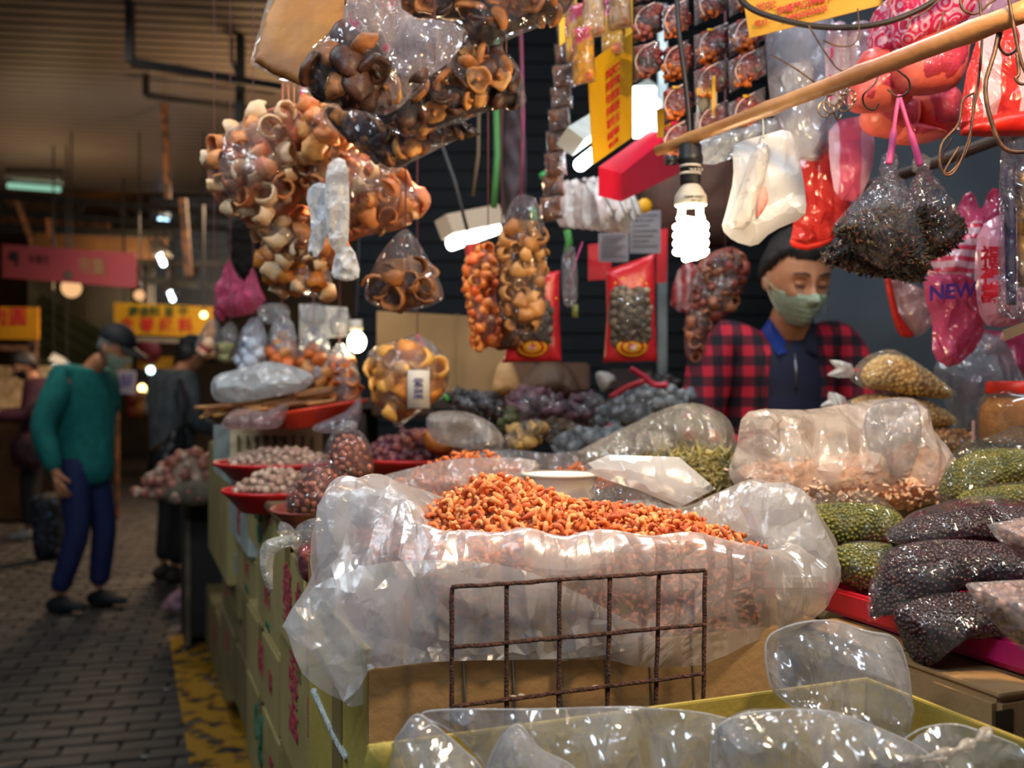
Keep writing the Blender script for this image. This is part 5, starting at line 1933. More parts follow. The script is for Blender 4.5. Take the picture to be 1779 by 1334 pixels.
def goods_bag(lbl, poly, Y, T, mfilm, cpoly=None, protos=LU, mats=None, size=.03, n=60, layers=2, seed=1, name='bag_of_goods', cat='bag', group=None, neck=None, part='piece', sep=.72, core=None,
              crum=.012, freq=22, tie=None, hang=None, pleat=.012, smooth=2, seg=36, rnd=(.8, 1.2), sq=(1, 1, 1), sep_obj=True, back=1.0, tilt=0.0):
    c = P(sum(p[0] for p in poly) / len(poly), max(p[1] for p in poly), Y)
    t = thing(name, lbl, cat, c, group)
    cpoly = cpoly or poly
    rs_ = np.random.RandomState(seed)
    if core:
        V, Fc = inflateVF(wpoly(cpoly, Y, 3), Y, T * .25, seg=22, seed=seed, crum=.006, freq=20, tilt=tilt)
        mk(part + '_mass', V, Fc, core, t, kind='stuff')
    ps = spots(cpoly, Y, T * .95, size, int(n * 1.5), seed, sep * .82, layers, margin=.26, tilt=tilt)
    mm = mats if isinstance(mats, list) else [mats]
    k0 = []
    for k in range(4):
        V_, F_ = protos[k % len(protos)]
        me = me_np(part, V_ * size * np.array(sq), F_)
        me.materials.append(mm[k % len(mm)])
        k0.append(me)
    for p in ps[:int(n * layers * 1.4)]:
        o = put(part, k0[rs_.randint(4)], None, t)
        o.location = Vector(p) - t.location
        o.rotation_euler = tuple(rs_.uniform(0, 6.28, 3))
        s_ = rs_.uniform(*rnd)
        o.scale = (s_, s_, s_)
    pillow('film', poly, Y, T, mfilm, t, seed=seed, crum=crum, freq=freq, neck=neck, pleat=pleat if neck else 0, seg=seg, smooth=smooth, back=back, tilt=tilt)
    top_ = min(poly, key=lambda q: q[1])
    if Y > 1.0 and name not in ('clear_goods_bag', 'bag_of_slices'):
        hang_up(top_[0], top_[1] + 4, Y, t)
    if tie:
        V, Fs = tubeVF(curve_pts([P(a, b_, Y - .004) for a, b_ in tie], 4), .0035, 6)
        mk('tie', V, Fs, m_pinkt, t)
    if hang:
        wire('string', [P(hang[0], hang[1], Y), P(hang[2], hang[3], Y)], .0014, mat('string', '#7d4a4e', None, .7), t, 1, 5)
    return t


# slab of pressed tan sheets in film, top left
t = thing('wrapped_slab', 'large flat tan slab in clear film at the top, left of the mushrooms', 'dried food slab', P(500, 60, 1.55))
pillow('slab', [(478, -60), (640, -60), (600, 40), (560, 165), (470, 125), (438, 102), (452, 20)], 1.565, .016, mat('slab_tan', '#b87a2e', '#8a5420', .6, 9, .3, 40, lo=.3, hi=.7), t, smooth=1, crum=.003, freq=20, edge=.5, tilt=.25)
pillow('film', [(462, -70), (655, -70), (620, 20), (575, 172), (540, 168), (470, 128), (430, 105), (438, 60)], 1.62, .026, film('film_slab', .08, (.95, .9, .82, 1), (.98, .97, .95, 1), .12, .38, 8, .4, .5), t, smooth=1, crum=.006, freq=20, edge=.5, seed=3, tilt=.25)

ML = [m_mush[0], m_mush[1], m_mush[2], m_mush[0]]
goods_bag('clear bag of dark whole mushrooms hanging in front of the tan slab', [(518, 118), (545, 80), (590, 45), (600, 5), (640, 10), (668, 60), (672, 120), (650, 170), (600, 185), (555, 178), (530, 150)], 1.42, .05, f_hang, [(528, 120), (560, 92), (600, 70), (665, 60), (668, 130), (645, 168), (590, 180), (545, 170)],
          MU, [m_mush[0], m_mush[0], m_mush[1], m_mush[0]], .044, 30, 2, 51, neck=(610, 5), part='mushroom', name='bag_of_mushrooms', cat='bag of mushrooms', core=mat('mush_core', '#2a1a12', '#3a2214', .8, 20), rnd=(.9, 1.3))
t = thing('printed_bag', 'crumpled clear bag with red dots print between the mushroom bags', 'plastic bag', P(710, 190, 1.44))
pillow('film', [(600, -40), (690, -40), (700, 30), (808, 38), (800, 95), (720, 150), (700, 185), (660, 205), (630, 170), (640, 100), (600, 60)], 1.44, .04, f_mprint, t, crum=.02, freq=18, seed=61, smooth=2)
goods_bag('clear bag of brown dried mushrooms at the very top, tapering to a point at right', [(660, -60), (1000, -60), (1000, 22), (960, 38), (900, 62), (850, 82), (805, 92), (800, 40), (700, 36), (668, 20)], 1.55, .05, f_hang, [(680, -60), (980, -60), (985, 20), (900, 52), (820, 78), (800, 32), (700, 26)],
          MU, [m_mush[0], m_mush[1], m_mush[0], m_mush[0]], .040, 50, 2, 52, part='mushroom', name='bag_of_mushrooms', cat='bag of mushrooms', core=mat('mush_core', '', ''), rnd=(.8, 1.2))
goods_bag('clear bag of sliced brown mushrooms in the middle of the cluster, sharp corner at right', [(690, 125), (760, 95), (880, 88), (905, 120), (918, 190), (880, 178), (820, 205), (760, 225), (700, 240), (650, 205), (640, 180)], 1.58, .055, f_hang, [(700, 130), (780, 100), (880, 95), (905, 175), (820, 198), (720, 228), (655, 200)],
          MU, [m_mush[1], m_mush[2], m_mush[0], m_mush[0]], .036, 60, 2, 53, part='mushroom', name='bag_of_mushrooms', cat='bag of mushrooms', core=mat('mush_core', '', ''), rnd=(.8, 1.2))
goods_bag('clear bag of glossy black mushrooms at the left of the cluster\'s middle', [(632, 150), (690, 120), (755, 110), (740, 150), (690, 180), (640, 205), (625, 190)], 1.46, .04, f_hang, [(640, 160), (700, 125), (745, 118), (725, 155), (645, 198)],
          MU, [m_mush[0], m_mush[2], m_mush[0], m_mush[0]], .045, 8, 1, 54, part='mushroom', name='bag_of_mushrooms', cat='bag of mushrooms', core=mat('mush_core', '', ''))
goods_bag('lowest bag of brown mushrooms with a folded clear lower edge', [(560, 175), (620, 190), (690, 215), (780, 200), (845, 232), (800, 240), (760, 260), (700, 288), (690, 305), (650, 285), (600, 240), (560, 215)], 1.66, .05, f_hang, [(570, 185), (640, 205), (760, 205), (835, 234), (750, 252), (692, 292), (640, 270), (580, 220)],
          MU, [m_mush[1], m_mush[2], m_mush[0], m_mush[0]], .034, 60, 2, 55, part='mushroom', name='bag_of_mushrooms', cat='bag of mushrooms', core=mat('mush_core', '', ''))
# puffed skins
m_puff = [mat('puff_cream', '#f6d8ae', '#f0bc80', .5, 26, .4, 60, rand=.12), mat('puff_orange', '#e39a58', '#cf6f38', .5, 26, .4, 60, rand=.12), mat('puff_red', '#c9553c', '#e0a070', .5, 20, .4, 60), mat('puff_pale', '#f0d8b8', '#e6b47c', .5, 26, .4, 60)]
f_puff = film('film_puff', .13, (.95, .88, .82, 1), (.99, .98, .97, 1), .09, .36, 18, .9, .8)
puff_core = mat('puff_core', '#cf8550', '#c4603c', .7, 16)
goods_bag('large hanging bag of cream and red puffed skins, upper left', [(365, 250), (400, 228), (450, 195), (510, 180), (530, 190), (528, 250), (530, 330), (500, 372), (450, 390), (420, 382), (385, 360), (362, 320)], 1.85, .10, f_puff, None,
          CU, [m_puff[0], m_puff[3], m_puff[2], m_puff[1]], .048, 80, 2, 56, part='puffed_skin', name='bag_of_puffed_skins', cat='bag of snacks', core=puff_core, tie=[(526, 150), (522, 185), (516, 230)])
goods_bag('large hanging bag of orange puffed skins right of the white strips', [(530, 240), (580, 215), (625, 262), (680, 290), (720, 318), (742, 345), (720, 380), (690, 400), (640, 408), (600, 420), (560, 400), (530, 340)], 1.88, .09, f_puff, None,
          CU, [m_puff[1], m_puff[0], m_puff[1], m_puff[2]], .048, 80, 2, 57, part='puffed_skin', name='bag_of_puffed_skins', cat='bag of snacks', core=puff_core)
goods_bag('bag of orange puffed skins hanging in the middle, under the upper left one', [(430, 375), (500, 365), (560, 380), (600, 420), (610, 450), (560, 470), (500, 470), (465, 440)], 1.92, .08, f_puff, None,
          CU, [m_puff[1], m_puff[3], m_puff[1], m_puff[0]], .045, 50, 2, 58, part='puffed_skin', name='bag_of_puffed_skins', cat='bag of snacks', core=puff_core)
goods_bag('small bag of amber pieces with a rounded clear bottom, lowest of the puffed cluster', [(455, 440), (490, 435), (560, 445), (578, 480), (575, 520), (530, 515), (480, 505), (458, 490)], 1.95, .06, f_hangh, None,
          LU, [mat('amber_piece', '#d98c34', '#b0621e', .45, 26), m_puff[3]], .04, 18, 2, 59, part='piece', name='bag_of_amber_pieces', cat='bag of snacks')
goods_bag('small clear bag of orange pieces tucked behind the mushroom cluster', [(528, 185), (565, 182), (612, 225), (590, 262), (545, 285), (530, 260)], 1.80, .05, f_hangh, None, LU, [m_puff[1], m_mush[2]], .04, 14, 2, 60, part='piece', name='bag_of_amber_pieces', cat='bag of snacks')
# white strips of rolled bags
m_white = film('film_whitebag', .86, (.92, .90, .86, 1), rough=.28, bscale=22, bump=.6, hvar=.1)
m_whitec = film('film_whitecool', .86, (.82, .86, .88, 1), rough=.28, bscale=22, bump=.6, hvar=.1)
t = thing('plastic_carrier_bag', 'bluish white carrier bag strip hanging before the puffed skins, left one', 'plastic bag', P(555, 440, 1.78))
pillow('film', [(530, 335), (548, 316), (580, 322), (576, 380), (556, 446), (533, 446), (542, 390)], 1.74, .008, m_whitec, t, crum=.007, freq=40, seed=62, smooth=2)
t = thing('plastic_carrier_bag', 'white pleated carrier bag hanging before the puffed skins, right one', 'plastic bag', P(595, 480, 1.76))
pillow('film', [(566, 290), (585, 272), (604, 280), (608, 350), (605, 435), (574, 436), (564, 370)], 1.72, .010, m_white, t, crum=.009, freq=50, seed=63, smooth=2)
pillow('film', [(588, 425), (614, 428), (628, 480), (606, 490), (574, 482), (580, 450)], 1.73, .012, m_white, t, crum=.010, freq=60, seed=64, smooth=2)
# tear-drop bag
m_ins = [mat('floss_brown', '#a5662c', '#7d4a20', .6, 26, .4, 70, rand=.15), mat('floss_dark', '#6b3f1e', '#8a5428', .6, 26, .4, 70)]
goods_bag('tear-shaped hanging bag of brown curled strips with a white knot', [(632, 520), (636, 490), (660, 440), (685, 410), (705, 395), (722, 412), (745, 450), (768, 495), (772, 522), (740, 535), (690, 544), (650, 532)], 1.80, .055, f_hang,
          [(640, 515), (655, 462), (700, 448), (745, 465), (764, 512), (740, 528), (690, 536)], CU, m_ins, .05, 22, 2, 64, part='curl', name='tear_shaped_bag', cat='bag of snacks', neck=(704, 400), core=mat('floss_core', '#80501f', '#5a3618', .8, 20), hang=(704, 330, 704, 395))
V, Fc = lumpVF(3, 2, .2)
# hanging chips bag with label
t = goods_bag('plump hanging bag of yellow-orange chips with a white label', [(636, 640), (640, 605), (690, 592), (725, 580), (760, 600), (784, 640), (775, 690), (745, 705), (715, 725), (690, 748), (672, 720), (650, 690)], 2.3, .11, f_hangh,
              [(645, 640), (660, 610), (730, 600), (775, 640), (765, 685), (720, 705), (690, 735), (665, 700)], [CU[0], LU[1], CU[2], LU[3]], [mat('chip_yellow', '#f2bb62', '#e0a044', .5, 26), mat('chip_orange', '#ea9c48', '#d88432', .5, 26)], .06, 70, 2, 65, part='chip', name='bag_of_chips', cat='bag of chips', neck=(728, 582),
              core=mat('chip_core', '#c9883c', '#a86a2c', .8, 20), tie=[(724, 582), (735, 600), (745, 625)])
V, Fs = boxVF(.05, .002, .085, .001)
mk('paper_label', V + np.array(P(727, 676, 2.185)), Fs, mat('white_paper', '', ''), t)
txt('紫\n菜', XX, ZZ, P(727, 676, 2.182), .025, mat('blue_ink', '', ''), t)

# pink net bags with clear bags of goods hanging under them (left column)
m_net = film('film_net', .75, (1.0, .16, .36, 1), (1, .7, .8, 1), .3, .3, 60, .8, .5)
t = thing('net_bag', 'bright pink crumpled net bags hung on the post above the goods', 'net bag', P(410, 550, 3.0))
pillow('netting', [(375, 505), (390, 470), (398, 448), (412, 480), (428, 490), (440, 462), (452, 500), (462, 520), (440, 545), (400, 552), (380, 540)], 3.0, .09, m_net, t, crum=.03, freq=20, seed=66, smooth=1)
pillow('netting', [(368, 545), (385, 495), (400, 500), (390, 560)], 3.05, .04, m_net, t, crum=.03, freq=20, seed=67, smooth=1)
f_blue = film('film_blueprint', .34, (.78, .85, .95, 1), (.96, .97, 1, 1), .12, .42, 18, .9, .5, pcol=(.05, .07, .35, 1), pscale=22, pthr=.70)
GB = [mat('nut_tan', '#c98f52', '#a86c36', .5, 26, rand=.2), mat('nut_orange', '#d9742e', '#b85a24', .5, 26, rand=.2)]
cols = [
    ('cream and red bag at the far left end of the hanging row', [(338, 600), (352, 570), (372, 548), (385, 570), (378, 620), (345, 620)], f_hangh, [mat('cream_piece', '#d9b88c', '#b8443a', .5, 10)]),
    ('pale green bag second from the left in the hanging row', [(372, 615), (380, 575), (400, 555), (414, 575), (414, 625), (385, 632)], f_hangh, [mat('green_piece', '#9a9464', '#7a7448', .5, 10)]),
    ('blue-white printed bag under the right part of the pink nets', [(412, 640), (415, 580), (440, 545), (462, 570), (466, 650), (430, 655)], f_blue, [mat('pale_piece', '#c9cbd0', '#a9b0bb', .5, 10)]),
    ('clear printed bag of orange nuts in the middle of the hanging row', [(462, 650), (466, 575), (490, 535), (515, 570), (520, 650), (480, 660)], f_blue, GB),
    ('clear printed bag of tan nuts left of the glowing bulb', [(518, 660), (520, 580), (545, 560), (575, 590), (575, 665), (540, 670)], f_blue, GB),
    ('clear printed bag of brown nuts under the glowing bulb', [(572, 680), (574, 610), (590, 590), (615, 620), (628, 665), (618, 690), (590, 690)], f_blue, GB),
]
for i, (lb, poly, ff, mm) in enumerate(cols):
    goods_bag(lb, poly, 2.85 + .04 * (i % 2), .06, ff, [(a * .82 + .18 * sum(p[0] for p in poly) / len(poly), b_ if b_ > 600 else b_ + 40) for a, b_ in poly], LU, mm, .042, 14, 2, 70 + i, part='piece', name='hanging_goods_bag', cat='bag of goods', neck=(poly[2][0], poly[2][1]), crum=.014,
              hang=(poly[2][0], poly[2][1] - 60, poly[2][0], poly[2][1]))
for i, (px, py, w_, h_) in enumerate([(475, 545, 46, 30), (590, 560, 30, 40), (440, 590, 40, 36), (545, 545, 40, 30)]):
    o = pillow('clear_bag', [(px - w_ / 2, py - h_ / 2), (px + w_ / 2, py - h_ / 2), (px + w_ / 2, py + h_ / 2), (px - w_ / 2, py + h_ / 2)], 2.95 + .05 * i, .04, f_clear2, None, crum=.02, freq=20, seed=80 + i, seg=20)
    tag(o, ['empty clear bag top between the second and third hanging bags', 'empty clear bag top left of the glowing bulb\'s socket', 'empty clear bag hanging over the blue-white printed bag', 'empty clear bag top above the tan nut bag'][i], 'plastic bag')

# ------------------------------------------------------------------ middle group of packets
m_pred = mat('packet_red', '#d0212c', '#b81a26', .3, 6, rand=0)
m_pinkred = mat('packet_pinkred', '#e03a52', '#c9263c', .3, 14)
m_gold = mat('print_gold', '#f2b01c', None, .4)


def red_packet(lbl, tl, tr, br, bl, win, Y, goods, seed):
    t = thing('food_packet', lbl, 'packet', P(sum(p[0] for p in (tl, tr, br, bl)) / 4, bl[1], Y))
    pillow('packet', [tl, tr, ((tr[0] + br[0]) / 2 - 2, (tr[1] + br[1]) / 2), br, bl, ((tl[0] + bl[0]) / 2 + 4, (tl[1] + bl[1]) / 2)], Y, .02, m_pred, t, smooth=1, crum=.003, freq=30, seed=seed, edge=.5)
    pillow('packet_bulge', win, Y - .012, .028, goods[0], t, smooth=2, seed=seed)
    rs_ = np.random.RandomState(seed)
    me = [me_np('dried_piece', V_ * .02, F_) for V_, F_ in LU]
    for m_ in me:
        m_.materials.append(goods[1])
    for k, p in enumerate(spots(win, Y - .012, .03, .016, 80, seed, .8, 1)):
        o = put('dried_piece', me[k % 4], None, t)
        o.location = Vector(p) - t.location
        o.rotation_euler = tuple(rs_.uniform(0, 6, 3))
    pillow('window_film', win, Y - .014, .040, f_hang, t, smooth=2, seed=seed, crum=.006, freq=40)
    cx = (bl[0] + br[0]) / 2
    cy = br[1] - 24
    s_ = Y / F
    for rr_, mm_, dd in ((1, m_gold, .030), (.78, m_pred, .032), (.62, m_gold, .034)):
        V, Fs = latheVF([(.0005, -.001), (26 * s_ * rr_, -.001), (26 * s_ * rr_, .001), (.0005, .001)], 30)
        mk('emblem', np.stack([V[:, 0], V[:, 2] - dd, V[:, 1] * .62], 1) + np.array(P(cx, cy, Y)), Fs, mm_, t)
    V, Fc = lumpVF(seed, 2, .3)
    mk('emblem', V * np.array([.022, .003, .016]) + np.array(P(cx, cy, Y)) + np.array([0, -.036, 0]), Fc, mat('emblem_mix', '#c43a22', '#e8e0d0', .5, 60), t)
    for k in range(7):
        x = bl[0] + 8 + (br[0] - bl[0] - 16) * rs_.rand()
        y = tl[1] + 10 + 45 * rs_.rand()
        V, Fc = lumpVF(k, 1, .3)
        mk('print_dot', V * np.array([.006, .002, .006]) + np.array(P(x, y, Y - .021)), Fc, m_gold, t)
    return t


red_packet('red packet with dark dried pieces and a yellow oval, right one on the steel post', (1052, 470), (1138, 440), (1142, 628), (1048, 630), [(1060, 505), (1100, 500), (1128, 505), (1130, 590), (1095, 600), (1062, 598)], 2.2, (mat('dk_goods', '#5f5348', '#463d36', .7, 30), mat('dk_piece', '#8a7c68', '#4f463c', .6, 40, rand=.3)), 3)
red_packet('red packet with a yellow oval behind the long bag of chips, left one', (905, 480), (972, 470), (976, 628), (872, 630), [(890, 540), (955, 520), (958, 592), (930, 602), (890, 600)], 2.25, (mat('dk_goods', '', ''), mat('dk_piece', '', '')), 4)
goods_bag('long clear bag of pale brown chips hanging in the middle of the stall', [(872, 400), (885, 352), (905, 335), (935, 345), (948, 400), (950, 480), (948, 550), (930, 580), (905, 585), (880, 560), (865, 500)], 2.05, .05, f_hang,
          [(872, 405), (900, 385), (945, 395), (946, 500), (940, 560), (905, 575), (878, 550), (868, 480)], [CU[0], FL[1], CU[2], LU[3]], [mat('chip_pale', '#d6a868', '#b88048', .5, 26, rand=.15), mat('chip_brown', '#b9834a', '#946030', .5, 26, rand=.15)], .036, 90, 2, 91, part='chip', name='bag_of_chips', cat='bag of chips', neck=(910, 338), core=mat('chip_core2', '#6b4626', '#8a5c30', .8, 20))
goods_bag('tall bag of orange shredded strips left of the long bag of chips', [(806, 470), (820, 440), (848, 425), (862, 450), (862, 520), (870, 590), (850, 602), (822, 606), (812, 540)], 2.15, .04, f_hangh,
          None, [CU[0], CU[1], LU[2], CU[3]], [mat('strip_orange', '#f59a4a', '#ea6a30', .5, 20), mat('strip_orange2', '#f5b060', '#ee8438', .5, 20)], .028, 70, 2, 92, part='strip', name='bag_of_orange_strips', cat='bag of snacks', core=mat('strip_core', '#e0702c', '#d05020', .7, 9), neck=(840, 425))
goods_bag('bag of brown pieces squeezed between orange strips and long chips bag', [(852, 470), (872, 462), (885, 560), (905, 590), (890, 605), (855, 602), (858, 530)], 2.2, .035, f_hang, None, FL, m_ins, .035, 20, 2, 93, part='piece', name='bag_of_brown_pieces', cat='bag of snacks', core=mat('floss_core', '', ''))
t = thing('net_bag', 'orange-red net bag hanging under the smaller fluorescent lamp', 'net bag', P(820, 440, 2.6))
pillow('netting', [(806, 424), (835, 420), (832, 460), (822, 490), (812, 460)], 2.6, .03, mat('net_orange', '#e8402c', '#c93020', .5, 40), t, smooth=1, crum=.01, freq=40)
# red envelopes & grey notes
t, q, n = sign('red_envelope', 'red printed sheet behind the grey notes in the middle', [P(1022, 425, 2.75), P(1062, 420, 2.75), P(1062, 485, 2.75), P(1022, 487, 2.75)], .006, m_pred, 'paper')
t, q, n = sign('red_envelope', 'tall red strip right of the grey notes behind the bulb', [P(1142, 400, 2.7), P(1160, 396, 2.7), P(1158, 490, 2.7), P(1140, 492, 2.7)], .006, m_pred, 'paper')
m_note = mat('note_grey', '#8d8c92', '#77767d', .7, 8)
for i, (x0, y0, x1, y1, lb) in enumerate([(1040, 405, 1092, 455, 'grey handwritten note sheet, left of two above the red packet'), (1094, 368, 1148, 440, 'grey handwritten note sheet, right of two beside the bulb')]):
    t, q, n = sign('note_sheet', lb, [P(x0, y0, 2.5), P(x1, y0 - 3, 2.5), P(x1, y1, 2.5), P(x0, y1, 2.5)], .002, m_note, 'paper')
    for k in range(7):
        y = y0 + 6 + k * (y1 - y0 - 10) / 7
        bar('written_line', P(x0 + 5, y, 2.497), P(x1 - 6 - 7 * (k % 3), y - 1, 2.497), .0025, mat('pencil', '#5a5962', None, .8), t, h=.001)
V, Fs = latheVF([(.001, 0), (.018, 0), (.018, .003), (.001, .003)], 10)
tag(mk('yellow_tag', np.stack([V[:, 0], V[:, 2], V[:, 1]], 1) + np.array(P(1120, 357, 2.4)), Fs, m_yel), 'small yellow tag above the right grey note', 'tag')
# bundle of pale gloves / flat bags
t = thing('bundle_of_bags', 'fan of pale flat plastic bags hanging under the lamp, loose ends up right', 'plastic bags', P(1030, 400, 2.3))
for i in range(8):
    x = 968 + i * 15
    pillow('flat_bag', [(x + 4, 318 - i * 2), (x + 24, 310 - i * 2), (x + 26, 365), (x + 22, 398 + i * 1.5), (x, 392 + i * 1.5), (x - 2, 350)], 2.32 - .012 * i, .008, m_white if i % 2 else film('film_beige', .85, (.80, .70, .64, 1), rough=.3), t, smooth=2, crum=.006, freq=40, seed=i, seg=16)
for i in range(10):
    x = 1040 + i * 7
    pts = [P(x - 20, 320 - i, 2.24), P(x, 350 + (i % 3) * 6, 2.2), P(x + 8, 392 - (i % 4) * 7 - i, 2.19)]
    V, Fs = tubeVF(curve_pts(pts, 4), [.006, .007, .007, .007, .007, .007, .007, .006, .004], 6)
    mk('loose_end', V, Fs, m_white, t)
# red box / banner below lamp
t = thing('red_box', 'bright red plastic box with a white stripe right of the yellow sheet, under the lamp', 'box', P(1090, 300, 1.9))
A, B = P(1040, 290, 1.9), P(1160, 205, 2.5)
d = (B - A)
q = [A, B, B - ZZ * .12, A - ZZ * .055]
n = Vector((-d.y, d.x, 0)).normalized() * .08
V = [v[:] for v in q] + [(v + Vector((.05, .06, 0)))[:] for v in q]
mk('box_wall', V, [(0, 1, 2, 3), (7, 6, 5, 4), (0, 4, 5, 1), (1, 5, 6, 2), (2, 6, 7, 3), (3, 7, 4, 0)], mat('box_red', '#e81f3c', '#d81838', .3, 5), t, False)
bar('white_stripe', A.lerp(B, .08) - ZZ * .055 - Vector((0, .006, 0)), A.lerp(B, .62) - ZZ * .085 - Vector((0, .006, 0)), .014, mat('white_paper', '', ''), t, h=.004)
t, q, n = sign('yellow_card', 'small yellow card hanging at the end of the red box', [P(1140, 190, 1.85), P(1168, 185, 1.85), P(1163, 235, 1.85), P(1142, 240, 1.85)], .003, m_yel, 'card')

# yellow sheet with rows of red characters
t, q, n = sign('price_sheet', 'tall yellow sheet with rows of red characters hanging before the lamp', [P(1022, 110, 1.72), P(1099, 55, 1.86), P(1099, 238, 1.86), P(1032, 285, 1.72)], .003, m_yel, 'sign')
X = (q[1] - q[0]).normalized()
X = Vector((X.x, X.y, X.z)).normalized()
Yv = ZZ
rows_t = [('南 北 貨', 120), ('香 菇 乾', 142), ('蝦 米 豆', 164), ('紅 棗 料', 186), ('花 生 王', 208)]
for s_, y in rows_t:
    txt(s_, X, Yv, P(1066, y + 2, 1.785), .016, m_red, t, sx=1.0, bold=.0006)
txt('批發零售', X, Yv, P(1066, 232, 1.785), .013, m_red, t, bold=.0005)
txt('電話 市場', X, Yv, P(1066, 249, 1.785), .010, m_red, t)
# coloured packets hung above/left of it
rs = np.random.RandomState(8)
PK = [('#d8315a', '#e8a41c'), ('#b02a2a', '#d0a878'), ('#e0559a', '#f0c040'), ('#8f2a22', '#c9a070')]
pks = [(1000, 60, 1.80), (1030, 20, 1.74), (1062, 50, 1.80), (1075, 5, 1.78), (1012, 100, 1.72)]
for i, (px, py, Y) in enumerate(pks):
    c1, c2 = PK[i % 4]
    t = thing('snack_packet', ['red and gold packet hanging left of the tall yellow sheet', 'dark red packet above the tall yellow sheet', 'pink packet right above the tall yellow sheet', 'maroon packet at the photo top beside the yellow strip', 'pink packet lowest left of the tall yellow sheet'][i], 'packet', P(px, py, Y))
    pillow('packet', [(px - 18, py - 50), (px + 18, py - 54), (px + 22, py + 40), (px - 16, py + 48)], Y, .018, mat('pk%d' % i, c1, c2, .25, 14, lo=.45, hi=.5), t, smooth=1, crum=.004, freq=40, seed=i, edge=.6, seg=20)
    pillow('film', [(px - 19, py - 52), (px + 19, py - 56), (px + 23, py + 42), (px - 17, py + 50)], Y, .022, f_hang, t, smooth=1, crum=.006, freq=50, seed=i, edge=.6, seg=20)
t, q, n = sign('yellow_strip', 'narrow yellow strip along the right side of the hanging packets', [P(1086, -40, 1.9), P(1099, -40, 1.9), P(1099, 60, 1.9), P(1086, 70, 1.9)], .003, m_yel, 'card')
t, q, n = sign('yellow_strip', 'yellow packet edge at the top by the mushroom bag corner', [P(970, -20, 1.95), P(1002, -30, 1.95), P(1002, 60, 1.95), P(972, 80, 1.95)], .003, mat('yel2', '#d8902a', '#e8b830', .4, 8), 'card')
# column of small dark brown packets
for i in range(9):
    y = 60 + i * 38
    x = 985 - i * 3.5
    t = thing('small_packet', 'small brown packet, %s in the hanging column by the yellow sheet' % ['top', 'second from top', 'third from top', 'fourth from top', 'middle one', 'fourth from bottom', 'third from bottom', 'second from bottom', 'bottom'][i], 'packet', P(x, y, 2.0))
    pillow('packet', [(x - 18, y - 20), (x + 16, y - 26), (x + 20, y + 14), (x - 14, y + 22)], 2.0 + .01 * (i % 2), .02, mat('bpk', '#8a5c3a', '#4a2c1c', .4, 30), t, smooth=1, crum=.008, freq=40, seed=i, seg=14)
    pillow('film', [(x - 20, y - 22), (x + 18, y - 28), (x + 22, y + 16), (x - 16, y + 24)], 2.0 + .01 * (i % 2), .026, f_hang, t, smooth=1, crum=.008, freq=40, seed=i + 20, seg=14)
# dark maroon bag & strings in the gap
t = thing('dark_bag', 'dark maroon net bag hanging in the shade above the long bag of chips', 'net bag', P(895, 380, 2.6))
pillow('netting', [(870, 190), (905, 190), (915, 280), (910, 360), (885, 400), (870, 330)], 2.5, .06, mat('maroon', '#2b1619', '#1c1014', .7, 14), t, crum=.02, freq=20, seed=33)
for i, (a, b_, cc, lb) in enumerate([((862, 180), (858, 360), '#3f7a3a', 'green strip'), ((905, 60), (905, 350), '#7a2c4a', 'dark pink string'), ((832, 200), (822, 340), '#5a4a30', 'brown string'), ((925, 360), (928, 440), '#2c8a3c', 'green strap'), ((985, 400), (985, 440), '#3f8a3a', 'short green strap'), ((760, 230), (812, 400), '#3a3c3a', 'grey wire'), ((940, 300), (965, 352), '#1f8a3a', 'green clip')]):
    V, Fs = tubeVF([up_to(P(a[0], a[1], 2.45), 2.92) if i in (0, 1, 2, 5) else P(a[0], a[1], 2.45), P(a[0], a[1], 2.45), P((a[0] + b_[0]) / 2 + 4, (a[1] + b_[1]) / 2, 2.46), P(b_[0], b_[1], 2.45)], .005 if 'string' in lb or 'wire' in lb else .009, 6)
    tag(mk('hanging_string', V, Fs, mat('str%d' % i, cc, None, .6)), lb + ' hanging in the dark gap ' + ['left of the maroon net bag', 'through the maroon net bag', 'well left of the maroon net bag', 'beside the long bag of chips', 'under the fan of pale bags', 'above the smaller fluorescent lamp', 'left of the fan of pale bags'][i], 'string')
t = thing('clear_bag', 'narrow clear bag with tag hanging right of the long bag of chips', 'plastic bag', P(990, 560, 2.3))
pillow('film', [(978, 440), (998, 430), (1004, 500), (998, 530), (980, 528), (976, 480)], 2.3, .02, f_clear2, t, crum=.01, freq=40, seed=5, seg=18)
V, Fs = boxVF(.014, .003, .03)
mk('price_tag', V + np.array(P(999, 540, 2.3)), Fs, mat('tag_green', '#7d8a52', None, .6), t)
wire('string', [P(1012, 420, 2.3), P(985, 500, 2.3)], .0015, m_pinkt, t, 1, 5)

# star anise / chilli packets, rows up to the top (right of cord)
m_pk = film('film_packet', .12, (.75, .78, .85, 1), (.96, .96, .97, 1), .06, .45, 30, 1.0, .8)
m_spice = [mat('spice_red', '#8f2c20', '#5e1c18', .4, 30, rand=.25), mat('spice_dark', '#3f2a26', '#5a3a30', .5, 30, rand=.25), mat('spice_orange', '#e07b1c', '#c95f14', .5, 30), mat('spice_pink', '#b8685a', '#94493c', .5, 30)]
bgm = mat('packet_back', '#6b3a2c', '#3f2622', .5, 14)
bgm2 = mat('packet_back_grey', '#55504e', '#7a5048', .5, 14)
names_r = ['top', 'second', 'third', 'fourth', 'lowest']
cols_p = [
    (1100, 48, [-60, 8, 76], 'leftmost column, dark grey backed', bgm2, 5),
    (1152, 46, [5, 78, 150, 215], 'column crossed by the black cord', bgm, 10),
    (1205, 62, [-25, 50, 112, 185], 'third column of spice packets', bgm, 12),
    (1265, 66, [-40, 30, 92, 165], 'rightmost column above the bamboo', bgm, 14),
]
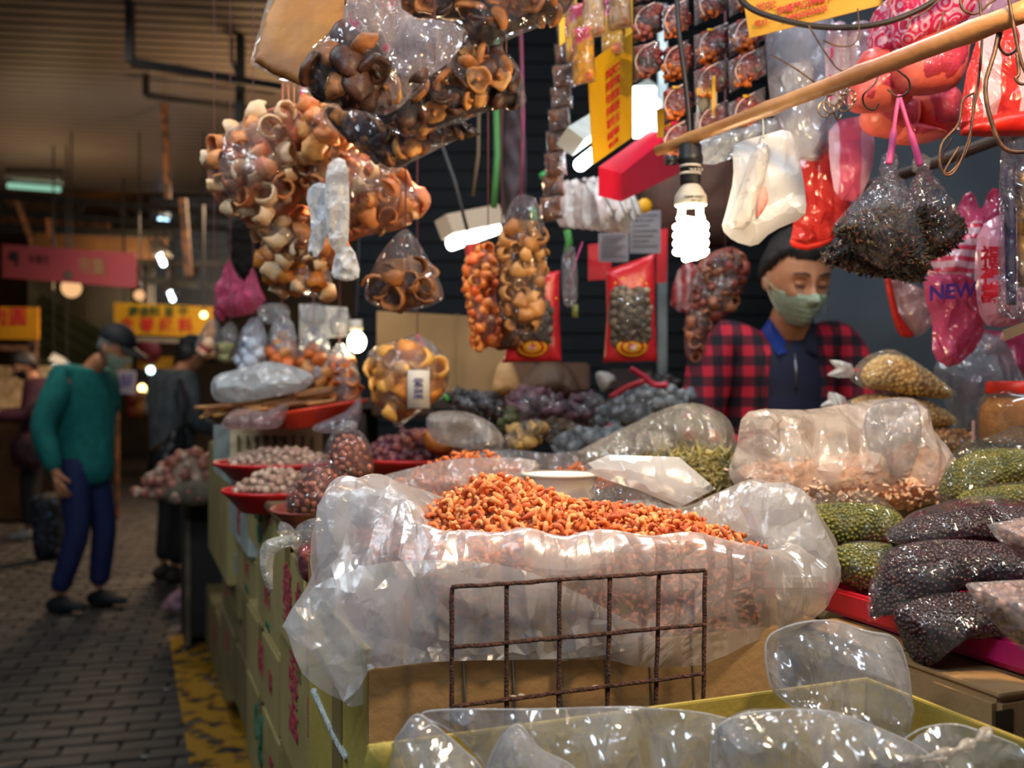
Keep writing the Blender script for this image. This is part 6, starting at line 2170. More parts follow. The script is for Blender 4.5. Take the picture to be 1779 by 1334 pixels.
for ci, (x0, wd, ys, cl, bg, sh) in enumerate(cols_p):
    for k, y in enumerate(ys):
        if ci == 1 and k == 3:
            pass
        Y = 1.78 - .03 * ci + .012 * (k % 2) - .01 * k
        yy = y
        poly = [(x0, yy + sh), (x0 + wd - 2, yy - sh), (x0 + wd, yy + 52 - sh), (x0 + 2, yy + 66 + sh * .3)]
        t = thing('spice_packet', '%s spice packet of the %s' % (names_r[k], cl), 'packet', P(x0 + wd / 2, yy + 50, Y))
        pillow('packet_back', poly, Y + .006, .006, bg, t, smooth=1, crum=.002, freq=30, seed=k, seg=14)
        cx, cy = x0 + wd / 2, yy + 30
        # heap of spices in the packet: red, dark, orange
        blobs = [(m_spice[0], [(cx - 16, cy - 18), (cx + 20, cy - 24), (cx + 22, cy + 4), (cx - 8, cy + 6)], LU, .016), (m_spice[3] if ci else m_spice[1], [(cx - 14, cy - 6), (cx + 10, cy - 12), (cx + 14, cy + 14), (cx - 12, cy + 16)], LU, .014),
                 (m_spice[2] if ci else m_spice[3], [(cx - 20, cy + 8), (cx + 6, cy + 2), (cx + 8, cy + 24), (cx - 18, cy + 28)], CU, .018), (m_spice[1], [(cx + 2, cy + 2), (cx + 20, cy - 6), (cx + 20, cy + 12), (cx + 4, cy + 18)], FL, .018)]
        for bi, (mm, pp, pr, sz) in enumerate(blobs):
            pos = spots(pp, Y - .004, .008, sz * .6, 14, k * 7 + bi, .8, 1, smooth=0, margin=.1)
            if pos:
                V, Fc = scatterVF(pr[k % 4][0], pr[k % 4][1], pos, sz * .8, sz * 1.2, k + bi)
                mk('spice', V, Fc, mm, t, kind='stuff')
        # sealed white arc and film
        pts = [P(cx - 12, cy + 22, Y - .016), P(cx - 20, cy + 2, Y - .016), P(cx - 10, cy - 20, Y - .016), P(cx + 14, cy - 34, Y - .016)]
        V, Fs = tubeVF(curve_pts(pts, 5), .0016, 5)
        mk('printed_arc', V, Fs, mat('arc_pale', '#c9a89a', None, .4), t)
        if (k + ci) % 3 == 0:
            V, Fs = boxVF(.012, .002, .006, .001)
            mk('yellow_print', V + np.array(P(cx - 2, cy - 28, Y - .018)), Fs, m_yel, t)
        if ci >= 2:
            V, Fs = boxVF(.007, .004, .013, .002)
            mk('green_piece', V + np.array(P(cx + 18, cy - 4, Y - .014)), Fs, mat('spice_green', '#4f8a1c', None, .4), t)
        pillow('film', poly, Y, .020, m_pk, t, smooth=1, crum=.006, freq=40, seed=k + 10, edge=.5, seg=18)
t, q, n = sign('white_packet', 'white packet with a yellow bar in the lowest row of spice packets', [P(1212, 140, 1.70), P(1246, 128, 1.69), P(1244, 212, 1.69), P(1208, 232, 1.70)], .01, mat('white_paper', '', ''), 'packet')
bar('yellow_bar', P(1240, 132, 1.682), P(1239, 205, 1.682), .006, m_yel, t, h=.002)
V, Fc = lumpVF(4, 2, .4)
mk('leaf_emblem', V * np.array([.02, .002, .03]) + np.array(P(1222, 180, 1.688)), Fc, mat('emblem_grey', '#4f4a40', '#7a705e', .6, 60), t)
txt('香料', XX, ZZ, P(1222, 160, 1.684), .014, m_gold, t)

# top yellow sheet with telephone number
t, q, n = sign('price_sheet', 'yellow sheet with a telephone number in red at the top right', [P(1280, -70, 1.56), P(1545, -110, 1.50), P(1533, 8, 1.50), P(1302, 66, 1.56)], .003, m_yel, 'sign')
X = (P(1533, 8, 1.50) - P(1302, 66, 1.56)).normalized()
nf = -Vector((0, .004, 0))
txt('(049)2522622', X, ZZ, P(1398, 25, 1.530) + nf, .0115, m_red, t, bold=.0004)
txt('市場門口榕樹下', X, ZZ, P(1398, 9, 1.530) + nf, .0125, m_red, t, bold=.0004)
txt('電話：', X, ZZ, P(1327, 40, 1.548) + nf, .0105, m_red, t)
txt('地址', X, ZZ, P(1330, 12, 1.548) + nf, .016, m_red, t)
# pink and clear packs at the upper right
m_swirl = film('film_swirl', .92, (.85, .03, .16, 1), (1, .5, .6, 1), .35, .3, 30, .5, .1, pcol=(.95, .62, .75, 1), pscale=42, pthr=.55, pmode='swirl')
m_pinkm = film('film_pinkmesh', .85, (.90, .16, .24, 1), (1, .5, .6, 1), .3, .3, 60, .8, .2)
m_roll = mat('roll_peach', '#d8504c', '#e2705c', .35, 8, .2, 60)
m_clearw = film('film_clearpack', .42, (.88, .88, .97, 1), (.97, .97, 1, 1), .1, .45, 12, 1.0, .5)
t = thing('wrapped_pack', 'big clear pack of white bags with blue print hanging on the bamboo', 'pack of bags', P(1390, 260, 1.70))
pillow('pack', [(1345, 40), (1430, 30), (1450, 120), (1445, 200), (1425, 275), (1385, 270), (1352, 200), (1340, 110)], 1.72, .035, film('film_packwhite', .85, (.86, .87, .93, 1), rough=.25, pcol=(.1, .15, .6, 1), pscale=9, pthr=.72), t, crum=.008, freq=24, seed=5)
pillow('film', [(1338, 30), (1440, 20), (1462, 120), (1455, 200), (1432, 284), (1380, 278), (1345, 205), (1332, 110)], 1.72, .045, m_clearw, t, crum=.014, freq=18, seed=6)
t = thing('wrapped_pack', 'crinkled clear pack with blue print lying over the bamboo left of the white bag', 'pack of bags', P(1300, 260, 1.66))
pillow('pack', [(1215, 245), (1260, 225), (1300, 215), (1345, 205), (1350, 235), (1300, 262), (1240, 285), (1205, 275)], 1.68, .03, f_blue, t, crum=.014, freq=24, seed=7)
for i, (poly, lb, Y) in enumerate([([(1435, 60), (1470, 40), (1480, 120), (1470, 180), (1440, 170)], 'pink striped pack between the clear pack and the swirl-printed rolls', 1.62), ([(1470, 50), (1515, 40), (1520, 110), (1500, 140), (1475, 130)], 'pale pink pack hanging behind the cable loop', 1.60)]):
    t = thing('wrapped_pack', lb, 'pack of bags', P(poly[0][0], 180, Y))
    pillow('pack', poly, Y, .02, film('film_pinkstripe', .85, (.95, .72, .84, 1), rough=.25, pcol=(.85, .08, .35, 1), pscale=26, pthr=.55, pmode='stripex'), t, crum=.006, freq=24, seed=5 + i)
    pillow('film', poly, Y, .028, m_clearw, t, crum=.012, freq=22, seed=9 + i)
rolls = [
    ('swirl-printed red roll of bags, left one behind the bamboo', [(1518, 20), (1560, 0), (1570, 60), (1555, 95), (1515, 100)], [(1500, 90), (1556, 92), (1590, 150), (1570, 185), (1525, 195), (1480, 190), (1478, 150)], 1.52),
    ('swirl-printed red roll of bags, large one above the bamboo', [(1548, -50), (1690, -50), (1685, 30), (1600, 70), (1560, 85)], [(1560, 88), (1680, 40), (1680, 90), (1662, 150), (1600, 165), (1560, 150)], 1.46),
]
for i, (lb, p1, p2, Y) in enumerate(rolls):
    t = thing('roll_of_bags', lb, 'roll of bags', P(p2[0][0], p2[-2][1], Y))
    pillow('printed_wrap', p1, Y, .04, m_swirl, t, smooth=2, crum=.002, freq=20, seed=i, edge=.7)
    pillow('roll_end', p2, Y, .045, m_roll, t, smooth=3, crum=.002, freq=20, seed=i)
    pillow('mesh_wrap', p2, Y, .050, film('film_meshthin', .25, (.95, .1, .35, 1), (1, .8, .85, 1), .15, .35, 30, .6), t, smooth=3, crum=.004, freq=30, seed=i)
for i, (poly, lb) in enumerate([([(1500, 190), (1580, 165), (1595, 200), (1580, 235), (1540, 238), (1505, 225)], 'reddish end of a rolled pack behind the pink tie'),
                                ([(1590, 165), (1640, 150), (1665, 170), (1662, 225), (1630, 240), (1595, 220)], 'rounded reddish roll end right of the pink tie'),
                                ([(1560, 215), (1640, 235), (1600, 248), (1560, 244)], 'low pink roll end under the two rounded ones')]):
    t = thing('roll_of_bags', lb, 'roll of bags', P(poly[0][0], poly[0][1], 1.62))
    pillow('roll_end', poly, 1.60, .045, m_roll, t, smooth=3, seed=i)
    pillow('mesh_wrap', poly, 1.60, .050, film('film_meshthin', .25), t, smooth=3, crum=.003, freq=30, seed=i)
f_redwhite = film('film_redwhite', .85, (.85, .05, .04, 1), (1, .5, .5, 1), .25, .35, 20, .6, .1, pcol=(.95, .72, .80, 1), pscale=7, pthr=.55, pmode='stripex')
t = thing('wrapped_pack', 'red and white striped pack of bags at the top right edge', 'pack of bags', P(1720, 230, 1.3))
pillow('pack', [(1700, 60), (1779, 20), (1850, 0), (1850, 215), (1779, 232), (1710, 232), (1662, 225), (1680, 120)], 1.36, .03, f_redwhite, t, smooth=1, crum=.008, freq=24, seed=6)
pillow('red_goods', [(1668, 228), (1720, 200), (1850, 190), (1850, 228), (1710, 238)], 1.33, .02, mat('deep_red', '#c9200f', '#a8180c', .4, 30), t, smooth=2, crum=.006, freq=30)
t = thing('wrapped_pack', 'lilac pack at the very top right behind the tangled wires', 'pack of bags', P(1700, 30, 1.55))
pillow('pack', [(1690, -50), (1779, -60), (1779, 20), (1700, 60), (1680, 40)], 1.5, .03, film('film_lilac', .85, (.75, .45, .65, 1), rough=.25, bscale=14), t, smooth=1, crum=.008, freq=24, seed=6)

# white carrier bags under the bamboo
m_cwhite = film('film_carrier', .93, (.95, .94, .92, 1), (1, 1, 1, 1), .35, .3, 12, .45, .05)
t = thing('carrier_bag', 'white carrier bags hanging flat from the bamboo beside the bulb', 'plastic bag', P(1320, 430, 1.5))
pillow('bag_sheet', [(1272, 255), (1290, 244), (1322, 236), (1370, 222), (1385, 250), (1402, 350), (1398, 378), (1340, 402), (1312, 430), (1275, 420), (1252, 398), (1262, 365), (1275, 310)], 1.52, .022, m_cwhite, t, smooth=2, crum=.006, freq=20, seed=4, seg=40)
pillow('bag_sheet', [(1308, 258), (1330, 246), (1340, 262), (1325, 330), (1300, 400), (1262, 398), (1285, 340)], 1.497, .010, film('film_carrier_cream', .9, (.93, .86, .78, 1), rough=.35, bscale=12), t, smooth=2, crum=.006, freq=20, seed=5)
pillow('red_print', [(1318, 330), (1330, 325), (1334, 350), (1322, 372), (1314, 378)], 1.493, .004, mat('faded_red', '#d87a68', '#e8a898', .5, 30), t, smooth=2)
wire('hook', [P(1326, 240, 1.5), P(1326, 215, 1.53), P(1322, 190, 1.54)], .0013, mat('pale_wire', '#b0a898', None, .4), t)
f_redbag = film('film_redbag', .72, (.85, .06, .05, 1), (1, .45, .4, 1), .2, .4, 16, .7, .25)
t = thing('carrier_bag', 'translucent red bag hanging behind the white carrier bags, over the vendor\'s head', 'plastic bag', P(1420, 430, 1.72))
pillow('film', [(1388, 262), (1440, 240), (1476, 290), (1478, 370), (1456, 412), (1410, 434), (1372, 424), (1380, 380), (1388, 320)], 1.72, .014, f_redbag, t, smooth=2, crum=.010, freq=24, seed=4)
pillow('bag_hem', [(1374, 415), (1400, 424), (1445, 412), (1440, 424), (1405, 435), (1376, 428)], 1.70, .006, mat('deep_red', '', ''), t, smooth=2)
t = thing('carrier_bag', 'pink and red bag hanging right of the translucent red bag', 'plastic bag', P(1480, 330, 1.66))
pillow('film', [(1440, 212), (1515, 198), (1520, 255), (1514, 300), (1492, 352), (1452, 345), (1440, 280)], 1.68, .016, film('film_pinkred', .9, (.92, .13, .25, 1), rough=.3, bscale=12, pcol=(.97, .6, .75, 1), pscale=5, pthr=.6, pmode='stripex'), t, smooth=2, crum=.006, freq=24, seed=4)

# leaf bags on the pink tie
LEAF = (lambda v: (v[0] * np.array([1, .35, .12]), v[1]))(lumpVF(2, 1, .35))
m_leafs = [mat('tea_dark', '#26231a', '#151610', .6, 60, rand=.3), mat('tea_olive', '#3f3c20', '#2c2614', .6, 60, rand=.3), mat('tea_rust', '#6b3a22', '#4a2a18', .6, 60)]
f_leaf = film('film_leaf', .08, (.82, .84, 1, 1), (.98, .98, 1, 1), .06, .42, 26, 1.0, .8)


def leaf_bag(lbl, poly, cpoly, Y, T, neck, seed):
    t = thing('bag_of_leaves', lbl, 'bag of leaves', P(neck[0], max(p[1] for p in poly), Y))
    V, Fc = inflateVF(wpoly(cpoly, Y, 3), Y, T * .75, seg=26, seed=seed, crum=.006, freq=30)
    mk('leaf_mass', V, Fc, m_leafs[0], t, kind='stuff')
    rs_ = np.random.RandomState(seed)
    for k in range(3):
        q = V[rs_.choice(len(V), 420)] + rs_.normal(size=(420, 3)) * .003
        a, b_ = scatterVF(LEAF[0], LEAF[1], q, .009, .018, seed + k)
        mk('tea_leaf', a, b_, m_leafs[k], t, kind='stuff')
    pillow('film', poly, Y, T, f_leaf, t, neck=neck, pleat=.02, crum=.008, freq=30, seed=seed, seg=50, smooth=2)
    q = P(neck[0], neck[1], Y)
    pillow('knot', [(neck[0] - 14, neck[1] + 2), (neck[0] - 12, neck[1] - 18), (neck[0], neck[1] - 26), (neck[0] + 13, neck[1] - 16), (neck[0] + 14, neck[1] + 4), (neck[0], neck[1] + 12)], Y, .016, f_clear2, t, crum=.010, freq=70, seed=seed, seg=20)
    return t


leaf_bag('larger clear bag of dark dried leaves on the pink tie, in front', [(1440, 398), (1470, 365), (1505, 330), (1530, 300), (1545, 285), (1562, 300), (1580, 350), (1605, 420), (1612, 488), (1570, 478), (1520, 462), (1478, 430)], [(1448, 398), (1490, 372), (1530, 365), (1575, 370), (1600, 430), (1606, 482), (1540, 462), (1480, 425)], 1.40, .05, (1544, 290), 101)
leaf_bag('smaller clear bag of dark dried leaves on the pink tie, behind at right', [(1575, 350), (1588, 310), (1600, 292), (1615, 305), (1650, 340), (1672, 390), (1665, 425), (1640, 448), (1605, 445), (1590, 400)], [(1588, 372), (1610, 362), (1650, 375), (1668, 400), (1640, 440), (1608, 438)], 1.45, .045, (1600, 292), 102)
leaf_bag('flat clear bag of dark dried leaves lying under the larger leaf bag', [(1430, 450), (1438, 425), (1480, 428), (1540, 455), (1612, 482), (1590, 488), (1520, 480), (1450, 462)], [(1436, 450), (1445, 432), (1490, 440), (1600, 482), (1520, 474), (1455, 456)], 1.46, .03, (1470, 430), 103)
t = thing('pink_tie', 'pink plastic tie looped on a wire hook, holding the two leaf bags', 'tie', P(1562, 170, 1.38))
for pts in ([(1562, 165), (1556, 200), (1550, 250), (1544, 285)], [(1562, 165), (1575, 210), (1588, 250), (1599, 288)]):
    V, Fs = tubeVF(curve_pts([P(a, b_, 1.37) for a, b_ in pts], 5), [.0028] * 8 + [.0046] * 8, 6)
    mk('strand', V * 1, Fs, m_pinkt, t)

# pink bags at the right edge
f_pk = film('film_rosebag', .7, (.85, .12, .28, 1), (1, .55, .65, 1), .15, .42, 18, .9, .3)
f_pk2 = film('film_rosewhite', .85, (.90, .65, .72, 1), (1, .8, .85, 1), .2, .42, 18, .9, .2, pcol=(.8, .05, .12, 1), pscale=16, pthr=.6, pmode='stripez')
for i, (lb, poly, Y, ff) in enumerate([
    ('red-edged clear carrier bag hanging low right of the vendor', [(1540, 480), (1565, 485), (1600, 500), (1625, 520), (1622, 560), (1600, 585), (1570, 580), (1552, 540)], 1.95, film('film_rededge', .55, (.80, .45, .42, 1), (1, .9, .9, 1), .2, .4, 16, .8, .4)),
    ('pink and white striped bag hanging behind the smaller leaf bag', [(1610, 430), (1660, 400), (1700, 380), (1712, 400), (1700, 450), (1680, 500), (1630, 500), (1605, 470)], 1.75, f_pk2),
    ('clear pink bag with purple lettering, lower right', [(1602, 474), (1700, 478), (1714, 530), (1704, 600), (1655, 642), (1618, 622), (1622, 560), (1606, 520)], 1.70, f_pk),
    ('tall rose-coloured pack with red characters left of the right-edge clear bag', [(1700, 395), (1740, 370), (1790, 370), (1790, 560), (1720, 572), (1698, 540), (1692, 460)], 1.66, film('film_rosepack', .9, (.82, .40, .52, 1), (1, .7, .8, 1), .2, .4, 14, .7, .1)),
    ('dark red handles of bags hanging above the striped one', [(1650, 400), (1672, 340), (1690, 330), (1705, 370), (1722, 325), (1740, 330), (1745, 400), (1700, 420)], 1.78, f_pk),
    ('red bag low at the right edge behind the grey clear bag', [(1640, 560), (1720, 575), (1800, 580), (1800, 700), (1740, 640), (1690, 590), (1640, 640)], 2.3, film('film_darkrose', .85, (.45, .03, .12, 1), rough=.25, bscale=12)),
]):
    t = thing('hanging_bag', lb, 'plastic bag', P(poly[0][0], max(p[1] for p in poly), Y))
    pillow('film', poly, Y, .022, ff, t, crum=.014, freq=22, seed=40 + i, smooth=2, seg=34)
    if i == 0:
        pillow('red_edge', [(1536, 480), (1548, 482), (1562, 545), (1590, 582), (1565, 584), (1550, 550)], Y - .03, .005, mat('deep_red', '', ''), t, smooth=2)
    if i == 2:
        txt('NEW', (1, 0, .1), ZZ, P(1655, 507, Y - .052), .034, mat('purple_ink', '#3c1a6b', None, .5), t, bold=.001)
    if i == 3:
        txt('福\n祿\n壽', XX, ZZ, P(1722, 480, Y - .045), .034, m_pred, t, bold=.001, spacing=.9)
t = thing('clear_bag', 'tall clear bag with gold and dark blue packets at the right edge', 'plastic bag', P(1760, 550, 1.35))
pillow('dark_packet', [(1742, 290), (1765, 280), (1766, 530), (1748, 530)], 1.36, .010, mat('navy', '#141438', '#26264a', .3, 40), t, smooth=1)
pillow('gold_packet', [(1766, 300), (1850, 290), (1850, 500), (1768, 500)], 1.36, .014, mat('gold_foil', '#b8863a', '#5a3a1c', .3, 50, metal=.5, lo=.45, hi=.55), t, smooth=1, crum=.004, freq=60)
pillow('film', [(1738, 260), (1750, 225), (1779, 210), (1850, 210), (1850, 560), (1745, 552), (1732, 540), (1736, 400)], 1.35, .03, f_leaf, t, smooth=1, crum=.010, freq=26, seed=44, seg=40)
t, q, n = sign('paper_tag', 'small tan paper tag under the tall clear bag at the right edge', [P(1743, 574, 1.5), P(1800, 552, 1.5), P(1800, 570, 1.5), P(1746, 592, 1.5)], .002, mat('tag_tan', '#b08a5c', None, .7), 'tag')
# reddish hanging goods bag behind the bulb
goods_bag('tall clear bag of reddish chilli pieces hanging behind the bulb', [(1190, 560), (1200, 500), (1215, 455), (1260, 430), (1290, 440), (1300, 480), (1270, 540), (1235, 570), (1215, 625), (1192, 620)], 2.45, .05, f_hangh, None, CU, [mat('chil1', '#8f4030', '#6b2c20', .5, 26, rand=.2), mat('chil2', '#a86a48', '#7d4830', .5, 26, rand=.2)], .035, 36, 2, 110, part='chilli_piece', name='bag_of_chilli', cat='bag of goods', core=mat('chil_core', '#6b2c20', '#8a4a38', .8, 20))
t = thing('hanging_bag', 'red and white bag hanging left of the chilli bag behind the bulb', 'plastic bag', P(1185, 540, 2.6))
pillow('film', [(1165, 530), (1178, 470), (1200, 455), (1215, 480), (1200, 540)], 2.6, .03, film('film_redstripe', .9, (.75, .06, .05, 1), rough=.3, pcol=(.9, .6, .6, 1), pscale=14, pthr=.6, pmode='stripex'), t, smooth=2, crum=.01, freq=20)
pillow_brown = pillow('brown_pouch', [(1110, 330), (1180, 285), (1260, 270), (1290, 330), (1280, 420), (1200, 430), (1130, 400)], 2.9, .08, mat('brown_cloth', '#4f3020', '#3c2418', .8, 12), None, crum=.01, freq=12)
tag(pillow_brown, 'brown sack hanging in the dark behind the bulb', 'sack')

# ------------------------------------------------------------------ plates, trays and goods at the lane side
m_plate = mat('plate_red', '#c4181f', '#b0151c', .3, 5, .03)
m_plateo = mat('plate_orange', '#e8401e', '#d83a1c', .3, 5)
m_gar = [mat('garlic_skin', '#b89c88', '#94705e', .5, 20, .2, 60, rand=.12), mat('garlic_skin2', '#a3806c', '#bfa894', .5, 20, rand=.12)]
m_shal = [mat('shallot_skin', '#8a4a48', '#5c2a3a', .4, 16, rand=.2), mat('shallot_skin2', '#b57a62', '#8a4c44', .4, 16, rand=.2)]
GA = [garlicVF(k) for k in range(3)]


def plate(lbl, px, py, Y, r, h, m, name='plastic_plate', cat='plate', tilt=None, ey=1.0):
    """wide shallow plate; (px,py) = rim centre"""
    c = P(px, py, Y)
    prof = [(.001, 0), (r * .62, 0), (r * .66, .004), (r * .90, h * .72), (r * .985, h * .86), (r, h * .93), (r * .99, h), (r * .955, h), (r * .90, h * .84), (r * .62, .006), (.001, .005)]
    V, Fs = latheVF(prof, 56)
    V = V * np.array([1, ey, 1])
    if tilt:
        a, b_ = tilt
        V[:, 2] += V[:, 0] * a + V[:, 1] * b_
    o = mk(name, V + np.array([c.x, c.y, c.z - h]), Fs, m)
    return tag(o, lbl, cat)


plate('red plastic plate heaped with garlic, upper one on the lane side', 480, 800, 2.50, .155, .052, m_plate)
plate('red plastic plate heaped with garlic, lower one nearer the cartons', 478, 848, 2.12, .112, .048, m_plate)
dome('garlic_heap', 'core of the garlic heap on the upper red plate', 'garlic', 488, 803, 2.50, .13, .12, .030, mat('garlic_core', '#8a7060', '#6d5648', .7, 20), GA, m_gar, 110, .014, .021, 3, indiv=100, ilabel='garlic clove heaped on the upper red plate', icat='garlic', igroup='garlic on the upper red plate', iname='garlic_clove', ex=2.2)
dome('garlic_heap', 'core of the garlic heap on the lower red plate', 'garlic', 482, 850, 2.12, .088, .085, .038, mat('garlic_core', '', ''), GA, m_gar, 110, .014, .020, 4, indiv=90, ilabel='whitish garlic clove heaped on the lower red plate', icat='garlic', igroup='garlic on the lower red plate', iname='garlic_clove', ex=1.8)
plate('large red plate of shallots behind the peanut bags', 735, 790, 2.45, .20, .06, m_plate)
dome('shallot_heap', 'core of the shallot heap on the large red plate', 'shallots', 728, 792, 2.45, .165, .15, .058, mat('shallot_core', '#5c342c', '#452622', .7, 20), GA, m_shal, 120, .020, .030, 5, indiv=120, ilabel='reddish shallot heaped on the large red plate', icat='shallot', igroup='shallots on the large red plate', iname='shallot', ex=1.3)
plate('shallow brown-red tray under the two peanut bags', 540, 880, 1.66, .066, .026, mat('tray_brown', '#8f4238', '#7d382f', .35, 8), 'plastic_tray', 'tray', ey=1.4)
# card with black writing behind the garlic
t, q, n = sign('card_board', 'cream card with small dark writing behind the garlic plates', [P(400, 742, 2.72), P(560, 742, 2.80), P(560, 795, 2.80), P(400, 795, 2.72)], .004, mat('cream_card', '#e8d2a4', '#dcc392', .7, 6), 'card')
for i in range(9):
    bar('written_line', P(414 + i * 16, 755 + (i % 3) * 2, 2.715 + i * .008), P(414 + i * 16, 785 - (i % 2) * 5, 2.715 + i * .008), .006, mat('ink_brown', '#5c4630', None, .8), t, h=.001)
txt('蒜頭 特價', XX, ZZ, P(470, 764, 2.73), .022, m_blk, t)

# orange-red plate with brown sticks and a white bag on top
plate('orange-red plate tilted up at right, under dried brown sticks', 555, 706, 2.62, .125, .050, m_plateo, tilt=(.16, 0))
plate('lower orange-red plate edge under the wrapped brown sticks', 500, 722, 2.66, .13, .03, mat('plate_wrapred', '#b04a3a', '#a03c30', .35, 8), tilt=(.10, 0))
m_stick = [mat('stick_brown', '#8f5a2c', '#5f3a1c', .6, 30, rand=.3), mat('stick_tan', '#b98246', '#8a5a2e', .6, 30, rand=.3)]
rs = np.random.RandomState(9)
for i in range(46):
    x = rs.uniform(375, 590)
    y = 716 - (x - 375) * .14 + rs.uniform(-12, 10)
    Y = rs.uniform(2.5, 2.75)
    l = rs.uniform(40, 110)
    a = rs.uniform(-.26, .0)
    pts = [P(x - l / 2, y - a * l / 2, Y), P(x, y + rs.uniform(-4, 3), Y + .01), P(x + l / 2, y + a * l / 2, Y + .02)]
    V, Fs = tubeVF(curve_pts(pts, 3), rs.uniform(.004, .008), 6)
    o = mk('dried_stick', V, Fs, m_stick[i % 2])
    tag(o, 'thin brown dried stick heaped on the orange-red plate', 'dried stick', 'dried sticks on the orange-red plate')
o = pillow('plastic_bag', [(370, 690), (372, 655), (420, 640), (470, 628), (520, 640), (545, 655), (530, 675), (470, 690), (400, 700)], 2.55, .06, film('film_whiteish', .62, (.80, .85, .86, 1), (.97, .97, .98, 1), .2, .4, 14, .7, .3), None, crum=.014, freq=18, seed=4)
tag(o, 'whitish plastic bag lying on top of the dried sticks', 'plastic bag')
o = pillow('plastic_bag', [(385, 735), (410, 710), (460, 715), (500, 700), (490, 735), (470, 745), (400, 745)], 2.45, .03, film('film_reddish', .3, (.8, .55, .5, 1), (.95, .9, .9, 1), .12, .4, 16, .8, .5), None, crum=.012, freq=20, seed=6)
tag(o, 'clear reddish bag sagging off the left of the dried stick heap', 'plastic bag')
o = pillow('plastic_bag', [(545, 740), (600, 715), (625, 690), (628, 720), (610, 750), (560, 752)], 2.5, .03, f_clear2, None, crum=.012, freq=20, seed=7)
tag(o, 'clear bag edge hanging off the right of the orange-red plate', 'plastic bag')
goods_bag('clear bag of brown-orange slices right of the orange-red plate', [(575, 650), (600, 635), (626, 655), (628, 720), (600, 740), (582, 700)], 2.6, .05, f_hangh, None, FL, [mat('slice_orange', '#c9702e', '#8f4a20', .5, 26, rand=.2), mat('slice_red', '#b04a2a', '#d98a4a', .5, 26)], .035, 20, 2, 120, part='slice', name='bag_of_slices', cat='bag of goods')

# peanut bags: each visible nut a part
f_pn = film('film_peanut', .05, (.85, .9, 1, 1), (.99, .99, .99, 1), .07, .34, 22, .9, .8, gk=.4)
m_pnut = mat('peanut_red', '#b8694a', '#96503a', .4, 60, rand=.15)
NUT = (lambda a: (a[0] * np.array([.5, .34, .34]) * (1 + .12 * np.sin(a[0][:, :1] * 5)), a[1]))(ico(2, 1))
for lb, poly, cp, Y, sd, nk in [
    ('upper clear bag of reddish peanuts, leaning behind the other one', [(562, 790), (566, 765), (585, 745), (605, 738), (630, 750), (645, 775), (652, 825), (620, 850), (580, 840)], [(572, 790), (590, 758), (625, 758), (642, 785), (648, 826), (610, 840), (580, 830)], 1.74, 131, (600, 736)),
    ('lower clear bag of reddish peanuts standing on the brown tray', [(492, 885), (500, 850), (520, 815), (545, 795), (570, 795), (590, 815), (605, 840), (600, 885), (570, 905), (520, 900)], [(498, 880), (515, 845), (545, 815), (575, 812), (598, 845), (596, 885), (560, 900), (520, 892)], 1.60, 132, (560, 792)),
]:
    t = thing('bag_of_peanuts', lb, 'bag of peanuts', P(poly[0][0] + 40, poly[0][1], Y))
    V, Fc = inflateVF(wpoly(cp, Y, 3), Y, .038, seg=24, seed=sd)
    mk('nut_mass', V, Fc, c_pn, t, kind='stuff')
    me = me_np('peanut', NUT[0] * .0155, NUT[1])
    me.materials.append(m_pnut)
    rs_ = np.random.RandomState(sd)
    for L_, nmax in ((0, 150),):
        for p in spots(cp, Y, .044, .0120, nmax, sd, .82, 1, margin=.3):
            o = put('peanut', me, None, t)
            o.location = Vector(p) - t.location
            o.rotation_euler = tuple(rs_.uniform(0, 6, 3))
            k = rs_.uniform(.85, 1.15)
            o.scale = (k, k, k)
    pillow('film', poly, Y, .055, f_pn, t, crum=.006, freq=40, seed=sd, seg=44, neck=nk, pleat=.012, smooth=2)
    if sd == 131:
        pillow('gathered_mouth', [(585, 748), (590, 735), (612, 730), (622, 742), (600, 752)], Y, .014, f_clear2, t, crum=.008, freq=50, seed=3, seg=16)
t = thing('plastic_bag', 'small tied clear bag of red chillies hanging beside the big bag', 'plastic bag', P(530, 1010, 1.36))
pillow('chilli_mass', [(520, 950), (548, 945), (556, 980), (550, 1010), (528, 1005), (518, 975)], 1.36, .022, mat('chilli_red', '#8f1f16', '#6b1810', .4, 60, .5, 90), t, crum=.005, freq=60)
pillow('film', [(513, 965), (520, 935), (545, 928), (560, 945), (562, 1000), (548, 1020), (525, 1005), (514, 985)], 1.36, .028, f_pn, t, crum=.006, freq=50, seed=5, seg=26)
pillow('loose_mouth', [(512, 925), (520, 910), (545, 900), (560, 905), (558, 935), (530, 938)], 1.35, .014, f_clear2, t, crum=.010, freq=40, seed=6, seg=24)
t = thing('plastic_strip', 'loose whitish plastic strip hanging over the olive carton stack', 'plastic film', P(470, 1040, 1.42))
pillow('film', [(450, 960), (458, 940), (480, 932), (515, 928), (520, 945), (490, 952), (474, 965), (474, 1040), (462, 1020), (452, 990)], 1.43, .010, film('film_strip', .55, (.80, .78, .70, 1), (.97, .97, .95, 1), .2, .4, 20, .6, .3), t, smooth=2, crum=.004, freq=40, seg=30)
pillow('film', [(483, 905), (500, 908), (512, 920), (530, 935), (520, 960), (505, 950), (485, 935)], 1.47, .012, f_clear2, t, smooth=2, crum=.006, freq=40, seg=24, seed=8)

